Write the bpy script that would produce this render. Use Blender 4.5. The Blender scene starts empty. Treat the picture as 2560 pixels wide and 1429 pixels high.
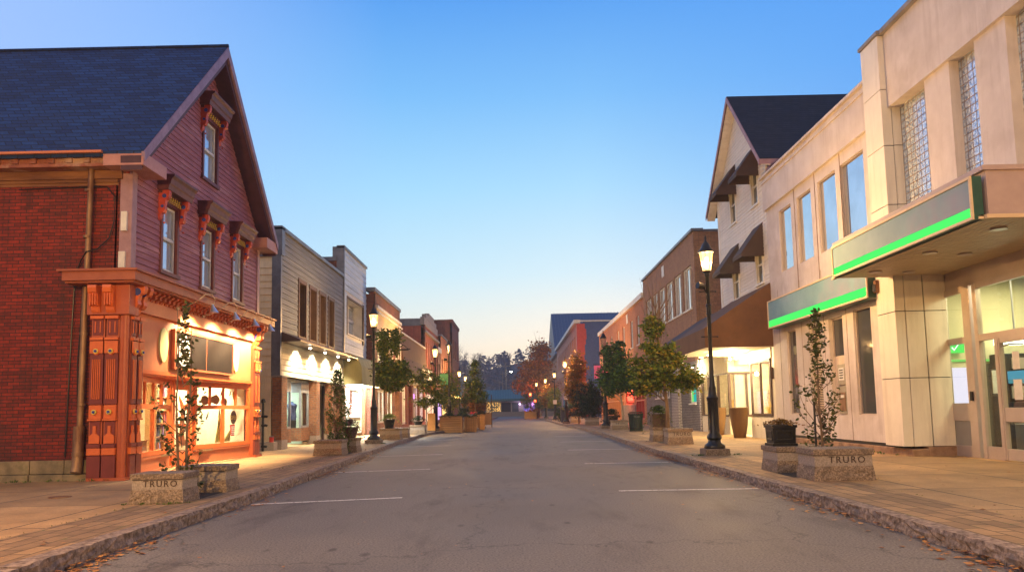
import bpy, bmesh, math, random
from mathutils import Vector, Matrix, Euler
rad = math.radians
SC = bpy.context.scene
COL = SC.collection
# ------------------------------------------------------------------ camera
F = 1850.0
cam_d = bpy.data.cameras.new("camera"); cam = bpy.data.objects.new("camera", cam_d); COL.objects.link(cam)
cam_d.sensor_width = 36.0; cam_d.lens = 36.0*F/2560.0
cam_d.shift_y = 138.5/2560.0; cam_d.clip_start = 0.05; cam_d.clip_end = 4000
CM = Matrix.Rotation(.0036, 4, 'Z') @ Matrix.Rotation(math.pi/2+math.atan(171/1850.0), 4, 'X') @ Matrix.Rotation(-.02, 4, 'Z')
cam.matrix_world = Matrix.Translation((0, 0, 1.35)) @ CM
SC.camera = cam
SC.view_settings.view_transform = 'Standard'; SC.view_settings.look = 'None'
SC.view_settings.exposure = .3; SC.view_settings.gamma = 1
SC.cycles.use_denoising = True
SC.cycles.max_bounces = 6; SC.cycles.diffuse_bounces = 3; SC.cycles.glossy_bounces = 3
SC.cycles.transparent_max_bounces = 12; SC.cycles.sample_clamp_indirect = 4.0
SC.cycles.caustics_reflective = False; SC.cycles.caustics_refractive = False
# ------------------------------------------------------------------ materials
MATS = {}
def srgb(r, g, b):
    f = lambda c: ((c/255)/12.92 if c/255 <= .04045 else (((c/255)+.055)/1.055)**2.4)
    return (f(r), f(g), f(b), 1)
def col(c): return (*c, 1) if len(c) == 3 else c
def nmat(name):
    m = bpy.data.materials.new(name); m.use_nodes = True
    nt = m.node_tree; b = nt.nodes['Principled BSDF']; MATS[name] = m
    return m, nt, b
def N(nt, t, **k):
    n = nt.nodes.new(t)
    for a, v in k.items():
        if hasattr(n, a): setattr(n, a, v)
        else: n.inputs[a].default_value = v
    return n
def L(nt, a, b): nt.links.new(a, b)
def coords(nt, stretch=(1, 1, 1), kind='Object'):
    tc = N(nt, 'ShaderNodeTexCoord'); mp = N(nt, 'ShaderNodeMapping')
    L(nt, tc.outputs[kind], mp.inputs['Vector']); mp.inputs['Scale'].default_value = stretch
    return mp.outputs[0]
def ramp(nt, fac, stops):
    r = N(nt, 'ShaderNodeValToRGB'); L(nt, fac, r.inputs[0]); e = r.color_ramp.elements
    while len(e) < len(stops): e.new(.5)
    for i, (p, c) in enumerate(stops): e[i].position = p; e[i].color = col(c)
    return r.outputs[0]
def mixc(nt, fac, a, b, mode='MIX'):
    m = N(nt, 'ShaderNodeMix', data_type='RGBA', blend_type=mode)
    for i, x in ((0, fac), (6, a), (7, b)):
        if hasattr(x, 'links'): L(nt, x, m.inputs[i])
        else: m.inputs[i].default_value = x if i == 0 else col(x)
    return m.outputs[2]
def noise(nt, vec, scale, detail=4, rough=.6, out='Fac'):
    n = N(nt, 'ShaderNodeTexNoise'); L(nt, vec, n.inputs['Vector'])
    n.inputs['Scale'].default_value = scale; n.inputs['Detail'].default_value = detail; n.inputs['Roughness'].default_value = rough
    return n.outputs[out]
def bump(nt, b, h, strength, dist=.02):
    n = N(nt, 'ShaderNodeBump'); n.inputs['Strength'].default_value = strength; n.inputs['Distance'].default_value = dist
    L(nt, h, n.inputs['Height']); L(nt, n.outputs[0], b.inputs['Normal'])
    return n
def surf(name, c1, c2, scale=3, rough=.6, bs=.15, bscale=30, metal=0, stretch=(1, 1, 1), spec=.5, lo=.35, hi=.68, c3=None):
    """two-tone weathered surface with fine bump"""
    m, nt, b = nmat(name); v = coords(nt, stretch)
    c = ramp(nt, noise(nt, v, scale, 6, .65), [(lo, c1), (hi, c2)])
    if c3 is not None:
        f = ramp(nt, noise(nt, v, scale*.23, 5, .7), [(.52, (0, 0, 0)), (.66, (1, 1, 1))]); c = mixc(nt, f, c, c3)
    L(nt, c, b.inputs['Base Color'])
    b.inputs['Roughness'].default_value = rough; b.inputs['Metallic'].default_value = metal
    b.inputs['Specular IOR Level'].default_value = spec
    if bs: bump(nt, b, noise(nt, v, bscale, 4), bs, .01)
    return m
def plain(name, c, rough=.5, metal=0, spec=.5):
    d = tuple(x*.82 for x in c[:3]); return surf(name, d, c[:3], 6, rough, .05, 60, metal, spec=spec)
def wallvec(nt, kx=1.0):
    """(x+y, z) so the same courses run round the corner of axis-aligned walls"""
    tc = N(nt, 'ShaderNodeTexCoord'); s = N(nt, 'ShaderNodeSeparateXYZ'); L(nt, tc.outputs['Object'], s.inputs[0])
    a = N(nt, 'ShaderNodeMath', operation='ADD'); L(nt, s.outputs[0], a.inputs[0]); L(nt, s.outputs[1], a.inputs[1])
    c = N(nt, 'ShaderNodeCombineXYZ'); L(nt, a.outputs[0], c.inputs[0]); L(nt, s.outputs[2], c.inputs[1])
    return c.outputs[0], tc.outputs['Object']
def brick(name, c1, c2, mortar, bw=.215, bh=.075, ms=.012, rough=.8, dirt=(0.02, .015, .012), dirtamt=.5, vec=None, off=.5, bs=.6, flat=False):
    m, nt, b = nmat(name)
    if flat:
        o = coords(nt); v = o
    else: v, o = wallvec(nt)
    t = N(nt, 'ShaderNodeTexBrick'); L(nt, v, t.inputs['Vector'])
    t.offset = off
    t.inputs['Color1'].default_value = col(c1); t.inputs['Color2'].default_value = col(c2); t.inputs['Mortar'].default_value = col(mortar)
    t.inputs['Scale'].default_value = 1; t.inputs['Mortar Size'].default_value = ms; t.inputs['Mortar Smooth'].default_value = .3
    t.inputs['Brick Width'].default_value = bw; t.inputs['Row Height'].default_value = bh
    f = ramp(nt, noise(nt, o, 1.1, 6, .7), [(.45, (0, 0, 0)), (.75, (dirtamt,)*3)])
    c = mixc(nt, f, t.outputs['Color'], dirt)
    g = noise(nt, o, 14, 3); c = mixc(nt, .25, c, ramp(nt, g, [(.3, (0.02,)*3), (.7, (.9,)*3)]), 'OVERLAY')
    L(nt, c, b.inputs['Base Color']); b.inputs['Roughness'].default_value = rough
    h = N(nt, 'ShaderNodeMath', operation='MULTIPLY_ADD'); L(nt, t.outputs['Fac'], h.inputs[0]); h.inputs[1].default_value = -1
    L(nt, noise(nt, o, 60, 3), h.inputs[2])
    bump(nt, b, h.outputs[0], bs, .008)
    return m
def emis(name, c, s, tr=0.0):
    m, nt, b = nmat(name); nt.nodes.remove(b); o = nt.nodes['Material Output']
    e = N(nt, 'ShaderNodeEmission'); e.inputs[0].default_value = col(c); e.inputs[1].default_value = s
    if tr:
        t = N(nt, 'ShaderNodeBsdfTransparent'); mx = N(nt, 'ShaderNodeMixShader'); mx.inputs[0].default_value = tr
        L(nt, e.outputs[0], mx.inputs[1]); L(nt, t.outputs[0], mx.inputs[2]); L(nt, mx.outputs[0], o.inputs[0])
    else: L(nt, e.outputs[0], o.inputs[0])
    return m
def glass(name, tint=(1, 1, 1), refl=.12, rough=.02):
    """thin clear pane: transparent with a fresnel reflection"""
    m, nt, b = nmat(name); nt.nodes.remove(b); o = nt.nodes['Material Output']
    t = N(nt, 'ShaderNodeBsdfTransparent'); t.inputs[0].default_value = col(tint)
    g = N(nt, 'ShaderNodeBsdfGlossy'); g.inputs['Roughness'].default_value = rough
    lw = N(nt, 'ShaderNodeLayerWeight'); lw.inputs[0].default_value = .5
    mx = N(nt, 'ShaderNodeMixShader'); pw = N(nt, 'ShaderNodeMath', operation='POWER'); L(nt, lw.outputs['Facing'], pw.inputs[0]); pw.inputs[1].default_value = 5
    a = N(nt, 'ShaderNodeMath', operation='MULTIPLY_ADD'); a.inputs[1].default_value = .6; a.inputs[2].default_value = refl*.5; L(nt, pw.outputs[0], a.inputs[0])
    L(nt, a.outputs[0], mx.inputs[0]); L(nt, t.outputs[0], mx.inputs[1]); L(nt, g.outputs[0], mx.inputs[2]); L(nt, mx.outputs[0], o.inputs[0])
    return m
def mirror(name, c, rough=.04, metal=.7, wav=.02):
    m, nt, b = nmat(name); v = coords(nt)
    L(nt, ramp(nt, noise(nt, v, .8, 3), [(.3, tuple(x*.8 for x in c)), (.7, c)]), b.inputs['Base Color'])
    b.inputs['Roughness'].default_value = rough; b.inputs['Metallic'].default_value = metal
    bump(nt, b, noise(nt, v, 1.5, 2), wav, .05)
    return m
def leafmat(name, stops, trans=.25):
    m, nt, b = nmat(name); g = N(nt, 'ShaderNodeNewGeometry'); v = coords(nt)
    big = noise(nt, v, 2.2, 3)
    a = N(nt, 'ShaderNodeMath', operation='MULTIPLY_ADD'); L(nt, big, a.inputs[0]); a.inputs[1].default_value = .9; a.inputs[2].default_value = -.2
    s = N(nt, 'ShaderNodeMath', operation='MULTIPLY_ADD'); L(nt, g.outputs['Random Per Island'], s.inputs[0]); s.inputs[1].default_value = .5; L(nt, a.outputs[0], s.inputs[2])
    c = ramp(nt, s.outputs[0], stops); L(nt, c, b.inputs['Base Color'])
    b.inputs['Roughness'].default_value = .55; b.inputs['Specular IOR Level'].default_value = .3
    t = N(nt, 'ShaderNodeBsdfTranslucent'); L(nt, c, t.inputs[0]); mx = N(nt, 'ShaderNodeMixShader'); mx.inputs[0].default_value = trans
    L(nt, b.outputs[0], mx.inputs[1]); L(nt, t.outputs[0], mx.inputs[2]); L(nt, mx.outputs[0], nt.nodes['Material Output'].inputs[0])
    return m
# ------------------------------------------------------------------ geometry
class MB:
    def __init__(s, T=None): s.v = []; s.f = []; s.m = []; s.T = T; s.ch = []
    def add(s, vs, fs, m=0):
        n = len(s.v); T = s.T; s.ch.append((n, len(s.f)))
        s.v += [tuple(T(*p)) if T else tuple(p) for p in vs]
        s.f += [tuple(n+i for i in f) for f in fs]; s.m += [m]*len(fs)
    def box(s, a0, a1, b0, b1, c0, c1, m=0):
        s.add([(a0, b0, c0), (a1, b0, c0), (a1, b1, c0), (a0, b1, c0), (a0, b0, c1), (a1, b0, c1), (a1, b1, c1), (a0, b1, c1)],
              [(0, 3, 2, 1), (4, 5, 6, 7), (0, 1, 5, 4), (1, 2, 6, 5), (2, 3, 7, 6), (3, 0, 4, 7)], m)
    def quad(s, *p, m=0): s.add(p, [tuple(range(len(p)))], m)
    def prism(s, poly, ax, a, b, m=0):
        """poly in the two other axes (in order), extruded along ax (0,1,2)"""
        def mk(p, t):
            q = list(p); q.insert(ax, t); return tuple(q)
        n = len(poly)
        s.add([mk(p, a) for p in poly]+[mk(p, b) for p in poly],
              [tuple(range(n))[::-1], tuple(range(n, 2*n))]+[(i, (i+1) % n, n+(i+1) % n, n+i) for i in range(n)], m)
    def tube(s, pts, r, n=8, m=0, cap=True):
        pts = [Vector(p) for p in pts]; k = len(pts)
        rs = r if isinstance(r, (list, tuple)) else [r]*k
        vs = []
        ref = None
        for i, p in enumerate(pts):
            d = (pts[min(i+1, k-1)]-pts[max(i-1, 0)]).normalized()
            if ref is None: ref = Vector((0, 0, 1)) if abs(d.z) < .9 else Vector((1, 0, 0))
            a = d.cross(ref)
            if a.length < 1e-4: a = d.cross(Vector((0, 1, 0)))
            a.normalize(); b = d.cross(a).normalized(); ref = -b if False else ref
            for j in range(n):
                t = 2*math.pi*j/n; vs.append(tuple(p+(a*math.cos(t)+b*math.sin(t))*rs[i]))
        fs = [(i*n+j, i*n+(j+1) % n, (i+1)*n+(j+1) % n, (i+1)*n+j) for i in range(k-1) for j in range(n)]
        if cap: fs += [tuple(range(n))[::-1], tuple(range((k-1)*n, k*n))]
        s.add(vs, fs, m)
    def lathe(s, prof, c=(0, 0, 0), n=16, m=0, sq=1.0):
        vs = []
        for r, z in prof:
            for j in range(n):
                t = 2*math.pi*(j+.5)/n; vs.append((c[0]+r*math.cos(t), c[1]+r*sq*math.sin(t), c[2]+z))
        k = len(prof)
        fs = [(i*n+j, i*n+(j+1) % n, (i+1)*n+(j+1) % n, (i+1)*n+j) for i in range(k-1) for j in range(n)]
        fs += [tuple(range(n))[::-1], tuple(range((k-1)*n, k*n))]
        s.add(vs, fs, m)
    def disc(s, c, r, ax=0, th=.02, n=20, ry=None, m=0):
        """flat disc whose axis is ax"""
        ry = ry or r; poly = [(c[(ax+1) % 3 if ax != 1 else 0]+0, 0)]
        o = [i for i in (0, 1, 2) if i != ax]
        poly = [(c[o[0]]+r*math.cos(2*math.pi*i/n), c[o[1]]+ry*math.sin(2*math.pi*i/n)) for i in range(n)]
        s.prism(poly, ax, c[ax]-th/2, c[ax]+th/2, m)
    def text(s, body, size, place, depth=.006, m=0, space=1.0):
        """place(x, y, d) -> point; centred"""
        cu = bpy.data.curves.new('t', 'FONT'); cu.body = body; cu.size = size; cu.extrude = depth/2; cu.align_x = 'CENTER'; cu.resolution_u = 3
        cu.space_character = space
        o = bpy.data.objects.new('t', cu); COL.objects.link(o)
        me = bpy.data.meshes.new_from_object(o.evaluated_get(bpy.context.evaluated_depsgraph_get()))
        s.add([place(v.co.x, v.co.y, v.co.z) for v in me.vertices], [tuple(p.vertices) for p in me.polygons], m)
        bpy.data.objects.remove(o); bpy.data.curves.remove(cu); bpy.data.meshes.remove(me)
    def obj(s, name, mats, parent=None, origin=(0, 0, 0), smooth=False, bevel=0, label=None, recalc=True, kind=None):
        me = bpy.data.meshes.new(name)
        ox, oy, oz = origin
        me.from_pydata([(x-ox, y-oy, z-oz) for x, y, z in s.v], [], s.f)
        mats = mats if isinstance(mats, (list, tuple)) else [mats]
        for mt in mats: me.materials.append(mt)
        if len(mats) > 1: me.polygons.foreach_set('material_index', s.m)
        if recalc or bevel:
            bm = bmesh.new(); bm.from_mesh(me)
            bmesh.ops.recalc_face_normals(bm, faces=bm.faces)
            if bevel: bmesh.ops.bevel(bm, geom=[e for e in bm.edges if len(e.link_faces) == 2 and e.calc_face_angle(0) > .6], offset=bevel, segments=2, affect='EDGES', profile=.6)
            bm.to_mesh(me); bm.free()
        if smooth:
            me.polygons.foreach_set('use_smooth', [True]*len(me.polygons)); me.set_sharp_from_angle(angle=rad(38))
        me.update()
        o = bpy.data.objects.new(name, me); COL.objects.link(o)
        if parent is not None: o.parent = parent
        else: o.location = origin
        if label: o['label'] = label
        if kind: o['kind'] = kind
        return o
def tag(o, label=None, cat=None, group=None, kind=None):
    for k, v in (('label', label), ('category', cat), ('group', group), ('kind', kind)):
        if v: o[k] = v
    return o
SPLIT = {'corner_post', 'scroll_inlay', 'brick_pier', 'corner_board', 'cornice_return', 'pier_base', 'awning_end', 'corner_pier', 'panel_joint', 'end_panel', 'lit_shop_window'}
HAZE = .0009
PWR = 3.5
class Th:
    """a thing: an Empty at its base that parents its parts (built in world coordinates around loc)"""
    def __init__(s, name, label, cat, loc=(0, 0, 0), group=None, rz=0):
        s.e = bpy.data.objects.new(name, None); COL.objects.link(s.e); s.e.location = loc; s.e.rotation_euler = (0, 0, rz); s.loc = loc
        s.e.empty_display_size = .3
        tag(s.e, label, cat, group)
    def part(s, name, mb, mat, parent=None, **k):
        if name in SPLIT and len(mb.ch) > 1:
            ends = mb.ch[1:]+[(len(mb.v), len(mb.f))]
            for (v0, f0), (v1, f1) in zip(mb.ch, ends):
                q = MB(); q.v = mb.v[v0:v1]; q.f = [tuple(i-v0 for i in f) for f in mb.f[f0:f1]]; q.m = mb.m[f0:f1]
                o = q.obj(name, mat, parent or s.e, s.loc, **k)
            return o
        return mb.obj(name, mat, parent or s.e, s.loc, **k)
    def light(s, kind, loc, power, color, **k):
        d = bpy.data.lights.new('lamp_light', kind); d.energy = power*PWR; d.color = color
        o = bpy.data.objects.new('lamp_light', d); COL.objects.link(o); o.parent = s.e
        o.location = Vector(loc)-Vector(s.loc)
        rot = k.pop('rot', None)
        if rot: o.rotation_euler = rot
        for a, v in k.items(): setattr(d, a, v)
        return o
def struct(name, mb, mat, **k): return mb.obj(name, mat, kind='structure', **k)
def single(name, mb, mat, label, cat, group=None, origin=(0, 0, 0), **k):
    return tag(mb.obj(name, mat, origin=origin, **k), label, cat, group)
def dup(root, loc, rz=None, label=None, group=None, scale=None):
    def cp(o, par):
        c = o.copy(); COL.objects.link(c); c.parent = par
        for ch in kids[o.name]: cp(ch, c)
        return c
    kids = {}
    def walk(o):
        kids[o.name] = list(o.children)
        for ch in o.children: walk(ch)
    walk(root)
    r = cp(root, None); r.location = loc
    if rz is not None: r.rotation_euler = (0, 0, rz)
    if scale: r.scale = scale if isinstance(scale, tuple) else (scale,)*3
    if label: r['label'] = label
    if group: r['group'] = group
    return r
def side(s, X):
    """street-wall frame: u along the street, v outward from the wall towards the street, z up"""
    return lambda u, v, z: (s*(X-v), u, z)
def isub(lo, hi, cuts):
    segs = [(lo, hi)]
    for a, b in cuts:
        segs = [q for (x, y) in segs for q in ((x, min(y, a)), (max(x, b), y)) if q[1]-q[0] > .005]
    return segs
def wall(mb, u0, u1, z0, z1, holes=(), v=0, th=.25, m=0):
    """wall sheet with real openings and reveals"""
    us = sorted({u0, u1, *[h[0] for h in holes], *[h[1] for h in holes]}); zs = sorted({z0, z1, *[h[2] for h in holes], *[h[3] for h in holes]})
    us = [x for x in us if u0 <= x <= u1]; zs = [x for x in zs if z0 <= x <= z1]
    for a, b in zip(us, us[1:]):
        for c, d in zip(zs, zs[1:]):
            cu, cz = (a+b)/2, (c+d)/2
            if any(h[0] < cu < h[1] and h[2] < cz < h[3] for h in holes): continue
            mb.quad((a, v, c), (b, v, c), (b, v, d), (a, v, d), m=m)
    for h in holes:
        a, b, c, d = h[:4]; w = v-th
        mb.quad((a, v, c), (a, w, c), (a, w, d), (a, v, d), m=m); mb.quad((b, v, c), (b, v, d), (b, w, d), (b, w, c), m=m)
        mb.quad((a, v, d), (b, v, d), (b, w, d), (a, w, d), m=m); mb.quad((a, v, c), (a, w, c), (b, w, c), (b, v, c), m=m)
def clap(mb, z0, z1, course, lim, holes=(), v=0, d=.02, m=0):
    """lapped boards; lim(z) -> (u0, u1)"""
    k = 0; z = z0
    while z < z1-.01:
        t = min(z+course, z1); a0, b0 = lim(z); a1, b1 = lim(t)
        if b0-a0 < .05: break
        cuts = [(h[0], h[1]) for h in holes if h[2] < (z+t)/2 < h[3]]
        for (a, b) in isub(a0, b0, cuts):
            at = a1+(a-a0) if a == a0 else a; bt = b1-(b0-b) if b == b0 else b
            if bt < at: at = bt = (at+bt)/2
            mb.quad((a, v+d, z), (b, v+d, z), (bt, v+.002, t), (at, v+.002, t), m=m)
            mb.quad((a, v, z), (b, v, z), (b, v+d, z), (a, v+d, z), m=m)
        z = t
def window(b, T, u0, u1, z0, z1, fm, gm, rec=.1, cas=.08, proj=.03, fr=.045, rails=(.5,), mull=(), sill=True, cm=None, vw=0, name='window'):
    w = MB(T); c = cas
    if c:
        w.box(u0-c, u0, vw-.01, vw+proj, z0, z1+c); w.box(u1, u1+c, vw-.01, vw+proj, z0, z1+c); w.box(u0, u1, vw-.01, vw+proj-.002, z1, z1+c)
    if sill: w.box(u0-c-.03, u1+c+.03, vw-.02, vw+proj+.04, z0-.07, z0)
    a, bb = vw-rec, vw-rec+.045
    w.box(u0, u0+fr, a, bb, z0, z1); w.box(u1-fr, u1, a, bb, z0, z1)
    w.box(u0+fr, u1-fr, a, bb, z0, z0+fr); w.box(u0+fr, u1-fr, a, bb, z1-fr, z1)
    for r in rails:
        zz = z0+(z1-z0)*r; w.box(u0+fr, u1-fr, a, bb+.012, zz-fr*.6, zz+fr*.6)
    for r in mull:
        uu = u0+(u1-u0)*r; w.box(uu-fr*.4, uu+fr*.4, a, bb-.006, z0+fr, z1-fr)
    o = b.part(name, w, fm)
    p = MB(T); p.box(u0+.004, u1-.004, a-.012, a-.003, z0+.004, z1-.004); b.part('pane', p, gm, parent=o)
    return o
# ------------------------------------------------------------------ world: clear dusk sky
def world():
    w = bpy.data.worlds.new("World"); SC.world = w; w.use_nodes = True; nt = w.node_tree; bg = nt.nodes['Background']
    tc = N(nt, 'ShaderNodeTexCoord'); s = N(nt, 'ShaderNodeSeparateXYZ'); L(nt, tc.outputs['Generated'], s.inputs[0])
    c = ramp(nt, s.outputs[2], [(0, srgb(255, 232, 192)), (.05, srgb(250, 236, 206)), (.1, srgb(222, 230, 222)), (.18, srgb(184, 220, 236)), (.29, srgb(148, 203, 236)), (.4, srgb(108, 175, 232)), (.5, srgb(76, 148, 224)), (1, srgb(58, 112, 196))])
    # paler, more lilac towards the left; deeper to the right
    xr = ramp(nt, s.outputs[0], [(0, (0, 0, 0)), (1, (1, 1, 1))])
    m = N(nt, 'ShaderNodeMapRange'); L(nt, s.outputs[0], m.inputs[0]); m.inputs[1].default_value = -.15; m.inputs[2].default_value = -.62
    zf = N(nt, 'ShaderNodeMapRange'); L(nt, s.outputs[2], zf.inputs[0]); zf.inputs[1].default_value = .03; zf.inputs[2].default_value = .35
    mm = N(nt, 'ShaderNodeMath', operation='MULTIPLY'); L(nt, m.outputs[0], mm.inputs[0]); L(nt, zf.outputs[0], mm.inputs[1])
    c = mixc(nt, mm.outputs[0], c, srgb(152, 182, 240))
    m2 = N(nt, 'ShaderNodeMapRange'); L(nt, s.outputs[0], m2.inputs[0]); m2.inputs[1].default_value = .1; m2.inputs[2].default_value = .6
    mm2 = N(nt, 'ShaderNodeMath', operation='MULTIPLY'); L(nt, m2.outputs[0], mm2.inputs[0]); L(nt, zf.outputs[0], mm2.inputs[1])
    c = mixc(nt, mm2.outputs[0], c, srgb(66, 140, 226))
    # behind the viewer the sky is a dim mauve
    m3 = N(nt, 'ShaderNodeMapRange'); L(nt, s.outputs[1], m3.inputs[0]); m3.inputs[1].default_value = .25; m3.inputs[2].default_value = -.5
    c = mixc(nt, m3.outputs[0], c, srgb(100, 108, 128))
    sky = N(nt, 'ShaderNodeTexSky', sky_type='NISHITA'); sky.sun_disc = False; sky.sun_elevation = rad(1.5); sky.sun_rotation = rad(8)
    sk = mixc(nt, 1.0, sky.outputs[0], (.02, .02, .02), 'MULTIPLY')
    c = mixc(nt, 1.0, c, sk, 'ADD')
    L(nt, c, bg.inputs[0]); bg.inputs[1].default_value = SKY
SKY = 1.0
world()
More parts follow.
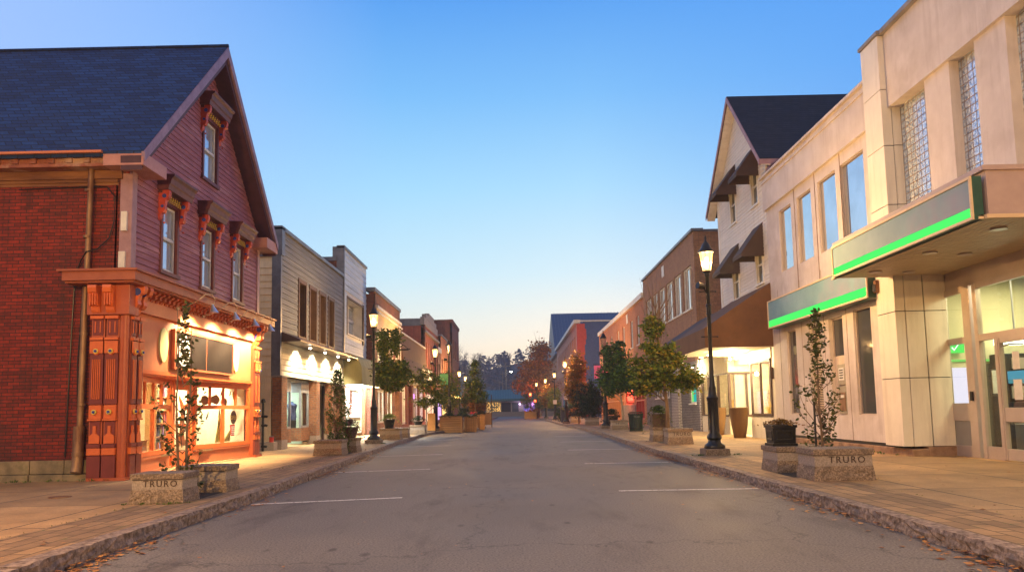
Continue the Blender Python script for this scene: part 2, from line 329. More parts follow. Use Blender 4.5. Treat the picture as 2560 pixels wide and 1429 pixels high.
# ------------------------------------------------------------------ shared materials
M = dict(
 red_clap=surf('red_clapboard', (.25, .08, .11), (.36, .13, .165), 2.5, .65, .3, 40, c3=(.42, .2, .23), stretch=(1, 1, 6)),
 red_brick=brick('red_brick', (.32, .026, .009), (.16, .014, .008), (.05, .014, .01), .235, .07, .0085, dirtamt=.75),
 maroon=surf('maroon_trim', (.10, .018, .022), (.16, .028, .03), 5, .5, .1),
 mauve_trim=surf('mauve_trim', (.30, .17, .2), (.4, .24, .27), 5, .55, .1),
 rust=surf('rust_red_paint', (.40, .09, .035), (.50, .12, .045), 3, .45, .08, 30),
 rust_dk=surf('dark_rust_paint', (.17, .03, .022), (.23, .042, .03), 3, .45, .08),
 orange=surf('orange_paint', (.62, .13, .03), (.75, .17, .04), 4, .45, .08),
 salmon=surf('salmon_paint', (.56, .17, .065), (.66, .22, .09), 1.3, .5, .05),
 blue=plain('blue_paint', (.03, .06, .35)), yellow=plain('yellow_paint', (.8, .6, .12)),
 stone=surf('mossy_stone', (.16, .13, .08), (.34, .26, .15), 3, .9, .7, 18, c3=(.07, .1, .02)),
 slate=brick('roof_shingle', (.004, .02, .1), (.012, .055, .2), (.002, .006, .03), .33, .125, .012, .8, dirtamt=.3, bs=.9),
 slate_dk=brick('dark_roof_shingle', (.012, .012, .022), (.022, .022, .035), (.005, .005, .01), .33, .125, .012, .8, bs=.9),
 copper=surf('old_downspout', (.16, .06, .03), (.38, .24, .13), 1.4, .5, .3, 20, metal=.4, stretch=(4, 4, 1)),
 black=surf('black_iron', (.012, .012, .013), (.022, .022, .024), 8, .35, .15, 60, metal=.3),
 dark=plain('dark_void', (.015, .013, .012), .6),
 white=surf('white_paint', (.62, .6, .57), (.78, .77, .74), 3, .5, .08),
 cream=surf('cream_paint', (.62, .47, .3), (.72, .56, .38), 2, .6, .15, 40, stretch=(1, 1, 5)),
 cream_lt=surf('light_cream_boards', (.72, .6, .4), (.82, .7, .5), 2, .6, .15, 40),
 gray_clap=surf('weathered_grey_boards', (.11, .13, .175), (.21, .235, .275), 2.5, .75, .4, 50, stretch=(1, .25, 9), c3=(.28, .3, .33)),
 pale_clap=surf('pale_boards', (.52, .47, .36), (.66, .6, .48), 2.5, .7, .3, 50, stretch=(1, .3, 6)),
 white_clap=surf('white_boards', (.58, .7, .8), (.74, .84, .92), 2.0, .6, .2, 40, stretch=(1, .3, 6), c3=(.4, .5, .58)),
 house_clap=surf('ivory_vinyl_boards', (.7, .65, .58), (.82, .77, .7), 2.0, .55, .12, 40, stretch=(1, .3, 6)),
 steel=surf('blue_grey_flashing', (.12, .13, .17), (.2, .22, .27), 2, .45, .1, metal=.4),
 grey=surf('grey_trim', (.2, .19, .2), (.28, .27, .28), 3, .6, .1),
 brown=surf('brown_trim', (.06, .035, .028), (.1, .06, .045), 3, .55, .1),
 brown_br=brick('brown_orange_brick', (.34, .13, .05), (.23, .08, .035), (.22, .15, .1), .215, .08, .012),
 dk_brick=brick('dark_red_brick', (.22, .05, .03), (.13, .035, .025), (.2, .14, .11), .215, .075, .01),
 red2=brick('faded_red_brick', (.36, .09, .06), (.28, .06, .045), (.3, .16, .13), .25, .09, .008, dirtamt=.3),
 org_brick=brick('orange_brick', (.48, .17, .07), (.38, .12, .05), (.4, .25, .16), .25, .085, .008, dirtamt=.2),
 tan_brick=brick('tan_brown_brick', (.34, .17, .09), (.26, .12, .065), (.2, .13, .09), .25, .085, .01, dirtamt=.25),
 block=brick('brown_block', (.3, .15, .09), (.24, .115, .07), (.16, .09, .06), .42, .21, .012, dirtamt=.3),
 grey_brick=brick('grey_slate_brick', (.15, .14, .15), (.1, .095, .1), (.4, .36, .33), .33, .085, .007, dirtamt=.15),
 lite_brick=brick('pale_mortar_brick', (.28, .24, .23), (.22, .19, .19), (.7, .66, .62), .24, .085, .012, dirtamt=.15),
 blue_brick=brick('blue_painted_brick', (.07, .11, .27), (.09, .14, .32), (.05, .08, .21), .3, .1, .01, dirtamt=.15),
 stucco=surf('pale_stucco', (.58, .52, .5), (.7, .64, .62), 1.2, .85, .35, 120, c3=(.5, .44, .41)),
 panel=surf('smooth_stone_panel', (.72, .67, .57), (.84, .78, .68), .8, .5, .04, 30, c3=(.6, .55, .47)),
 alu=surf('pinkish_aluminium', (.5, .42, .38), (.58, .5, .46), 2, .35, .03, metal=.35),
 khaki=surf('khaki_canvas', (.27, .26, .13), (.38, .36, .2), 1.6, .85, .2, 60, stretch=(1, 1.5, .3)),
 awn=surf('brown_canvas', (.1, .045, .02), (.15, .068, .03), 1.2, .8, .2, 80),
 awn_dk=surf('dark_brown_canvas', (.035, .017, .014), (.055, .028, .022), 1.5, .75, .2, 60),
 soffit=brick('soffit_boards', (.6, .5, .34), (.58, .48, .33), (.22, .17, .1), 30, .1, .008, dirtamt=.1, flat=True, bs=.4),
 green_em=emis('lit_green_band', (.07, .82, .13), 1.05),
 sign_face=surf('blank_sign_face', (.15, .29, .36), (.22, .38, .45), .9, .65, .02, spec=.4, c3=(.26, .28, .38)),
 sign_green=surf('dark_green_edge', (.02, .07, .05), (.03, .1, .07), 3, .4, .05),
 gl=glass('shop_glass'), gl_green=glass('greenish_glass', (.95, .98, .9), .14),
 gl_dark=mirror('dark_window_glass', (.1, .11, .12), .05, .35),
 gl_sky=mirror('sky_reflecting_glass', (.82, .86, .9), .04, .95, .006),
 gl_sash=mirror('old_sash_glass', (.68, .8, .95), .1, .6, .02),
 gold=mirror('amber_reflecting_glass', (.5, .36, .2), .12, .6, .05),
 granite=surf('granite', (.11, .08, .06), (.33, .25, .19), 42, .85, .6, 90, lo=.4, hi=.6, c3=(.13, .1, .08)),
 granite_s=surf('sawn_granite', (.24, .2, .18), (.36, .31, .28), 40, .7, .15, 90, lo=.4, hi=.6),
 soil=surf('dark_soil', (.02, .014, .01), (.05, .035, .025), 12, .95, 1, 40),
 bark=surf('bark', (.12, .075, .045), (.24, .16, .1), 8, .9, .7, 30, stretch=(1, 1, .2)),
 bark_pale=surf('pale_bark', (.25, .2, .15), (.42, .35, .27), 8, .85, .5, 30, stretch=(1, 1, .3)),
 wood=surf('cedar_boards', (.34, .17, .06), (.48, .25, .1), 3, .7, .35, 40, stretch=(.4, .4, 6)),
 plaster=plain('cream_plaster', (.82, .74, .55), .8), floorw=plain('wooden_shop_floor', (.3, .18, .08), .5),
 shelfw=plain('pine_shelf', (.45, .26, .1), .6),
 warm=emis('warm_ceiling_light', (1, .72, .32), 14), coolw=emis('cool_ceiling_light', (.85, .95, 1), 8),
 lantern=emis('lantern_glass', (1, .52, .12), 5, .4), lantern_off=glass('unlit_lantern_glass', (.85, .85, .85), .25, .2),
 bulb=emis('bright_bulb', (1, .7, .32), 25), bulbt=emis('lantern_bulb', (1, .75, .4), 40, .6), bulbw=emis('white_bulb', (1, .9, .68), 60),
 red_em=emis('red_neon', (1, .06, .03), 7), pink_em=emis('pink_neon', (.75, .3, .95), 2), violet_em=emis('violet_neon', (.3, .2, .9), .7),
 teal_em=emis('teal_lit_panel', (.02, .42, .38), .9), lime_em=emis('lime_lit_panel', (.25, .9, .2), .7), cyan_em=emis('cyan_screen', (.12, .42, .55), .6),
 fairy=emis('fairy_bulb', (1, .55, .12), 4), white_em=emis('white_lit_panel', (.9, .92, 1), 1.3),
 teal_roof=surf('teal_metal_roof', (.02, .12, .14), (.03, .17, .19), 3, .5, .1, metal=.2),
 blue_roof=surf('blue_grey_metal_roof', (.05, .08, .14), (.07, .1, .17), 3, .5, .1),
 tanwall=surf('tan_render', (.42, .36, .32), (.5, .43, .38), 2, .8, .2),
)
# ------------------------------------------------------------------ ground
def asphalt():
    m, nt, b = nmat('asphalt'); v = coords(nt)
    big = noise(nt, v, .35, 5, .6); fine = noise(nt, v, 45, 4, .7)
    c = ramp(nt, big, [(.3, (.08, .074, .07)), (.7, (.155, .142, .13))])
    c = mixc(nt, .75, c, ramp(nt, fine, [(.36, (.12, .12, .12)), (.64, (.88, .88, .88))]), 'OVERLAY')
    v2 = coords(nt, (1, .25, 1)); st = ramp(nt, noise(nt, v2, 1.3, 6, .72), [(.52, (0, 0, 0)), (.68, (.75, .75, .75))])
    c = mixc(nt, st, c, (.05, .042, .04))
    sp = N(nt, 'ShaderNodeTexVoronoi'); L(nt, coords(nt, (1, .45, 1)), sp.inputs[0]); sp.inputs['Scale'].default_value = 2.3
    spf = ramp(nt, sp.outputs['Distance'], [(.05, (.8, .8, .8)), (.13, (0, 0, 0))]); c = mixc(nt, spf, c, (.03, .026, .026))
    w = N(nt, 'ShaderNodeTexVoronoi', feature='DISTANCE_TO_EDGE'); nz = noise(nt, v, 1.7, 4, out='Color')
    ad = N(nt, 'ShaderNodeVectorMath', operation='ADD'); L(nt, v, ad.inputs[0]); L(nt, nz, ad.inputs[1]); L(nt, ad.outputs[0], w.inputs[0]); w.inputs['Scale'].default_value = .22
    cr = ramp(nt, w.outputs['Distance'], [(.0, (.65, .65, .65)), (.005, (0, 0, 0))]); c = mixc(nt, cr, c, (.02, .018, .018))
    pv = N(nt, 'ShaderNodeTexVoronoi', feature='SMOOTH_F1'); pv.inputs['Scale'].default_value = .35; L(nt, ad.outputs[0], pv.inputs[0])
    pf = ramp(nt, pv.outputs['Color'], [(.35, (.0, .0, .0)), (.5, (.35, .35, .35))]); c = mixc(nt, pf, c, (.085, .075, .066))
    L(nt, c, b.inputs['Base Color'])
    L(nt, ramp(nt, big, [(.3, (.62,)*3), (.7, (.85,)*3)]), b.inputs['Roughness'])
    bump(nt, b, fine, .35, .01)
    return m
def concrete():
    m, nt, b = nmat('pavement_concrete'); v = coords(nt)
    t = N(nt, 'ShaderNodeTexBrick'); L(nt, v, t.inputs['Vector']); t.offset = 0
    t.inputs['Color1'].default_value = (.44, .27, .115, 1); t.inputs['Color2'].default_value = (.32, .2, .09, 1); t.inputs['Mortar'].default_value = (.045, .04, .025, 1)
    t.inputs['Scale'].default_value = 1; t.inputs['Mortar Size'].default_value = .014; t.inputs['Brick Width'].default_value = 1.9; t.inputs['Row Height'].default_value = 2.1
    c = mixc(nt, .5, t.outputs['Color'], ramp(nt, noise(nt, v, .9, 6, .7), [(.3, (.2, .2, .2)), (.7, (.8, .8, .8))]), 'OVERLAY')
    c = mixc(nt, .25, c, ramp(nt, noise(nt, v, 60, 3), [(.3, (.1,)*3), (.7, (.9,)*3)]), 'OVERLAY')
    st = ramp(nt, noise(nt, v, 1.9, 6, .75), [(.6, (0, 0, 0)), (.75, (.5, .5, .5))]); c = mixc(nt, st, c, (.09, .06, .045))
    L(nt, c, b.inputs['Base Color']); b.inputs['Roughness'].default_value = .75
    h = N(nt, 'ShaderNodeMath', operation='MULTIPLY_ADD'); L(nt, t.outputs['Fac'], h.inputs[0]); h.inputs[1].default_value = -2; L(nt, noise(nt, v, 50, 4), h.inputs[2])
    bump(nt, b, h.outputs[0], .35, .012)
    return m
def streaks(m, amt=.45, c=(.2, .13, .1)):
    nt = m.node_tree; b = nt.nodes['Principled BSDF']; l = b.inputs['Base Color'].links[0]; src = l.from_socket
    v = coords(nt, (2.6, 2.6, .22)); f = ramp(nt, noise(nt, v, 1.6, 7, .72), [(.5, (0, 0, 0)), (.78, (amt,)*3)])
    L(nt, mixc(nt, f, src, c), b.inputs['Base Color'])
for k_ in ('stucco', 'panel', 'cream_lt', 'white_clap', 'house_clap', 'gray_clap', 'tanwall'): streaks(M[k_], .3 if k_ != 'gray_clap' else .5)
for k_ in ('red_brick', 'dk_brick', 'red2', 'org_brick', 'tan_brick'): streaks(M[k_], .7, (.03, .018, .015))
M['asphalt'] = asphalt(); M['concrete'] = concrete()
def pavers():
    m, nt, b = nmat('brick_pavers'); v = coords(nt)
    mp = N(nt, 'ShaderNodeMapping'); mp.inputs['Rotation'].default_value = (0, 0, math.pi/2); L(nt, v, mp.inputs[0])
    t = N(nt, 'ShaderNodeTexBrick'); L(nt, mp.outputs[0], t.inputs['Vector'])
    t.inputs['Color1'].default_value = (.32, .2, .095, 1); t.inputs['Color2'].default_value = (.19, .12, .062, 1); t.inputs['Mortar'].default_value = (.05, .04, .02, 1)
    t.inputs['Scale'].default_value = 1; t.inputs['Mortar Size'].default_value = .009; t.inputs['Brick Width'].default_value = .4; t.inputs['Row Height'].default_value = .2
    c = mixc(nt, .45, t.outputs['Color'], ramp(nt, noise(nt, v, 1.6, 6, .7), [(.3, (.2, .2, .2)), (.7, (.8, .8, .8))]), 'OVERLAY')
    g = ramp(nt, noise(nt, v, 2.4, 4), [(.56, (0, 0, 0)), (.66, (1, 1, 1))])
    gm = N(nt, 'ShaderNodeMath', operation='MULTIPLY'); L(nt, t.outputs['Fac'], gm.inputs[0]); L(nt, g, gm.inputs[1])
    c = mixc(nt, gm.outputs[0], c, (.06, .1, .02))
    L(nt, c, b.inputs['Base Color']); b.inputs['Roughness'].default_value = .8
    h = N(nt, 'ShaderNodeMath', operation='MULTIPLY_ADD'); L(nt, t.outputs['Fac'], h.inputs[0]); h.inputs[1].default_value = -2; L(nt, noise(nt, v, 50, 4), h.inputs[2])
    bump(nt, b, h.outputs[0], .5, .012)
    return m
M['pavers'] = pavers()
# kerb lines (front edge of the kerb) as polylines
KL = [(-40, -4.12), (11, -4.12), (16, -4.3), (22, -4.6), (30, -4.95), (41, -5.15), (44.5, -4.9), (47.2, -4.2), (48.4, -3.1), (49.5, -2.65), (64, -2.6), (66, -3.0), (90, -3.4), (136, -3.4)]
KR = [(-40, 4.0), (12, 4.0), (25, 4.02), (38, 4.25), (50, 4.1), (62, 3.75), (90, 3.5), (100, 3.3), (122, 2.6), (124, 1.2), (136, .9)]
def lerp(K, y):
    for (a, xa), (b, xb) in zip(K, K[1:]):
        if a <= y <= b: return xa+(xb-xa)*(y-a)/(b-a)
    return K[-1][1]
g = MB(); g.quad((-700, -200, -.02), (700, -200, -.02), (700, 900, -.02), (-700, 900, -.02))
struct('ground', g, surf('rough_ground', (.05, .05, .035), (.1, .09, .06), .5, .95, .3, 4))
r = MB(); r.quad((-9, -40, 0), (9, -40, 0), (9, 136.5, 0), (-9, 136.5, 0)); r.quad((-60, 136.5, 0), (60, 136.5, 0), (60, 150, 0), (-60, 150, 0))
road = struct('road', r, M['asphalt'])
mk = surf('worn_white_paint', (.17, .15, .125), (.7, .68, .64), 14, .7, .1, 60, lo=.4, hi=.47)
mm = MB()
def stall(x0, x1, y, dy=0, w=.1):
    n = 14
    for i in range(n):
        a = x0+(x1-x0)*i/n; b_ = x0+(x1-x0)*(i+1)/n; ya = y+dy*i/n+.006*math.sin(i*2.1); yb = y+dy*(i+1)/n+.006*math.sin((i+1)*2.1)
        mm.quad((a, ya, .005), (b_, yb, .005), (b_, yb+w, .005), (a, ya+w, .005))
for y in (11.35, 17.1, 23.0, 28.9, 34.8, 40.6): stall(lerp(KL, y)+.08, lerp(KL, y)+2.3, y, .5)
for y in (12.15, 18.3, 24.5, 30.6, 36.8, 43, 49, 55): stall(lerp(KR, y)-.1, lerp(KR, y)-2.35, y, .06)
for y in (68, 74, 80, 86): stall(lerp(KR, y)-.1, lerp(KR, y)-2.2, y)
mm.obj('road_marking', mk, parent=road)
def strip(K, a, b_, z, ys=None):
    """sheet between offsets a and b_ (outward from the road) of kerb line K"""
    m_ = MB(); s = -1 if K[0][1] < 0 else 1
    ys = [k[0] for k in K]
    for y0, y1 in zip(ys, ys[1:]):
        f = lambda y, o: (lerp(K, y)+s*o if not callable(o) else o(y))
        m_.quad((f(y0, a), y0, z), (f(y0, b_), y0, z), (f(y1, b_), y1, z), (f(y1, a), y1, z))
    return m_
for K, s in ((KL, -1), (KR, 1)):
    struct('pavement', strip(K, .3, (lambda y, s=s: s*11.5), .14), M['concrete'])
    struct('paver_strip', strip(K, .16, 1.15, .144), M['pavers'])
    # rough-faced granite kerb stones
    R = random.Random(5+s); kb = MB(); y = -1.0
    km = surf('granite_kerb', (.1, .07, .055), (.33, .25, .2), 16, .85, .9, 45, lo=.38, hi=.62, c3=(.12, .1, .1))
    while y < 135:
        ln = 1.8 if y < 60 else 6; n = 18 if y < 30 else (8 if y < 60 else 3)
        zt = .148+R.uniform(-.006, .006); off = R.uniform(-.01, .01); rows = 5
        vs = []
        for i in range(n+1):
            yy = y+ln*i/n-(.006 if i == n else 0); x0 = lerp(KL if s < 0 else KR, yy)
            e = .5 if i in (0, n) else 1
            for j in range(rows+1):
                t = j/rows; rg = R.uniform(-.02, .02)*e*(1 if 0 < j < rows else .35)
                vs.append((x0-s*(off+.012+.025*(1-t)+rg), yy, -.03+t*(zt+.03)+R.uniform(-.006, .006)*(j not in (0,))))
            vs.append((x0+s*.17, yy, zt)); vs.append((x0+s*.17, yy, -.03))
        k = rows+3; fs = [(i*k+j, i*k+j+1, (i+1)*k+j+1, (i+1)*k+j) for i in range(n) for j in range(k-1)]
        fs += [tuple(range(k)), tuple(n*k+j for j in range(k))]
        kb.add(vs, fs); y += ln
    struct('kerb', kb, km)
# fallen leaves along the gutters and on the pavements
lm = leafmat('dead_leaf', [(.2, (.12, .045, .015)), (.5, (.32, .13, .03)), (.8, (.5, .26, .07))], .1)
R = random.Random(3); lv = MB()
def leaf_flat(x, y, z, sz):
    a = R.uniform(0, 6.28); t = [R.uniform(-.35, .35) for _ in range(4)]
    pts = [(math.cos(a+k*1.57)*sz*(1 if k % 2 == 0 else .55), math.sin(a+k*1.57)*sz*(1 if k % 2 == 0 else .55)) for k in range(4)]
    lv.add([(x+p[0], y+p[1], z+.004+abs(t[k])*sz) for k, p in enumerate(pts)], [(0, 1, 2, 3)])
for s, K in ((-1, KL), (1, KR)):
    for i in range(4200):
        y = R.uniform(2, 60)**1.0 if i % 2 else R.uniform(3, 24); dens = .5+.5*math.sin(y*1.3+s)+.5*math.sin(y*.37)
        if R.random() > max(.06, dens*.7): continue
        d = abs(R.gauss(0, .17))+.03
        leaf_flat(lerp(K, y)-s*d, y, .003+R.random()*.03*(d < .12), R.uniform(.018, .048))
    for i in range(260): leaf_flat(s*R.uniform(4.3, 8.6), R.uniform(4, 30), .149, R.uniform(.015, .04))
for i in range(160): leaf_flat(R.uniform(-3.8, 3.8), R.uniform(3.5, 40), .004, R.uniform(.015, .04))
for i in range(420): leaf_flat(R.gauss(-4.75, .28), R.gauss(46.6, .35), .01+R.random()*.22, R.uniform(.03, .07))
single('fallen_leaves', lv, lm, 'dry orange and brown fallen leaves scattered along the gutters', 'leaves', kind='stuff', recalc=False)
# small weeds in the joints
wm = leafmat('weed_leaf', [(.2, (.03, .07, .01)), (.6, (.08, .16, .02)), (.9, (.16, .24, .04))], .2)
wd = MB(); R = random.Random(9)
def tuft(x, y, z, h, n):
    for _ in range(n):
        a = R.uniform(0, 6.28); l = R.uniform(.4, 1)*h; t = R.uniform(.2, .8)
        dx, dy = math.cos(a)*l*t, math.sin(a)*l*t; w = l*.14; px_, py_ = -math.sin(a)*w, math.cos(a)*w
        bx_, by_ = x+R.gauss(0, h*.35), y+R.gauss(0, h*.35)
        wd.add([(bx_, by_, z), (bx_+dx*.5+px_, by_+dy*.5+py_, z+l*.6), (bx_+dx, by_+dy, z+l*.8), (bx_+dx*.5-px_, by_+dy*.5-py_, z+l*.6)], [(0, 1, 2, 3)])
for i in range(170): y = R.uniform(5, 22); tuft(-5.27+R.gauss(0, .02), y, .145, R.uniform(.01, .028), 5)
for i in range(60): y = R.uniform(6, 20); tuft(5.17+R.gauss(0, .02), y, .145, R.uniform(.01, .022), 4)
for i in range(34): tuft(R.uniform(8.55, 8.75), R.uniform(16.8, 24), .14, R.uniform(.04, .11), 9)
for i in range(30): tuft(R.uniform(4.65, 5.7), 12.0+R.gauss(0, .05), .14, R.uniform(.03, .07), 8)
for i in range(26): tuft(R.uniform(-5.5, -4.6), 10.42+R.gauss(0, .05), .14, R.uniform(.02, .05), 7)
for i in range(60): tuft(-R.uniform(7.9, 13), 14.5+R.gauss(0, .12), .14, R.uniform(.03, .09), 8)
for x, y in ((5.3, 18.4), (4.5, 18.3), (4.7, 14.2), (-5.3, 29.1)):
    for i in range(6): tuft(x+R.gauss(0, .1), y+R.gauss(0, .05), .14, .06, 8)
single('weeds', wd, wm, 'small green weeds growing in the pavement joints', 'weeds', kind='stuff', recalc=False)
mh = MB(); mh.lathe([(.16, .142), (.16, .15), (.13, .152), (.02, .151)], (-7.12, 11.64, 0), 20)
single('utility_cover', mh, M['copper'], 'small round rusty cover set in the pavement before the brick wall', 'cover', origin=(-7.12, 11.64, 0))
# ================================================================== LEFT SIDE
RL = random.Random(21)
def scroll(mb, T, u, z, h, w, d, flip=1):
    """carved console bracket: S-shaped side profile extruded across its width"""
    pr = [(0, z+h), (d, z+h), (d*1.04, z+h*.9), (d*.95, z+h*.74), (d*.7, z+h*.68), (d*.62, z+h*.5), (d*.66, z+h*.36), (d*.52, z+h*.24), (d*.3, z+h*.22), (d*.24, z+h*.08), (d*.1, z), (0, z)]
    mb.prism(pr, 0, u-w/2, u+w/2)
def l1():
    b = Th('corner_shop_building', 'dark red building with a steep gable above a brightly lit rust red shopfront', 'building', (-7.75, 14.68, 0))
    X = 7.75; T = side(-1, X); U0, U1, UC = 14.68, 22.14, 18.41; PK = 10.72
    lim = lambda z: (max(U0, UC-(PK-z)), min(U1, UC+(PK-z)))
    wins = [(16.0, 16.68, 4.58, 6.05), (18.06, 18.74, 4.56, 6.05), (20.08, 20.76, 4.54, 6.05), (18.06, 18.86, 7.35, 8.85)]
    m = MB(T)
    clap(m, 4.15, PK, .125, lim, [(a-.05, c+.05, d-.05, e+.05) for a, c, d, e in wins], 0, .024)
    b.part('clapboard_wall', m, M['red_clap'], recalc=False)
    m = MB(T)   # sheathing behind the boards with reveals
    m.prism([(U0, 4.1), (U1, 4.1), (U1, 6.9), (UC, PK), (U0, 6.9)], 1, -.3, -.26)
    for a, c, d, e in wins:
        for q in ((a-.05, a, d, e), (c, c+.05, d, e), (a, c, d-.05, d), (a, c, e, e+.05)): m.box(q[0], q[1], -.25, .004, q[2], q[3])
    b.part('sheathing', m, M['maroon'])
    m = MB(T); m.box(U0-.02, U0+.17, -.02, .045, 4.15, 6.5); m.box(U1-.16, U1+.02, -.02, .045, 4.15, 6.5); m.box(U0-.022, U0, -.2, -.02, 4.2, 6.3)
    b.part('corner_board', m, M['mauve_trim'])
    # brick flank, turned to the viewer
    m = MB(); m.box(-27, -X, U0, U0+.28, .52, 6.42); m.box(-27, -X-.3, U1-.28, U1, 0, 6.5); m.box(-27, -26.7, U0+.28, U1-.28, 0, 6.5)
    b.part('brick_wall', m, M['red_brick'])
    m = MB(); R = random.Random(4)
    x = -27
    while x < -8.35:
        w = R.uniform(.5, 1.1); x2 = min(x+w, -8.35); m.box(x, x2-.012, U0-.07-R.uniform(0, .03), U0+.2, -.02, .27+R.uniform(-.01, .01)); m.box(x, x2-.012, U0-.05-R.uniform(0, .02), U0+.2, .28, .54); x = x2
    b.part('stone_base', m, M['stone'], bevel=.012)
    m = MB(); m.box(-27, -8.0, U0-.05, U0, 6.12, 6.18); m.box(-27, -7.9, U0-.09, U0, 6.18, 6.34); m.box(-27, -7.9, U0-.06, U0, 6.34, 6.4); m.box(-27, -8.0, U0-.02, U0, 6.06, 6.12)
    b.part('frieze_board', m, surf('rotting_brown_board', (.13, .045, .02), (.32, .14, .05), 2.2, .75, .5, 25, stretch=(.4, 1, 3), c3=(.07, .03, .02)))
    m = MB(); m.box(-27, -8.05, U0-.33, U0, 6.36, 6.42); m.box(-27, -8.1, U0-.29, U0, 6.42, 6.62)
    x = -26.9
    while x < -8.3: m.box(x, x+.12, U0-.335, U0-.29, 6.44, 6.6); x += .36
    b.part('dentil_cornice', m, surf('peeling_red_cornice', (.22, .06, .035), (.36, .12, .07), 5, .7, .2, c3=(.5, .32, .24)))
    m = MB(); m.box(-27, -8.1, U0-.5, U0-.44, 6.585, 6.63)
    b.part('gutter', m, M['salmon'])
    m = MB(); m.box(-8.1, -7.3, U0-.42, U0+.02, 6.34, 6.6); m.box(-X, -7.3, U0+.02, 15.25, 6.34, 6.6); m.box(-X, -7.3, 21.6, U1+.44, 6.3, 6.6); m.box(-8.1, -X, U1, U1+.44, 6.3, 6.6)
    b.part('cornice_return', m, surf('salmon_and_lilac_cornice', (.4, .17, .15), (.5, .25, .22), 3, .5, .2))
    # roof
    def rprof(t, o=0): return [(U0-.43-o, 6.62-o), (UC, 10.88), (U1+.43+o, 6.62-o), (U1+.43+o-.02, 6.62-t-o), (UC, 10.88-t*1.35), (U0-.43-o+.02, 6.62-t-o)]
    m = MB(); m.prism(rprof(.1), 0, -27, -7.3); b.part('roof', m, M['slate'])
    m = MB(); m.prism([(y, z-.1) for y, z in rprof(.28)], 0, -X, -7.34); b.part('rake_soffit', m, surf('dark_plum_soffit', (.05, .018, .035), (.08, .028, .05), 3, .6, .1))
    m = MB(); m.prism([(y, z-.015) for y, z in rprof(.2)], 0, -7.335, -7.27); b.part('rake_trim', m, surf('lilac_rake_trim', (.2, .12, .2), (.3, .2, .3), 4, .5, .1))
    m = MB(); m.tube([(-27, UC, 10.9), (-7.28, UC, 10.9)], .05, 6); b.part('ridge_cap', m, M['slate'])
    # windows with hoods
    cream = M['white']
    for i, (a, c, d, e) in enumerate(wins):
        fm = cream if i == 3 else M['white']
        w = window(b, T, a, c, d, e, M['white'], M['gl_sash'], rec=.07, cas=0, fr=.055, rails=(.5,), sill=False)
        tr = MB(T); k = .09
        tr.box(a-k, a, 0, .05, d-.02, e+.02); tr.box(c, c+k, 0, .05, d-.02, e+.02); tr.box(a-k-.04, c+k+.04, 0, .08, d-.1, d-.02); tr.box(a-k, c+k, 0, .05, e+.02, e+.1)
        tr.obj('casing', M['maroon'], w, b.loc)
        h = MB(T); cu = (a+c)/2; hw = (c-a)/2+.26; z = e+.25
        h.prism([(0, z), (.26, z), (.28, z+.1), (.31, z+.13), (.33, z+.24), (.39, z+.29), (.39, z+.33), (0, z+.35)], 0, cu-hw, cu+hw)
        h.box(cu-hw+.06, cu+hw-.06, 0, .1, z-.06, z)
        ho = b.part('window_hood', h, surf('hood_paint', (.07, .014, .022), (.14, .035, .05), 6, .5, .1) if i == 0 else MATS['hood_paint'])
        for s in (-1, 1):
            q = MB(T); uu = cu+s*(hw-.13)
            scroll(q, T, uu, z-.66, .66, .11, .24); q.lathe([(0.001, -.035), (.02, -.035), (.02, .0)], (uu, .12, z-.7), 8)
            q.obj('bracket', MATS.get('bracket_red') or surf('bracket_red', (.4, .045, .03), (.55, .07, .04), 9, .5, .1), ho, b.loc)
            q = MB(T)
            for kk, (dv, dz, r) in enumerate(((.14, -.13, .05), (.1, -.36, .035))):
                q.prism([(dv+r*math.cos(t*.7), z+dz+r*math.sin(t*.7)) for t in range(9)], 0, uu-.062, uu+.062)
            q.obj('scroll_inlay', M['blue'], ho, b.loc)
        q = MB(T)
        n = 7
        for j in range(n):
            for r_ in range(2):
                uu = cu-hw+.27+(2*hw-.54)*(j+.5*r_)/(n-.5); q.lathe([(.006, -.045), (.024, -.03), (.006, -.01), (.022, .02), (.005, .04)], (uu, .1, z-.08-.07*r_), 6)
        q.obj('spindle_fret', M['yellow'], ho, b.loc)
    # ---- shopfront
    m = MB()    # cornice wraps the corner
    for (a0, a1, y0, y1) in ((-8.85, -7.28, 14.1, U0+.02), (-X-.02, -7.28, U0+.02, 22.5)):
        m.box(a0, a1, y0, y1, 4.2, 4.24)
        m.box(a0+.08 if a1 > -7.3 and y1 < 15 else a0, a1-.06, y0+(.05 if y1 < 15 else 0), y1-.01, 4.02, 4.2)
        m.box(a0+.1 if y1 < 15 else a0, a1-.12, y0+(.12 if y1 < 15 else 0), y1-.02, 3.98, 4.02)
    b.part('shop_cornice', m, surf('orange_brown_cornice', (.3, .075, .03), (.42, .12, .05), 2, .5, .15))
    m = MB(); m.box(-8.42, -7.58, 14.42, U0, 3.38, 3.98); m.box(-7.85, -7.58, U0, 14.8, 3.38, 3.98)
    b.part('corner_frieze_block', m, M['rust'], bevel=.01)
    m = MB(T); m.box(14.8, U1, -.12, .03, 3.72, 4.0); m.box(14.8, U1, -.12, .09, 3.5, 3.56); m.box(14.8, U1, -.12, .05, 3.56, 3.72)
    b.part('shop_frieze', m, M['salmon'])
    m = MB(T); u = 15.35
    while u < 21.9:
        scroll(m, T, u, 3.78, .2, .1, .22); u += .21
    b.part('dentil_row', m, M['rust'])
    m = MB(T); m.box(15.0, 21.9, -.1, -.02, 2.3, 3.5); b.part('fascia_panel', m, M['salmon'])
    m = MB(T); m.box(15.0, 21.9, -.75, -.03, 2.22, 2.3); m.box(15.0, 21.9, -.04, .02, 2.26, 2.34); b.part('shopfront_soffit', m, M['orange'])
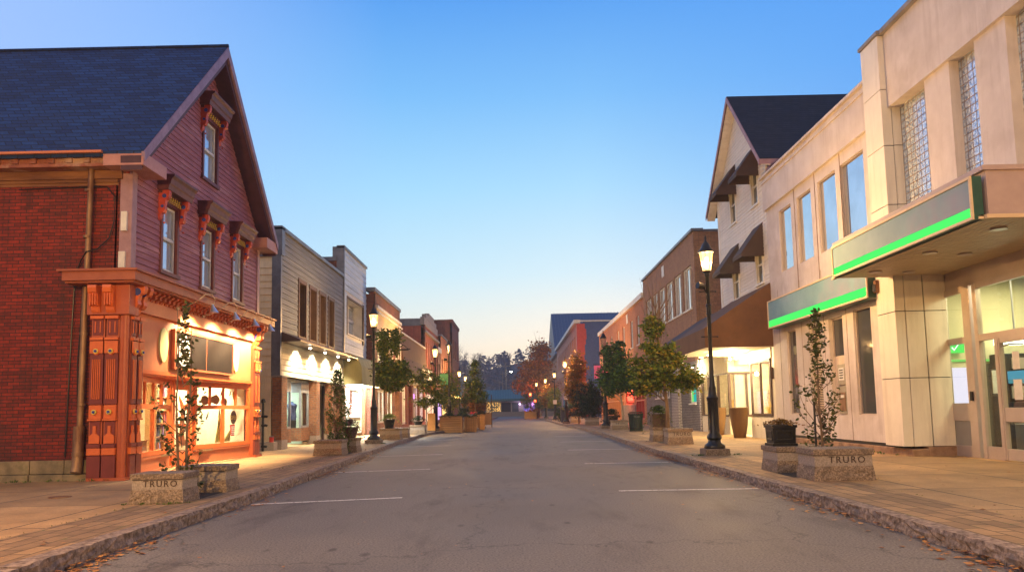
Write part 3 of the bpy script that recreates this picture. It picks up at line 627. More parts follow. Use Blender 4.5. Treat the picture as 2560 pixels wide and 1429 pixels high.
    # pilasters: two facing the viewer, two facing the street on each end
    def pilaster(place, w, back):
        """place(a across, o outward, z)"""
        def MBp(): return MB(place)
        m = MBp(); m.box(-w/2, w/2, back, 0, .2, 3.38)
        po = b.part('pilaster', m, M['rust'])
        m = MBp(); h = w/2
        m.box(-h, h, 0, .05, .2, .62); m.box(-h, h, 0, .07, .78, .85); m.box(-h+.03, h-.03, .0, .02, .86, 1.3); m.box(-h, h, 0, .035, 1.62, 2.62)
        m.box(-h+.03, h-.03, 0, .018, 2.98, 3.3)
        m.obj('recessed_field', M['rust_dk'], po, b.loc)
        m = MBp()
        m.box(-h, h, 0, .06, .64, .77); m.prism([(-h+.03, .86), (h-.03, .86), (h-.03, 1.0), (.03, 1.06), (.03, 1.2), (-.03, 1.2), (-.03, 1.06), (-h+.03, 1.0)], 1, .02, .045)
        m.box(-h+.01, h-.01, .0, .04, 1.34, 1.6); m.box(-h, h, .035, .06, 2.62, 2.86); m.disc((0, .048, 2.64), .055, 1, .03, 14)
        m.box(-h, h, 0, .07, 2.88, 2.93); m.box(-h, h, 0, .07, 3.3, 3.36); m.box(-h, h, 0, .07, 1.3, 1.335)
        for q in range(5): a = -h+.055+q*(w-.11)/4; m.box(a-.008, a+.008, .035, .05, 1.72, 2.5)
        for a in (-.05, .05): m.box(a-.01, a+.01, .018, .03, 3.03, 3.25)
        m.obj('raised_moulding', M['orange'], po, b.loc)
        for zc in (1.47, 2.66):
            m = MBp(); m.lathe([(.055, .0), (.055, .02), (.04, .03), (.04, .015)], (0, 0, 0), 14)
            m.v = []; m.f = []; m.m = []
            m.disc((0, .07, zc), .05, 1, .03, 16); m.obj('rosette', M['yellow'], po, b.loc)
            m = MBp(); m.disc((0, .09, zc), .027, 1, .03, 12); m.obj('rosette_boss', M['blue'], po, b.loc)
        return po
    for xc in (-8.22, -7.93):
        pilaster(lambda a, o, z, xc=xc: (xc+a, 14.5-o, z), .26, -.18)
    pilaster(lambda a, o, z: (-7.64+o, 14.72+a, z), .2, -.2); pilaster(lambda a, o, z: (-7.64+o, 14.96+a, z), .2, -.2)
    pilaster(lambda a, o, z: (-7.68+o, 21.78+a, z), .2, -.2); pilaster(lambda a, o, z: (-7.68+o, 22.02+a, z), .2, -.2)
    m = MB(); m.box(-7.79, -7.66, 14.5, 14.62, .2, 3.38); m.tube([(-7.7, 14.55, .2), (-7.7, 14.55, 3.38)], .06, 10); m.box(-8.35, -7.6, 14.46, 14.7, .1, .2); m.box(-8.3, -7.55, 14.5, 15.05, .02, .1); m.box(-7.85, -7.58, 21.68, 22.14, .1, .2)
    b.part('corner_post', m, M['rust'], smooth=True)
    for xc in (-8.22, -7.93):
        m = MB(lambda u, v, z, xc=xc: (xc+u, 14.42-v, z)); scroll(m, None, 0, 3.42, .52, .17, .2)
        for q in (-.05, .0, .05): m.box(q-.012, q+.012, .1, .165, 3.55, 3.85)
        b.part('console_bracket', m, M['orange'])
    for uc in (14.72, 14.96, 21.78, 22.02):
        m = MB(T); scroll(m, None, uc, 3.4, .58, .14, .34); b.part('console_bracket', m, M['orange'])
        m = MB(T); m.prism([(.2+.08*math.cos(t*.7), 3.86+.08*math.sin(t*.7)) for t in range(9)], 0, uc-.076, uc+.076); m.prism([(.06, 3.55), (.12, 3.6), (.14, 3.75), (.08, 3.7)], 0, uc-.074, uc+.074)
        b.part('scroll_inlay', m, M['blue'])
    # oval plaques, side pipe, cable, meter boxes
    for uc in (16.22, 20.45):
        m = MB(T); m.disc((uc, -.0, 2.93), .19, 1, .04, 32, ry=.38); b.part('oval_plaque', m, surf('pale_yellow_plaque', (.75, .72, .3), (.85, .82, .38), 3, .5, .02) if uc < 17 else MATS['pale_yellow_plaque'])
    # display windows (splayed towards the recessed door)
    def splay(A, B):
        (xa, ya), (xb, yb) = A, B; d = Vector((xb-xa, yb-ya)); ln = d.length; d /= ln; n = Vector((d.y, -d.x))
        if n.x < 0: n = -n
        return ln, (lambda u, v, z: (xa+d.x*u+n.x*v, ya+d.y*u+n.y*v, z))
    for A, Bp in (((-7.78, 15.08), (-8.22, 17.62)), ((-8.22, 18.9), (-7.8, 21.66))):
        ln, T2 = splay(A, Bp)
        w = MB(T2); fr = .09; z0, z1, zm = .62, 2.1, 1.58
        w.box(0, ln, -.07, .05, z0-.1, z0); w.box(0, ln, -.05, .03, z1, 2.24); w.box(fr, ln-fr, -.05, .03, zm-.05, zm+.05)
        w.box(0, fr, -.05, .04, z0, z1); w.box(ln-fr, ln, -.05, .04, z0, z1); w.box(ln/2-.035, ln/2+.035, -.05, .03, z0, zm-.05)
        for k in (1, 2, 3): u = fr+(ln-2*fr)*k/4; w.box(u-.025, u+.025, -.04, .02, zm+.05, z1)
        wo = b.part('display_window', w, M['orange'])
        p = MB(T2); p.box(fr, ln-fr, -.02, -.012, z0, z1); p.obj('pane', M['gl'], wo, b.loc)
        q = MB(T2); q.box(-.02, ln+.02, -.07, .0, .1, z0-.1); q.box(-.02, ln+.02, -.02, .04, z0-.16, z0-.1); q.box(-.02, ln+.02, -.02, .05, .1, .2)
        b.part('bulkhead', q, M['salmon'])
    d = MB(T); du0, du1, dv = 17.72, 18.8, -.5
    d.box(du0, du0+.12, dv-.05, dv+.05, .14, 2.22); d.box(du1-.12, du1, dv-.05, dv+.05, .14, 2.22); d.box(du0+.12, du1-.12, dv-.04, dv+.04, 2.0, 2.22); d.box(du0+.12, du1-.12, dv-.04, dv+.03, .14, .5); d.box(du0+.12, du1-.12, dv-.04, dv+.03, 1.1, 1.17)
    do = b.part('shop_door', d, M['orange']); p = MB(T); p.box(du0+.12, du1-.12, dv-.01, dv, .5, 2.0); p.obj('pane', M['gl'], do, b.loc)
    p = MB(T); p.tube([(du1-.17, dv+.06, 1.0), (du1-.17, dv+.09, 1.05), (du1-.17, dv+.09, 1.3), (du1-.17, dv+.06, 1.35)], .013, 6); p.obj('handle', M['yellow'], do, b.loc)
    m = MB(T); m.box(15.1, 21.7, -.6, -.02, .1, .155); b.part('doorstep', m, M['concrete'])
    # lit interior
    m = MB(T); m.box(U0+.3, U1-.3, -4.1, -4.0, .1, 2.9); m.box(U0+.28, U0+.32, -4, -.25, .1, 2.9); m.box(U1-.32, U1-.28, -4, -.25, .1, 2.9); m.box(U0+.3, U1-.3, -4, -.1, 2.62, 2.7)
    m.box(19.15, 21.6, -1.75, -1.7, .6, 2.3)
    b.part('shop_interior', m, M['plaster'])
    m = MB(T); m.box(U0+.3, U1-.3, -4, -.6, .1, .16); m.box(15.2, 17.5, -1.3, -.3, .45, .5); m.box(19.1, 21.5, -1.6, -.3, .45, .5); b.part('shop_floor', m, M['floorw'])
    m = MB(); x = -8.52   # downspout
    m.tube([(-8.5, 14.55, 6.42), (-8.5, 14.55, 5.7), (-8.53, 14.57, 4.3)], .055, 10); m.tube([(-8.53, 14.55, 4.15), (-8.56, 14.56, 1.2)], .06, 10); m.tube([(-8.57, 14.55, 1.2), (-8.58, 14.55, .45), (-8.58, 14.5, .3)], .1, 12); m.tube([(-8.57, 14.55, .7), (-8.57, 14.55, .62)], .115, 12)
    for z in (5.9, 4.95, 3.0, 1.6): m.tube([(-8.54, 14.55, z), (-8.54, 14.55, z+.05)], .072, 10)
    b.part('downspout', m, M['copper'], smooth=True)
    m = MB(); pts = [(-8.42, 14.63, 6.03), (-8.2, 14.62, 6.01), (-8.03, 14.6, 5.8), (-8.03, 14.6, 5.3), (-8.12, 14.6, 4.95), (-8.35, 14.58, 4.72), (-8.5, 14.48, 4.66), (-8.68, 14.6, 4.5), (-8.8, 14.63, 4.2), (-8.84, 14.64, 3.0), (-8.88, 14.64, .6)]
    m.tube(pts, .013, 6); m.tube([(-8.42, 14.63, 6.03), (-10, 14.64, 6.0)], .012, 6); m.tube([(-8.62, 14.63, 4.1), (-8.7, 14.64, 2.4), (-8.64, 14.64, .8)], .01, 6)
    b.part('cable', m, M['black'])
    m = MB(); m.box(-7.9, -7.78, 14.6, U0, 5.1, 5.5); b.part('meter_box', m, M['white'], bevel=.008)
    m = MB(); m.box(-7.93, -7.8, 14.6, U0, 4.35, 4.68); b.part('meter_box', m, M['white'], bevel=.008)
    return b
B1 = l1()
# shop sign with round emblem (writing unreadable in the photo: plain board with ring emblem)
T1 = side(-1, 7.75)
sg = Th('shop_sign', 'dark brown shop signboard with a round white emblem over the bookshop window', 'sign', (-7.7, 18.3, 2.5))
m = MB(T1); m.box(16.68, 20.05, -.02, .06, 2.47, 3.28); sg.part('board', m, surf('dark_sign_board', (.012, .008, .007), (.02, .014, .011), 1.2, .8, .05, spec=.08), bevel=.01)
m = MB(T1)
m.box(16.62, 20.11, -.02, .075, 3.28, 3.33); m.box(16.62, 20.11, -.02, .075, 2.42, 2.47); m.box(16.62, 16.68, -.02, .075, 2.47, 3.28); m.box(20.05, 20.11, -.02, .075, 2.47, 3.28); m.box(18.36, 18.375, .06, .066, 2.47, 3.28)
sg.part('frame', m, M['rust'])
m = MB(T1); c0, c1 = 17.1, 2.87
for i in range(40):
    a, a2 = i*2*math.pi/40, (i+1)*2*math.pi/40
    for r0, r1 in ((.33, .36), (.215, .235)):
        m.quad(*[(c0+r*math.cos(t)*.92, .066, c1+r*math.sin(t)) for r, t in ((r0, a), (r1, a), (r1, a2), (r0, a2))])
    if i % 5 not in (0,):
        m.quad(*[(c0+r*math.cos(t)*.92, .066, c1+r*math.sin(t)) for r, t in ((.25, a+.03), (.31, a+.03), (.31, a2-.05), (.25, a2-.05))])
m.prism([(c0-.13, c1-.12), (c0-.02, c1-.09), (c0-.02, c1+.14), (c0-.13, c1+.1)], 1, .062, .068); m.prism([(c0+.13, c1-.12), (c0+.02, c1-.09), (c0+.02, c1+.14), (c0+.13, c1+.1)], 1, .062, .068)
sg.part('emblem', m, M['white'], recalc=False)
# gooseneck lamps
gl = None
for i, (u, ord_) in enumerate(((17.35, 'first'), (18.75, 'second'), (20.15, 'third'), (21.45, 'fourth'))):
    lab = f'{ord_} gooseneck lamp from the corner pilasters, on the bookshop frieze'
    if gl is None:
        gl = Th('gooseneck_lamp', lab, 'wall lamp', (-7.7, u, 3.82), 'gooseneck lamps over the bookshop sign')
        m = MB(); m.disc((-7.7, u-.6, 3.84), .07, 0, .05, 16); gl.part('wall_plate', m, M['cream'])
        m = MB(); m.tube([(-7.68, u-.6, 3.84), (-7.55, u-.52, 3.86), (-7.38, u-.35, 4.0), (-7.25, u-.15, 4.2), (-7.15, u-.02, 4.22), (-7.1, u+.04, 4.1), (-7.12, u+.02, 3.98)], .012, 6); gl.part('curved_arm', m, M['cream'], smooth=True)
        m = MB(lambda x, y, z, u=u: (-7.12+x-.25*z, u+y, 3.88+z)); m.lathe([(.105, -.1), (.1, -.09), (.05, .02), (.03, .06), (.03, .1), (.001, .11)], (0, 0, 0), 16)
        gl.part('lamp_shade', m, surf('galvanised_shade', (.45, .5, .58), (.6, .65, .72), 4, .35, .03, metal=.6), smooth=True)
        m = MB(); m.lathe([(.001, -.035), (.025, -.02), (.03, 0), (.02, .02), (.001, .03)], (-7.12, u, 3.84), 10); gl.part('bulb', m, M['bulb'])
        gl.light('SPOT', (-7.1, u, 3.72), 190, (1, .72, .4), spot_size=rad(120), spot_blend=.6, shadow_soft_size=.05, rot=Euler((0, rad(33), 0)))
        gl_e = gl.e
    else: dup(gl_e, (-7.7, u, 3.82), label=lab)
# things in the shop window
def bookcase(x, y0, y1, z0, z1, label):
    """shelves against a wall, facing +x"""
    t = Th('bookcase', label, 'bookcase', (x, (y0+y1)/2, z0)); m = MB(); n = int((z1-z0)/.34)
    m.box(x-.03, x, y0, y1, z0, z1); m.box(x, x+.25, y0, y0+.03, z0, z1); m.box(x, x+.25, y1-.03, y1, z0, z1)
    zs = [z0+(z1-z0)*k/n for k in range(n+1)]
    for z in zs: m.box(x, x+.25, y0+.03, y1-.03, z-.012, z+.012)
    t.part('shelf_frame', m, M['shelfw']); bk = MB(); R = random.Random(int(y0*100))
    for z in zs[:-1]:
        y = y0+.05
        while y < y1-.1:
            w = R.uniform(.02, .06); h = R.uniform(.16, .29)
            if R.random() < .12: y += .12; continue
            bk.box(x+.03, x+R.uniform(.16, .23), y, y+w-.004, z+.014, z+.014+h, m=R.randrange(6)); y += w
    cs = [(.6, .12, .05), (.1, .2, .5), (.75, .6, .2), (.12, .35, .18), (.75, .7, .6), (.25, .1, .2)]
    t.part('books', bk, [MATS.get(f'book_{i}') or plain(f'book_{i}', c, .6) for i, c in enumerate(cs)]).data.polygons
    o = t.e.children[-1]; o['kind'] = 'stuff'
    return t
bookcase(-10.0, 15.1, 18.3, .16, 2.5, 'long bookcase behind the first display window of the bookshop')
bookcase(-11.6, 18.2, 21.6, .16, 2.5, 'long bookcase at the back of the bookshop behind the shop door')
bookcase(-9.45, 18.95, 19.9, .5, 2.2, 'narrow bookcase of red and blue books in the window beyond the shop door')
def cutout(name, pts, x, label, cat, mat, th=.01, group=None):
    m = MB(); m.prism(pts, 0, x, x+th); ys = [p[0] for p in pts]; zs = [p[1] for p in pts]
    return single(name, m, mat, label, cat, group, origin=(x, sum(ys)/len(ys), min(zs)))
def bat(y, z, s, x, label):
    p = [(-1, .25), (-.6, .1), (-.35, .3), (-.12, .15), (-.08, .35), (.08, .35), (.12, .15), (.35, .3), (.6, .1), (1, .25), (.75, -.25), (.4, -.1), (0, -.35), (-.4, -.1), (-.75, -.25)]
    c, q = math.cos(.9), math.sin(.9)
    cutout('paper_bat', [(y+s*(a*c-b_*q), z+s*(a*q+b_*c)) for a, b_ in p], x, label, 'paper bat', M['dark'], group='paper bats in the bookshop window')
bat(20.05, 1.35, .13, -8.35, 'large black paper bat in the lower pane of the lit bookshop window')
bat(20.7, 1.95, .1, -8.25, 'black paper bat in the third upper pane of the bookshop window')
bat(21.25, 1.98, .09, -8.2, 'black paper bat in the last upper pane beside the yellow moon')
R = random.Random(8)
def cloud(y, z, w, lab): cutout('paper_cloud', [(y+w*math.cos(t*.39)*(1+.15*R.random()), z+.1*math.sin(t*.39)*(1+.5*R.random())) for t in range(16)], -8.4, lab, 'paper cloud', plain('brown_paper', (.3, .17, .08), .8) if 'brown_paper' not in MATS else MATS['brown_paper'], group='brown paper clouds in the window')
cloud(20.0, 1.78, .26, 'brown paper cloud in the second upper pane'); cloud(20.68, 1.8, .3, 'brown paper cloud under the middle bat'); cloud(21.3, 1.74, .22, 'brown paper cloud under the yellow paper moon')
m = MB(); m.disc((-8.15, 21.42, 1.93), .1, 0, .01, 18, ry=.12); single('paper_moon', m, M['yellow'], 'round yellow paper moon in the last upper pane of the bookshop window', 'paper moon', origin=(-8.15, 21.42, 1.8))
cutout('paper_hill', [(20.45, .62), (21.55, .62), (21.55, .95), (21.3, .8), (21.1, .68), (20.95, .75), (20.75, 1.55), (20.7, 1.5), (20.65, 1.1)], -8.3, 'brown and green paper hill with a pointed peak in the bookshop window', 'window display', surf('painted_paper_hill', (.2, .13, .07), (.5, .5, .15), 5, .8, 0))
cutout('paper_path', [(20.62, .64), (20.8, .64), (20.86, .8), (20.72, .95), (20.82, 1.1), (20.74, 1.25), (20.8, 1.4), (20.74, 1.4), (20.66, 1.25), (20.74, 1.1), (20.6, .9)], -8.28, 'winding yellow paper path up the paper hill', 'window display', M['yellow'])
t = Th('open_sign', 'round brown OPEN sign above the red basket in the bookshop window', 'sign', (-8.02, 21.05, 1.12))
m = MB(); m.disc((-8.02, 21.05, 1.3), .2, 0, .02, 28, ry=.19); t.part('board', m, plain('sign_brown', (.16, .09, .06), .6))
m = MB(); m.text('OPEN', .17, lambda x, y, d: (-8.005+d, 21.05+x, 1.24+y), .004); t.part('lettering', m, M['yellow'], recalc=False)
t = Th('red_basket', 'small red lattice basket hanging under the round open sign', 'basket', (-8.02, 21.05, .8))
m = MB()
m.prism([(20.87, 1.1), (21.2, 1.1), (21.16, .78), (20.95, .78)], 0, -8.05, -8.03); t.part('back_panel', m, plain('basket_red', (.7, .03, .03), .5))
m = MB()
for i in range(4):
    for j in range(5): m.box(-8.03, -8.022, 20.95+i*.055, 20.985+i*.055, .82+j*.05, .85+j*.05)
t.part('lattice', m, M['white'])
m = MB(); R = random.Random(17)
cutout('paper_tree', [(18.95, .6), (19.75, .6), (19.5, .75), (19.42, 1.1), (19.5, 1.5), (19.8, 1.65), (19.75, 1.72), (19.4, 1.65), (19.15, 1.9), (19.1, 1.85), (19.25, 1.5), (19.2, 1.0), (19.1, .75)], -8.7, 'twisted orange paper tree standing in the bookshop window', 'window display', surf('orange_paper', (.6, .22, .04), (.75, .4, .12), 6, .8, 0))
for k, (y, lab) in enumerate(((15.45, 'small pale table lamp with a round shade in the bookshop window'),)):
    t = Th('table_lamp', lab, 'lamp', (-8.5, y, .5)); m = MB(); m.lathe([(.09, 0), (.09, .02), (.015, .04), (.015, .5)], (-8.5, y, .5), 12); t.part('stand', m, M['yellow']); m = MB(); m.lathe([(.12, .4), (.13, .5), (.1, .62), (.03, .68)], (-8.5, y, .5), 14); t.part('lamp_shade', m, emis('glowing_shade', (1, .75, .4), 3))
for k, (y, z, w, h) in enumerate(((16.0, .5, .5, .38), (16.9, .5, .4, .3), (15.7, .88, .3, .2))):
    m = MB(); m.box(-8.75, -8.5, y-w/2, y+w/2, z, z+h); m.box(-8.78, -8.47, y-w/2-.02, y+w/2+.02, z+h, z+h+.03)
    single('display_box', m, M['shelfw'], ('wide wooden display box on the bookshop window floor', 'smaller wooden display box beside the shop door', 'little wooden box stacked on the wide display box')[k], 'display box', 'display boxes in the bookshop window', origin=(-8.6, y, z))
def area(name, loc, sx, sy, power, color, parent=None, rot=(0, 0, 0), label=None):
    """ceiling light: a glowing panel with its lamp"""
    t = Th(name, label, 'ceiling light', loc); m = MB(); m.box(loc[0]-sx/2, loc[0]+sx/2, loc[1]-sy/2, loc[1]+sy/2, loc[2]+.01, loc[2]+.03)
    k = 'ceil_%02x%02x%02x' % tuple(int(min(1, c)*255) for c in color)
    t.part('diffuser', m, MATS.get(k) or emis(k, color, 5))
    t.light('AREA', loc, power*.42, color, shape='RECTANGLE', size=sx, size_y=sy)
    return t
area('ceiling_light', (-9.0, 16.4, 2.58), .6, 2.0, 150, (1, .74, .38), label='warm ceiling light inside the bookshop behind the first display window')
area('ceiling_light', (-8.6, 20.3, 2.58), .7, 2.2, 190, (1, .8, .5), label='warm ceiling light inside the bookshop above the white backdrop')
area('ceiling_light', (-10.6, 18.4, 2.58), .6, 4.5, 160, (1, .72, .36), label='warm ceiling light at the back of the bookshop')

# ---------------------------------------------------------------- generic pieces
def shell(b, s, X, u0, u1, zt, depth, mat, roofm, near=True, far=True, zr=None, name='side_wall'):
    """flank walls, back wall and flat roof"""
    zr = zr or zt-.4; m = MB(side(s, X))
    m.box(u0, u0+.25, -depth, -.26, 0, zr); m.box(u1-.25, u1, -depth, -.26, 0, zr); m.box(u0+.25, u1-.25, -depth, -depth+.25, 0, zr)
    b.part(name, m, mat)
    m = MB(side(s, X)); m.box(u0+.01, u1-.01, -depth+.01, -.27, zr-.12, zr-.02); b.part('roof', m, roofm)
def l2():
    X = 8.3; T = side(-1, X); U0, U1 = 25.9, 35.52
    b = Th('grey_boarded_shop', 'grey boarded shop with four narrow recessed windows and a brown metal awning', 'building', (-X, U0, 0))
    hs = [(28.2, 29.08, 4.35, 6.43), (29.72, 30.62, 4.35, 6.43), (31.22, 32.12, 4.35, 6.43), (32.72, 33.6, 4.35, 6.43)]
    m = MB(T); clap(m, 4.1, 7.9, .2, lambda z: (U0+.12, U1), [(a-.06, c+.06, d-.06, e+.06) for a, c, d, e in hs], 0, .03); b.part('board_wall', m, M['gray_clap'], recalc=False)
    m = MB(T); clap(m, 2.72, 4.1, .2, lambda z: (U0+.12, U1), (), 0, .03); b.part('lower_board_wall', m, M['pale_clap'], recalc=False)
    m = MB(T); wall(m, U0, U1, 2.7, 8.0, hs, -.01, .5); b.part('wall_core', m, M['brown'])
    m = MB(T)
    for a, c, d, e in hs:
        for q in ((a-.12, a, d-.3, e+.14), (c, c+.12, d-.3, e+.14)): m.box(q[0], q[1], 0, .055, q[2], q[3])
        m.box(a, c, 0, .05, e, e+.14); m.box(a, c, 0, .05, d-.3, d)
    b.part('window_surround', m, M['brown'])
    for a, c, d, e in hs: window(b, T, a, c, d, e, M['white'], M['gold'], rec=.34, cas=0, fr=.07, rails=(.25,), mull=(), sill=False)
    m = MB(T); m.box(U0-.02, U0+.12, -.26, .06, 2.72, 8.0); b.part('corner_board', m, M['steel'])
    m = MB(T); m.box(U0-.04, U1, -.3, .1, 7.93, 8.06); m.box(U0-.04, U0+.3, -.4, .1, 7.0, 8.0); b.part('parapet_cap', m, M['steel'])
    m = MB(T)
    for k in range(int(6.7/.24)):
        z = .3+k*.24; vf = -.25 if z < 2.7 else -.27; m.quad((U0-.035, -1.2-.0, z), (U0-.035, vf, z), (U0-.005, vf, z+.24), (U0-.005, -1.2, z+.24)); m.quad((U0, -1.2, z), (U0-.035, -1.2, z), (U0-.035, vf, z), (U0, vf, z))
        m.quad((U0-.035, -12, z), (U0-.035, -1.2, z), (U0-.005, -1.2, z+.24), (U0-.005, -12, z+.24)); m.quad((U0, -12, z), (U0-.035, -12, z), (U0-.035, -1.2, z), (U0, -1.2, z))
    b.part('side_boards', m, M['cream_lt'], recalc=False)
    shell(b, -1, X, U0, U1, 8, 12, M['cream_lt'], M['slate_dk'], zr=6.95)
    m = MB(T); m.box(U0-.06, U0+.3, -12, -.3, 6.95, 7.06); b.part('roof_edge', m, M['steel'])
    # shopfront
    m = MB(T)
    for a, c in ((25.88, 26.5), (30.42, 30.95), (33.05, 33.6), (34.9, 35.5)): m.box(a, c, -.22, .12, .45, 2.66)
    m.box(26.5, 27.9, -.35, -.15, .3, .82); m.box(29.2, 30.42, -.35, -.15, .3, .82)
    b.part('brick_pier', m, M['brown_br'])
    m = MB(T)
    for a, c in ((25.86, 26.52), (30.4, 30.97), (33.03, 33.62), (34.88, 35.52)): m.box(a, c, -.24, .14, .1, .46); m.box(a, c, -.24, .14, 2.66, 2.72)
    b.part('pier_base', m, M['granite_s'])
    m = MB(T); m.box(26.5, 30.42, -1.6, -.3, 2.6, 2.7); m.box(30.95, 33.05, -1.6, -.3, 2.6, 2.7); b.part('entrance_ceiling', m, M['white'])
    for a, c, v in ((26.52, 27.95, -.22), (29.25, 30.4, -.22)):
        w = MB(T); f = .07
        w.box(a, a+f, v-.04, v+.04, .82, 2.6); w.box(c-f, c, v-.04, v+.04, .82, 2.6); w.box(a+f, c-f, v-.04, v+.04, .82, .9); w.box(a+f, c-f, v-.04, v+.04, 2.2, 2.6)
        wo = b.part('display_window', w, M['grey']); p = MB(T); p.box(a+f, c-f, v-.01, v, .9, 2.2); p.obj('pane', M['gl'], wo, b.loc)
    # splayed returns to the recessed door
    for (ua, va), (ub, vb) in (((27.95, -.22), (28.15, -1.3)), ((29.25, -.22), (29.1, -1.3))):
        m = MB(); pa, pb = T(ua, va, 0), T(ub, vb, 0)
        for z0, z1, mt, nm in ((.3, .82, M['brown_br'], 'brick_pier'), (2.2, 2.6, M['grey'], 'entrance_panel')):
            q = MB(); q.quad((pa[0], pa[1], z0), (pb[0], pb[1], z0), (pb[0], pb[1], z1), (pa[0], pa[1], z1)); b.part(nm, q, mt)
        q = MB(); q.quad((pa[0], pa[1], .82), (pb[0], pb[1], .82), (pb[0], pb[1], 2.2), (pa[0], pa[1], 2.2)); b.part('side_pane', q, M['gl'])
    d = MB(T); d.box(28.15, 28.25, -1.35, -1.28, .14, 2.6); d.box(29.02, 29.1, -1.35, -1.28, .14, 2.6); d.box(28.25, 29.02, -1.35, -1.28, 2.1, 2.25); d.box(28.25, 29.02, -1.35, -1.28, .14, .4)
    do = b.part('shop_door', d, M['grey']); p = MB(T); p.box(28.25, 29.02, -1.32, -1.31, .4, 2.1); p.obj('pane', M['gl'], do, b.loc)
    d = MB(T); d.box(30.95, 33.05, -1.0, -.95, .14, 2.6); b.part('dark_doorway', d, M['dark'])
    d = MB(T); d.box(33.6, 34.9, -.5, -.4, .14, 2.6); b.part('recess_panel', d, M['brown'])
    m = MB(T); m.box(26.2, 30.5, -4, -3.9, .1, 2.7); m.box(26.2, 26.3, -3.9, -.5, .1, 2.7); m.box(30.5, 30.6, -3.9, -.5, .1, 2.7); b.part('shop_interior', m, plain('pale_green_plaster', (.5, .62, .5), .8))
    m = MB(T); m.box(26.0, 35.4, -4, .05, .05, .15); b.part('shop_floor', m, M['concrete'])
    # sloped metal awning
    m = MB(T); m.prism([(0, 4.28), (.02, 4.28), (.72, 3.98), (.72, 3.92), (0, 3.92)], 0, U0+.15, U1+.1)
    b.part('metal_awning', m, surf('brown_metal_awning', (.12, .09, .08), (.2, .15, .13), 2, .4, .1, metal=.5))
    return b
B2 = l2()
area('ceiling_light', (-9.6, 28.5, 2.56), 1.2, 2.6, 130, (.8, .95, .85), label='cool ceiling light inside the grey boarded clothes shop')
dl = None
for i, u in enumerate((27.9, 30.1, 32.3, 34.4)):
    lab = ('first', 'second', 'third', 'fourth')[i]+' bright downlight from the near end of the brown metal awning'
    if dl is None:
        dl = Th('downlight', lab, 'downlight', (-7.75, u, 3.9), 'downlights under the brown metal awning')
        m = MB(); m.lathe([(.05, 0), (.06, -.05), (.03, -.07)], (-7.75, u, 3.9), 12); dl.part('housing', m, M['white'])
        m = MB(); m.lathe([(.001, -.11), (.035, -.1), (.045, -.075), (.03, -.06)], (-7.75, u, 3.9), 10); dl.part('bulb', m, M['bulbw'])
        dl.light('SPOT', (-7.75, u, 3.76), 110, (1, .84, .55), spot_size=rad(125), spot_blend=.5, shadow_soft_size=.04, rot=Euler((0, rad(28), 0)))
        dle = dl.e
    else: dup(dle, (-7.75, u, 3.9), label=lab)
# mannequin with a jacket
def mannequin(x, y, z, label, cols, name='mannequin'):
    t = Th(name, label, 'mannequin', (x, y, z))
    m = MB(); m.lathe([(.12, 0), (.12, .02), (.015, .03), (.015, .85)], (x, y, z), 12); t.part('stand', m, M['grey'])
    m = MB(); m.lathe([(.14, .78), (.17, .85), (.15, 1.0), (.13, 1.1), (.17, 1.28), (.2, 1.4), (.17, 1.46), (.06, 1.5), (.05, 1.56), (.001, 1.57)], (x, y, z), 16, sq=1.0)
    m.tube([(x, y-.2, z+1.42), (x+.03, y-.26, z+1.15), (x+.08, y-.24, z+.92)], [.055, .05, .04], 8); m.tube([(x, y+.2, z+1.42), (x+.03, y+.26, z+1.15), (x+.08, y+.24, z+.92)], [.055, .05, .04], 8)
    t.part('jacket', m, cols, smooth=True)
    m = MB(); m.lathe([(.16, .35), (.17, .8), (.13, .86)], (x, y, z), 14); t.part('skirt', m, M['dark'])
    return t
mannequin(-8.75, 27.5, .3, 'shop mannequin in a lilac blazer and dark skirt in the grey shop window', surf('lilac_cloth', (.3, .22, .4), (.45, .36, .55), 8, .9, .2))
mannequin(-9.0, 29.8, .3, 'shop mannequin in a dark blue coat behind the second window of the grey shop', surf('navy_cloth', (.03, .05, .14), (.06, .09, .2), 8, .9, .2))
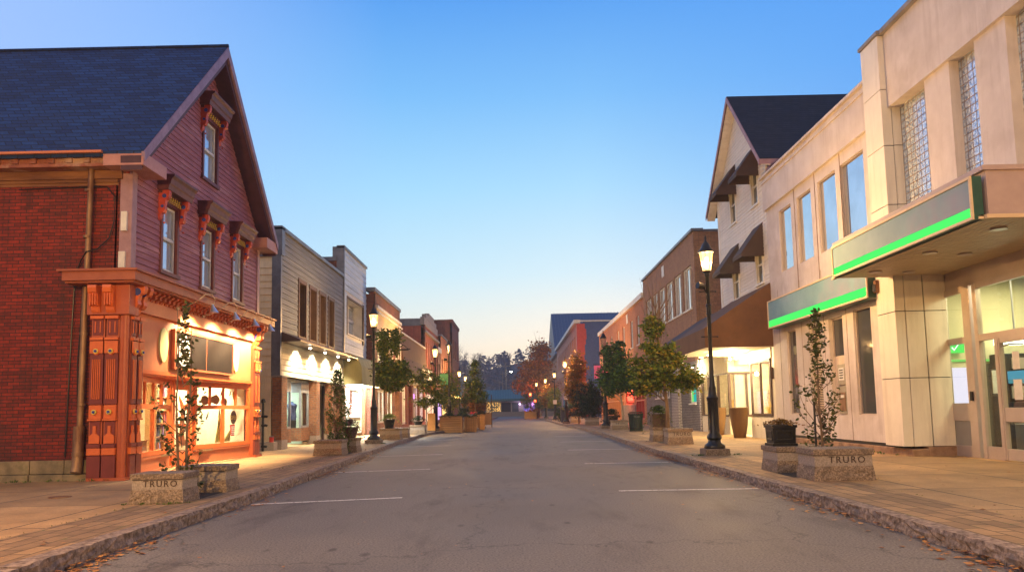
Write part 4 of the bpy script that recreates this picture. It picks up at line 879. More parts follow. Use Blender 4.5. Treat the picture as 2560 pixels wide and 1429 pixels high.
def l3():
    X = 8.3; T = side(-1, X); U0, U1 = 35.54, 41.1
    b = Th('white_boarded_shop', 'tall white boarded false front shop above a khaki canvas awning', 'building', (-X, U0, 0))
    h = [(36.3, 40.1, 5.25, 7.05)]
    m = MB(T); clap(m, 3.9, 9.42, .29, lambda z: (U0+.1, U1), [(35.9, 40.6, 5.0, 7.25)], 0, .035); b.part('board_wall', m, M['white_clap'], recalc=False)
    m = MB(T); wall(m, U0, U1, 2.7, 9.45, h, -.01, .55); b.part('wall_core', m, M['white'])
    m = MB(T)
    for u in [35.62+.14*k for k in range(5)]+[40.12+.14*k for k in range(6)]: m.box(u, u+.12, 0, .04, 4.9, 7.3)
    b.part('vertical_boards', m, M['white_clap'])
    m = MB(T); m.box(36.2, 36.3, -.5, .06, 5.2, 7.1); m.box(40.1, 40.22, -.02, .08, 5.0, 7.2); m.box(36.2, 40.1, .0, .07, 7.05, 7.14); b.part('window_surround', m, M['brown'])
    window(b, T, 36.34, 40.06, 5.29, 7.0, M['white'], M['gl_sash'], rec=.5, cas=0, fr=.12, rails=(.55,), mull=(.33, .66), sill=True)
    m = MB(T); m.box(U0-.02, U0+.12, -.5, .07, 3.9, 9.46); m.box(U0-.02, U1, -.3, .09, 9.4, 9.52); b.part('parapet_cap', m, M['steel'])
    m = MB(T); m.box(U0-.03, U0+.03, -8, -.3, 6.9, 8.75); b.part('brick_flank', m, M['dk_brick'])
    m = MB(T); m.box(U0-.08, U0+.3, -8, -.3, 8.75, 8.95); b.part('roof_edge', m, M['steel'])
    shell(b, -1, X, U0, U1, 9, 12, M['dk_brick'], M['slate_dk'], zr=8.75)
    # canvas awning: quarter round box
    m = MB(T); pr = [(0, 4.3), (.35, 4.22), (.7, 4.0), (.88, 3.6), (.92, 2.72), (.86, 2.72), (.8, 3.55), (.6, 3.9), (.3, 4.1), (0, 4.2)]
    m.prism(pr, 0, U0+.15, U1-.05); b.part('canvas_awning', m, M['khaki'])
    m = MB(T); m.prism([(0, 4.3), (.35, 4.22), (.7, 4.0), (.88, 3.6), (.92, 2.72), (0, 2.72)], 0, U0+.1, U0+.15); m.prism([(0, 4.3), (.35, 4.22), (.7, 4.0), (.88, 3.6), (.92, 2.72), (0, 2.72)], 0, U1-.05, U1); b.part('awning_end', m, M['khaki'])
    m = MB(T); m.box(U0+.2, U1-.1, .02, .8, 3.2, 3.24); b.part('awning_light_panel', m, emis('white_awning_light', (1, .96, .82), 4))
    # ground floor
    m = MB(T); wall(m, 36.6, U1-.6, .3, 2.8, [(37.4, 40.0, 1.2, 2.55)], -.12, .3); b.part('lower_wall', m, M['white'])
    m = MB(T); clap(m, .3, 1.05, .15, lambda z: (37.3, 40.1), (), -.11, .02); b.part('panel_boards', m, surf('pale_green_boards', (.55, .62, .42), (.66, .72, .52), 3, .6, .1), recalc=False)
    window(b, T, 37.4, 40.0, 1.2, 2.55, M['white'], M['gl'], rec=.1, cas=.08, fr=.05, rails=(), mull=(.5,), vw=-.12)
    m = MB(T); m.box(U0, 36.1, -.4, .02, .2, 2.7); m.box(U1-.55, U1-.02, -.4, .05, .2, 2.7); b.part('brick_pier', m, M['brown_br'])
    m = MB(T); m.box(36.1, 36.6, -.6, -.55, .14, 2.7); b.part('glazed_door', m, M['white_em'])
    m = MB(T); m.box(36.2, 41, -3.1, -3.0, .1, 2.8); m.box(36.1, 36.2, -3.0, -.6, .1, 2.8); m.box(40.9, 41, -3.0, -.45, .1, 2.8); m.box(36.2, 41, -3, -.5, 2.8, 2.85); m.box(36.2, 41, -3, -.5, .1, .15); b.part('shop_interior', m, M['plaster'])
    return b
B3 = l3()
area('ceiling_light', (-9.6, 38.7, 2.76), 1.2, 3.5, 150, (1, .93, .78), label='white ceiling light inside the white boarded shop')
t = Th('awning_light', 'bright white light strip under the khaki canvas awning', 'light', (-7.9, 38.3, 3.15))
m = MB(); m.box(-7.95, -7.85, 36.2, 40.6, 3.1, 3.14); t.part('tube', m, M['coolw']); t.light('AREA', (-7.9, 38.4, 3.08), 260, (1, .93, .75), shape='RECTANGLE', size=.3, size_y=4.6)
mannequin(-8.9, 38.0, .35, 'shop mannequin in a black top in the white shop window under the khaki awning', M['dark'])
mannequin(-8.85, 39.5, .35, 'shop mannequin in a red and white striped top in the white shop window', brick('striped_cloth', (.7, .7, .68), (.65, .65, .62), (.5, .04, .05), 5, .09, .03, dirtamt=0))
def winrow(b, T, xs, z0, z1, fm, gm, vw=0, rec=.12, cas=.05, name='window', rails=(.5,), mull=(), sill=True):
    for a, c in xs: window(b, T, a, c, z0, z1, fm, gm, rec=rec, cas=cas, fr=.07, rails=rails, mull=mull, sill=sill, vw=vw, name=name)
def l4():
    X = 7.85; T = side(-1, X); U0, U1 = 41.12, 50.4
    b = Th('brick_shop_with_boarded_band', 'two storey brick shop with a band of cream vertical boards', 'building', (-X, U0, 0))
    hs = [(42.2, 43.6, 3.2, 5.7), (46.0, 47.2, 3.2, 5.7), (48.6, 49.6, 3.2, 5.7)]
    m = MB(T); wall(m, U0, U1, 2.7, 8.15, hs, 0, .3); b.part('brick_wall', m, M['dk_brick'])
    shell(b, -1, X, U0, U1, 8, 14, M['dk_brick'], M['slate_dk'], zr=7.6)
    m = MB(T); m.box(U0, U0+.25, -6, -.26, 7.6, 8.0); m.box(U0, U0+.25, -.26, 0, 0, 8.1); b.part('brick_return', m, M['dk_brick'])
    m = MB(T); m.box(U0-.06, U1, -.45, .08, 8.15, 8.36); m.prism([(0, 0)]*0 or [(-.45, 8.15), (-.45, 8.3), (-1.4, 8.05), (-1.4, 7.95)], 0, U0-.06, U0+.2); b.part('parapet_cap', m, M['steel'])
    m = MB(T); u = U0+.6
    while u < U1-.1: m.box(u, u+.2, .02, .07, 5.95, 7.25); u += .26
    b.part('vertical_board_band', m, M['cream'])
    m = MB(T); m.box(U0+.45, U1, 0, .14, 7.25, 7.42); m.box(U0+.45, U1, 0, .2, 6.95, 7.05); m.box(U0+.45, U1, 0, .12, 5.83, 5.95); b.part('band_moulding', m, M['white'])
    for a, c, d, e in hs: window(b, T, a, c, d, e, M['white'], M['gl_sash'], rec=.1, cas=.12, fr=.09, rails=(.5,))
    m = MB(T); m.box(U1-.12, U1, 0, .08, 2.7, 7.2); b.part('corner_board', m, M['white'])
    # shopfront
    m = MB(T)
    for a, c in ((41.14, 42.1), (44.6, 45.2), (47.6, 48.2), (49.9, 50.4)): m.box(a, c, -.3, 0, .14, 2.7)
    m.box(42.1, 44.6, -.3, -.02, .14, .75); b.part('brick_pier', m, M['brown_br'])
    for a, c in ((42.1, 44.6), (45.2, 47.6)):
        w = MB(T); w.box(a, a+.08, -.2, -.1, .75, 2.7); w.box(c-.08, c, -.2, -.1, .75, 2.7); w.box(a+.08, c-.08, -.2, -.1, .75, .85); w.box(a+.08, c-.08, -.2, -.1, 2.55, 2.7); w.box((a+c)/2-.03, (a+c)/2+.03, -.19, -.11, .85, 2.55)
        wo = b.part('display_window', w, M['white']); p = MB(T); p.box(a+.08, c-.08, -.16, -.15, .85, 2.55); p.obj('pane', M['gl'], wo, b.loc)
    m = MB(T); m.box(45.2, 47.6, -.3, -.02, .14, .75); b.part('blue_bulkhead', m, plain('blue_tile', (.04, .06, .3)))
    m = MB(T); m.box(48.2, 49.9, -.9, -.8, .14, 2.7); b.part('recessed_door', m, M['brown'])
    m = MB(T); m.box(41.5, 50, -3.1, -3.0, .1, 2.9); m.box(41.5, 50, -3, -.35, 2.9, 2.95); m.box(41.5, 50, -3, -.35, .1, .15); b.part('shop_interior', m, M['plaster'])
    return b
B4 = l4()
area('ceiling_light', (-9.0, 44.8, 2.86), 1.0, 5.5, 210, (1, .86, .62), label='warm ceiling light inside the brick shop with the cream band')
# goods in that window
R = random.Random(33)
for k, (nm, c, wh) in enumerate((('magenta', (.5, .05, .4), 'nearest the khaki awning'), ('terracotta', (.7, .3, .1), 'next to the magenta one'), ('ochre', (.6, .5, .2), 'next to the terracotta one'), ('slate blue', (.2, .3, .6), 'in the middle'), ('crimson', (.5, .1, .1), 'next to the slate blue one'), ('white', (.7, .7, .65), 'next to the crimson one'), ('dark green', (.05, .2, .1), 'at the far end'))):
    y = 42.5+k*.7; m = MB(); m.lathe([(.13, 0), (.16, .25), (.12, .5), (.05, .62), (.001, .63)], (-8.5, y, .75), 10)
    single('display_vase', m, plain('vase_'+nm.replace(' ', '_'), c), nm+' vase in the brick shop window, '+wh, 'vase', 'vases in the brick shop window', origin=(-8.5, y, .75), smooth=True)
t = Th('hanging_sign', 'black wrought iron sign bracket projecting from the brick shop above the maple', 'sign bracket', (-7.8, 46.6, 5.2))
m = MB(); m.tube([(-7.85, 46.6, 5.3), (-6.6, 46.6, 5.3)], .03, 6); m.tube([(-7.85, 46.6, 5.75), (-7.4, 46.6, 5.72), (-7.0, 46.6, 5.55), (-6.75, 46.6, 5.32)], .025, 6); m.tube([(-7.85, 46.6, 5.1), (-7.85, 46.6, 6.9)], .025, 6)
m.tube([(-7.5, 46.6, 5.5), (-7.4, 46.6, 5.42), (-7.25, 46.6, 5.42), (-7.15, 46.6, 5.5)], .02, 6); t.part('iron_bracket', m, M['black'])
m = MB(); m.box(-7.75, -6.7, 46.56, 46.64, 5.22, 5.27); t.part('hanger_bar', m, M['black'])
def l5():
    X = 7.9; T = side(-1, X); U0, U1 = 50.42, 64.6
    b = Th('low_shop_row', 'low single storey shop with a brown canopy and an orange boarded entrance', 'building', (-X, U0, 0))
    m = MB(T); wall(m, U0, U1, .14, 5.8, [(51.5, 53.6, .5, 3.4), (54.6, 56.4, .14, 3.3), (57.2, 60.2, .5, 3.4), (61, 63.6, .5, 3.4)], 0, .6); b.part('front_wall', m, M['red2'])
    shell(b, -1, X, U0, U1, 6.8, 10, M['red2'], M['slate_dk'], zr=5.8)
    m = MB(T); m.prism([(0, 6.85), (.22, 5.2), (.6, 4.2), (.6, 4.0), (0, 4.0)], 0, U0+.1, U1-.1); b.part('sloped_canopy', m, M['awn'])
    m = MB(T); m.box(U0, U1, -.02, .1, 6.8, 6.92); b.part('canopy_trim', m, M['white'])
    m = MB(T); clap(m, .3, 3.3, .2, lambda z: (54.6, 56.4), (), -.55, .03); b.part('orange_boards', m, surf('bright_orange_boards', (.75, .25, .03), (.85, .33, .05), 3, .5, .1), recalc=False)
    for a, c in ((51.5, 53.6), (57.2, 60.2), (61, 63.6)):
        w = MB(T); f = .12
        w.box(a, a+f, -.25, -.1, .5, 3.4); w.box(c-f, c, -.25, -.1, .5, 3.4); w.box(a+f, c-f, -.25, -.1, .5, .65); w.box(a+f, c-f, -.25, -.1, 3.25, 3.4); w.box((a+c)/2-.05, (a+c)/2+.05, -.24, -.11, .65, 3.25)
        wo = b.part('display_window', w, M['white']); p = MB(T); p.box(a+f, c-f, -.18, -.16, .65, 3.25); p.obj('pane', M['gl'], wo, b.loc)
    m = MB(T); m.box(U0+.3, U1-.3, -3.1, -3.0, .1, 3.6); m.box(U0+.3, U1-.3, -3, -.65, 3.6, 3.65); b.part('shop_interior', m, M['plaster'])
    return b
B5 = l5()
area('ceiling_light', (-9.4, 52.5, 3.5), 1.0, 2.5, 110, (1, .75, .4), label='amber ceiling light in the low shop before the orange boards')
area('ceiling_light', (-9.4, 60.5, 3.5), 1.0, 5, 160, (1, .7, .8), label='pinkish ceiling light in the far half of the low shop')
def flatsign(name, T, u0, u1, v0, v1, z0, z1, mat, label, cat='sign', loc=None, group=None):
    m = MB(T); m.box(u0, u1, v0, v1, z0, z1); p = T((u0+u1)/2, (v0+v1)/2, z0)
    t = Th(name, label, cat, p, group); t.part('panel', m, mat, bevel=.01)
    m = MB(T); e = .03; m.box(u0-e, u1+e, v0-e, v1+.01 if v1-v0 < u1-u0 else v1+e, z1, z1+e); m.box(u0-e, u1+e, v0-e, v1+.01, z0-e, z0)
    t.part('frame', m, M['dark']); return t
T5 = side(-1, 7.9)
flatsign('shop_sign', T5, 57.4, 60.4, .62, .7, 3.6, 4.7, surf('mural_sign', (.1, .08, .08), (.7, .6, .5), 3.5, .6, 0, lo=.45, hi=.55), 'black and cream patterned sign on the low shop canopy')
flatsign('shop_sign', T5, 61.0, 63.9, .62, .7, 3.8, 4.8, plain('bright_blue_sign', (.02, .12, .5)), 'bright blue sign on the low shop canopy behind the small trees')
t = Th('neon_sign', 'violet pink neon sign in the window beyond the orange boards', 'neon sign', (-8.1, 57.8, 2.2)); m = MB(T5); m.box(57.4, 58.5, -.14, -.1, 2.3, 2.75); t.part('glowing_panel', m, M['pink_em'])
m = MB(T5); m.box(57.35, 58.55, -.15, -.141, 2.25, 2.8); t.part('back_plate', m, M['dark'])
t = Th('hanging_sign', 'small pale blade sign hanging beside the orange boards', 'sign', (-7.3, 54.2, 3.3)); m = MB(); m.box(-7.8, -6.9, 54.15, 54.2, 3.3, 3.85); t.part('panel', m, M['white']); m = MB(); m.tube([(-7.9, 54.18, 3.95), (-6.9, 54.18, 3.95)], .02, 6); t.part('bracket', m, M['black'])
def l6():
    X = 8.0; T = side(-1, X); U0, U1 = 64.8, 76.0
    b = Th('stepped_parapet_building', 'tall red brick building with a stepped grey parapet', 'building', (-X, U0, 0))
    hs = [(66+i*1.9, 67.1+i*1.9, 4.6, 7.6) for i in range(5)]
    m = MB(T); wall(m, U0, U1, .14, 9.0, hs, 0, .3); b.part('front_wall', m, M['red2'])
    shell(b, -1, X, U0, U1, 9, 14, M['red2'], M['slate_dk'], zr=8.9)
    m = MB(T); m.box(U0-.05, U0+.4, -14, -.3, 8.9, 9.55); b.part('side_parapet', m, M['steel'])
    m = MB(T); m.box(U0, U1, -.3, .06, 9.0, 9.7); m.box(U0+1.2, U1-1.4, -.3, .08, 9.7, 10.1); m.box(U0+3.2, U1-3.6, -.3, .1, 10.1, 10.4); m.box(U0, U1, 0, .25, 8.3, 8.5); b.part('stepped_parapet', m, M['grey'])
    m = MB(T); m.box(U0, U0+.5, 0, .12, 2.9, 9.0); m.box(U1-.5, U1, 0, .12, 2.9, 9.0); b.part('corner_pier', m, M['dk_brick'])
    for h in hs: window(b, T, *h, M['grey'], M['gl_sash'], rec=.15, cas=0, fr=.1, rails=(.5,))
    m = MB(T); m.box(U0+.2, U1-.2, 0, .6, 3.0, 3.9); b.part('shop_canopy', m, surf('red_canopy', (.3, .04, .04), (.4, .06, .05), 2, .6, .1))
    m = MB(T); m.box(U0+.6, U0+4.6, .01, .03, .5, 2.9); m.box(U0+5.4, U1-.6, .01, .03, .5, 2.9); b.part('lit_shop_window', m, emis('peach_lit_window', (1, .62, .4), 1.3))
    return b
l6()
m = MB(); m.lathe([(.65, 0), (.65, 1.5), (.55, 1.55), (.001, 1.6)], (-11.5, 60.5, 9.2), 12); m.box(-12.3, -10.7, 60.0, 61.0, 5.7, 9.25)
single('rooftop_vent', m, M['steel'], 'ribbed grey rooftop unit rising behind the low shop roof', 'rooftop vent', origin=(-11.5, 60.5, 5.7))
def simple(name, label, s, X, u0, u1, zt, mat, wins=(), cap='steel', depth=14, wm='grey', gm='gl_sash', shop=None, capz=.15, flank=None, zr=None):
    T = side(s, X); b = Th(name, label, 'building', (s*X, u0, 0))
    m = MB(T); wall(m, u0, u1, .05, zt, wins, 0, .3); b.part('front_wall', m, M[mat])
    shell(b, s, X, u0, u1, zt, depth, M[flank or mat], M['slate_dk'], zr=zr or zt-.02)
    m = MB(T); m.box(u0-.05, u1+.05, -.45, .12, zt, zt+capz); m.box(u0-.05, u0+.3, -depth, -.45, zt-.02, zt+capz-.02); b.part('parapet_cap', m, M[cap])
    for h in wins: window(b, T, *h, M[wm], M[gm], rec=.15, cas=0, fr=.1, rails=(.5,))
    if shop:
        for (a, c, z0, z1, mm_) in shop: m = MB(T); m.box(a, c, .01, .04, z0, z1); m2 = b.part('lit_shop_window', m, M[mm_] if isinstance(mm_, str) else mm_)
    return b, T
simple('narrow_pale_building', 'narrow pale topped building squeezed beside the stepped parapet', -1, 8.1, 76.1, 80.4, 7.6, 'dk_brick', [(77, 79.4, 4.5, 6.4)], cap='white', capz=.5, shop=[(76.6, 80, .5, 2.8, emis('lilac_window', (.8, .5, 1), 1))])
simple('orange_brick_building', 'warm orange brick building with tall narrow windows and a sea green awning', -1, 8.1, 80.6, 93.5, 9.6, 'org_brick', [(82+i*2.2, 83.0+i*2.2, 3.8, 7.2) for i in range(5)], shop=[(81.5, 86, .5, 2.8, emis('amber_window', (1, .6, .2), 1.6)), (87, 93, .5, 2.8, 'fairy' if False else emis('gold_window', (1, .7, .35), 1.2))])
simple('tall_corner_building', 'tall brown brick building closing the bookshop row', -1, 8.2, 96.5, 108, 12.9, 'dk_brick', [(98+i*3, 99.4+i*3, 8.3, 10.9) for i in range(3)]+[(98+i*3, 99.4+i*3, 4.3, 6.9) for i in range(3)], cap='dk_brick', capz=.45, depth=12)
T6 = side(-1, 8.0)
# projecting canopies and banners far left
def canopy(T, u0, u1, v, z0, z1, mat, label, name='shop_awning', cat='awning', group=None):
    m = MB(T); m.prism([(0, z1), (v, z0+.25), (v, z0), (v-.03, z0), (v-.03, z0+.2), (0, z1-.06)], 0, u0, u1); t = Th(name, label, cat, T((u0+u1)/2, 0, z0), group); t.part('canvas', m, mat)
    m = MB(T); m.prism([(0, z1), (v, z0+.25), (v, z0), (0, z0)], 0, u0-.02, u0); m.prism([(0, z1), (v, z0+.25), (v, z0), (0, z0)], 0, u1, u1+.02); t.part('end_panel', m, mat)
    return t
canopy(side(-1, 8.1), 81, 92, 1.5, 3.0, 4.3, plain('sea_green_canvas', (.1, .35, .3), .7), 'sea green canvas awning on the orange brick building')
canopy(side(-1, 8.2), 98, 107, 1.3, 3.0, 4.2, plain('teal_canvas', (.03, .4, .4), .7), 'teal canvas awning on the tall brown corner building')
t = Th('string_lights', 'string of small amber bulbs in front of the orange brick building', 'string lights', (-6.4, 78, 2.9)); m = MB(); pts = [(-6.4, 74+i*.5, 2.95-.12*math.sin(i*.5)**2) for i in range(24)]; m.tube(pts, .01, 4); t.part('wire', m, M['black'])
m = MB()
for p in pts: m.lathe([(.001, -.1), (.035, -.07), (.035, -.04), (.001, 0)], p, 6)
t.part('bulb_row', m, M['fairy'])
# ================================================================== RIGHT SIDE
def bank():
    X = 8.9; T = side(1, X); U0, U1 = 16.77, 25.45
    b = Th('bank_building', 'pale stucco bank with tall glass block windows, slim windows and blank green lit signs', 'building', (X, U0, 0))
    # two storey wing ------------------------------------------------
    up = [(23.2, 24.25, 5.7, 7.75), (21.6, 22.7, 5.68, 7.75), (19.9, 21.1, 5.66, 7.75), (18.25, 19.6, 5.64, 7.75)]
    lo = [(23.35, 24.15, 1.03, 3.72), (21.5, 22.3, 1.03, 3.7), (20.0, 20.9, 1.03, 3.72), (18.4, 19.35, 1.04, 3.78)]
    m = MB(T); wall(m, 17.4, U1, .38, 8.3, up+lo, 0, .22); b.part('stucco_wall', m, M['stucco'])
    m = MB(T); m.box(17.4, U1+.02, -.2, .1, 8.08, 9.2); m.box(17.4, U1+.04, -.3, .14, 9.02, 9.12)
    m.box(17.4, U1+.1, -.32, .2, 9.2, 9.27); b.part('fascia_band', m, M['stucco'])
    m = MB(T)
    for a, c, d, e in up:   # thin dark strips beside the upper windows, painted in as joint shadow lines
        m.box(a-.34, a-.31, 0, .012, 4.9, 8.08)
    b.part('panel_joint', m, surf('joint_shadow_line', (.2, .14, .11), (.28, .2, .15), 4, .8, 0))
    m = MB(T)
    for a in (24.75, 22.85, 21.2, 19.75, 18.0): m.box(a-.012, a+.012, -.01, .004, .38, 5.2)
    b.part('panel_groove', m, MATS['joint_shadow_line'])
    for h in up: window(b, T, *h, M['alu'], M['gl_sky'], rec=.09, cas=0, fr=.035, rails=(), sill=False)
    for i, h in enumerate(lo):
        if i == 2:
            window(b, T, h[0], h[1], 2.62, h[3], M['alu'], M['gl_dark'], rec=.14, cas=0, fr=.04, rails=(), sill=False)
            a = MB(T); a.box(h[0], h[1], -.16, -.1, 1.03, 2.62); ao = b.part('cash_machine', a, M['alu'], bevel=.004)
            for (p0, p1, z0, z1, v1, mt, nm) in ((.14, .62, 1.85, 2.42, -.06, 'grey', 'screen_surround'), (.14, .64, 1.07, 1.82, -.06, 'grey', 'keypad_surround')):
                q = MB(T); q.box(h[0]+p0, h[0]+p1, -.1, v1, z0, z1); q.obj(nm, surf('cash_machine_grey', (.25, .22, .17), (.33, .3, .24), 5, .4, .05) if 'cash_machine_grey' not in MATS else MATS['cash_machine_grey'], ao, b.loc, bevel=.01)
            q = MB(T); q.box(h[0]+.22, h[0]+.54, -.058, -.05, 1.98, 2.32); q.obj('screen', M['white'], ao, b.loc)
            q = MB(T)
            for r_ in range(4): q.box(h[0]+.27, h[0]+.49, -.05, -.046, 2.03+r_*.07, 2.065+r_*.07)
            q.obj('screen_marking', M['dark'], ao, b.loc)
            q = MB(T); q.box(h[0]+.2, h[0]+.56, -.058, -.045, 1.15, 1.65); q.obj('card_slot_recess', M['copper'], ao, b.loc); q = MB(T); q.box(h[0]+.25, h[0]+.42, -.045, -.02, 1.5, 1.58); q.obj('receipt_slot', M['white'], ao, b.loc)
        else:
            window(b, T, *h, M['alu'], M['gl_dark'], rec=.1, cas=0, fr=.04, rails=(), sill=False)
            if i == 1:
                q = MB(T)
                for r_ in range(50): q.box(h[0]+.05, h[1]-.05, -.088, -.08, 1.1+r_*.05, 1.125+r_*.05)
                b.part('window_blind', q, M['cream'])
    m = MB(T); m.box(16.72, U1, -.3, .07, -.02, .3); m.box(16.72, 17.5, -.97, -.3, -.02, .35); b.part('stone_footing', m, surf('rusty_stone_footing', (.22, .12, .07), (.42, .27, .17), 3, .9, .6, 20, c3=(.15, .1, .07)), bevel=.02)
    m = MB(T); m.box(17.4, U1, -.26, -.02, .3, .39); b.part('footing_shadow_gap', m, M['dark'])
    # tower pier ------------------------------------------------------
    m = MB(T)
    zs = [.36, 1.9, 3.42, 4.55, 5.9, 7.3, 8.65, 9.97]
    for a, c in zip(zs, zs[1:]):
        m.box(16.77, 17.6, .0, .22, a, c-.018)              # street face slabs
        for v0, v1 in ((-.42, 0), (-.94, -.435)):
            if v1 == 0 or a < 4.4: m.box(16.755, 17.4, v0, v1-.012, a, c-.018)
    b.part('pier_panels', m, M['panel'], bevel=.004)
    m = MB(T); m.box(16.79, 17.58, -.93, .205, .36, 4.5); m.box(16.79, 17.58, -.41, .205, 4.5, 9.96); b.part('pier_core', m, M['dark'])
    m = MB(T); m.box(16.7, 17.65, -.5, .26, 9.97, 10.05); b.part('pier_cap', m, M['grey'])
    # glass block storey, nearer the viewer ---------------------------
    XB = T
    m = MB(T); m.box(9.0, 16.77, -.28, .08, 8.2, 9.95)
    for a, c in ((14.46, 15.36), (12.73, 13.63), (11.0, 11.9), (9.0, 10.2)): m.box(a, c, -.28, .0, 4.9, 8.2)
    b.part('header_and_mullion_wall', m, M['stucco'])
    m = MB(T); m.box(9.0, 16.77, -.3, .2, 9.95, 10.05); b.part('roof_coping', m, M['grey'])
    def gblock():
        mt, nt, bb = nmat('glass_block'); v, o = wallvec(nt)
        t_ = N(nt, 'ShaderNodeTexBrick'); L(nt, v, t_.inputs['Vector']); t_.offset = 0
        t_.inputs['Scale'].default_value = 1; t_.inputs['Brick Width'].default_value = .17; t_.inputs['Row Height'].default_value = .17; t_.inputs['Mortar Size'].default_value = .011; t_.inputs['Mortar Smooth'].default_value = .1
        w = N(nt, 'ShaderNodeTexWave'); L(nt, v, w.inputs['Vector']); w.inputs['Scale'].default_value = 9; w.inputs['Distortion'].default_value = 2; w.wave_type = 'RINGS'
        nz = noise(nt, o, 16, 2)
        c = ramp(nt, nz, [(.32, (.3, .42, .6)), (.62, (.85, .95, 1))]); c = mixc(nt, t_.outputs['Fac'], c, (.2, .14, .1)); L(nt, c, bb.inputs['Base Color'])
        rr = ramp(nt, t_.outputs['Fac'], [(0, (.16, .16, .16)), (1, (.8, .8, .8))]); L(nt, rr, bb.inputs['Roughness'])
        mm_ = ramp(nt, t_.outputs['Fac'], [(0, (.6, .6, .6)), (1, (0, 0, 0))]); L(nt, mm_, bb.inputs['Metallic'])
        h = N(nt, 'ShaderNodeMath', operation='MULTIPLY_ADD'); L(nt, t_.outputs['Fac'], h.inputs[0]); h.inputs[1].default_value = -1.2
        L(nt, nz, h.inputs[2]); bump(nt, bb, h.outputs[0], .35, .02); return mt
    GB = gblock()
    for a, c in ((15.36, 16.77), (13.63, 14.46), (11.9, 12.73), (10.2, 11.0)):
        m = MB(T); m.box(a, c, -.28, -.2, 4.9, 8.2); b.part('glass_block_panel', m, GB)
    m = MB(T); m.box(9.0, 9.2, -8, -.28, 4.3, 10); m.box(U1-.2, U1, -9, -.22, 0, 9.2); m.box(9.2, U1-.2, -9, -8.8, 0, 9.2); m.box(9.0, 17.4, -1.1, -.28, 4.3, 4.9); m.box(9.0, 9.2, -8, -.95, 0, 4.3); b.part('rear_wall', m, M['stucco'])
    m = MB(T); m.box(9.2, 17.4, -8.8, -.3, 9.7, 9.8); m.box(17.4, U1-.2, -8.8, -.24, 8.9, 9.0); b.part('roof', m, M['grey'])
    # entrance glazing under the canopy (recessed) ---------------------
    E_ = side(1, 9.85); m = MB(E_); m.box(9.2, 16.97, -.1, 0, 3.845, 4.235); b.part('entrance_header', m, M['alu'])
    m = MB(E_); fr = [(16.83, 16.97, .14, 3.84), (15.86, 16.12, .14, 3.84), (15.62, 15.74, .14, 3.84), (12.9, 13.05, .14, 3.84), (11.0, 11.2, .14, 3.84), (9.2, 9.4, .14, 3.84)]
    for a, c, d, e in fr: m.box(a, c, -.06, .05, d, e)
    m.box(16.12, 16.83, -.05, .04, 3.7, 3.84); m.box(16.12, 16.83, -.05, .04, 2.6, 2.74); m.box(16.12, 16.83, -.05, .03, .92, 1.3); m.box(16.12, 16.83, -.05, .03, .14, .38)
    m.box(13.05, 15.62, -.05, .04, 3.72, 3.84); m.box(13.05, 15.62, -.05, .045, 2.6, 2.74); m.box(11.2, 12.9, -.05, .04, 2.6, 2.74)
    m.box(15.1, 15.62, -.05, .03, .14, .4)
    eo = b.part('entrance_frame', m, M['alu'], bevel=.004)
    m = MB(E_)
    for a, c, d, e in ((16.12, 16.83, 2.74, 3.7), (16.12, 16.83, 1.3, 2.6), (13.05, 15.62, 2.74, 3.72), (15.2, 15.62, .4, 2.6), (11.2, 12.9, .2, 3.8)): m.box(a, c, -.012, -.004, d, e)
    m.obj('pane', M['gl_green'], eo, b.loc)
    m = MB(E_); m.box(16.12, 16.83, -.012, .0, .38, .92); m.obj('frosted_pane', surf('frosted_panel', (.3, .28, .25), (.36, .34, .3), 2, .3, .02), eo, b.loc)
    for a, c in ((14.0, 15.1), (13.05, 13.95)):
        d = MB(E_); d.box(a, a+.08, -.03, .07, .16, 2.6); d.box(c-.1, c, -.03, .07, .16, 2.6); d.box(c-.16, c-.13, -.02, .075, .16, 2.6); d.box(a+.08, c-.1, -.03, .06, 2.5, 2.6); d.box(a+.08, c-.1, -.03, .06, .92, 1.2); d.box(a+.08, c-.1, -.03, .06, .16, .38)
        do = b.part('entrance_door', d, M['alu'], bevel=.003); p = MB(E_); p.box(a+.08, c-.1, .01, .018, 1.2, 2.5); p.box(a+.08, c-.1, .01, .018, .38, .92); p.obj('pane', M['gl_green'], do, b.loc)
        p = MB(E_); p.tube([(a+.2, .1, 2.42), (a+.5, .16, 2.44), (c-.25, .1, 2.42)], .018, 6); p.obj('door_closer', M['grey'], do, b.loc)
        for z0, z1, w_, mt in ((1.95, 2.3, .1, 'white'), (1.35, 1.75, .12, 'white')):
            p = MB(E_); q = (a+c)/2; p.box(q-w_, q+w_, .019, .022, z0, z1); p.obj('notice', M[mt], do, b.loc)
        p = MB(E_); p.box((a+c)/2-.28, (a+c)/2+.28, .019, .023, 1.76, 1.92); p.obj('notice', M['cyan_em'], do, b.loc)
    m = MB(E_); m.box(15.93, 16.0, .05, .09, 1.35, 1.55); b.part('card_reader', m, M['black'])
    # interior
    I = side(1, 9.85); m = MB(I); m.box(10.0, 17.3, -4.1, -4.0, .1, 4.3); m.box(17.3, 17.4, -4, -.1, .1, 4.3); m.box(9.4, 9.5, -4, -.1, .1, 4.3); m.box(9.4, 17.4, -4, -.12, 4.2, 4.3)
    b.part('lobby_interior', m, surf('pale_green_wall', (.52, .47, .3), (.6, .54, .36), 1, .8, .02))
    m = MB(I); m.box(9.4, 17.4, -4, -.1, .06, .15); b.part('lobby_floor', m, M['grey'])
    m = MB(I); m.box(9.5, 17.2, -3.98, -3.9, .2, 2.7); b.part('teller_wall', m, surf('grey_partition', (.2, .2, .18), (.28, .28, .24), 1, .6, .02))
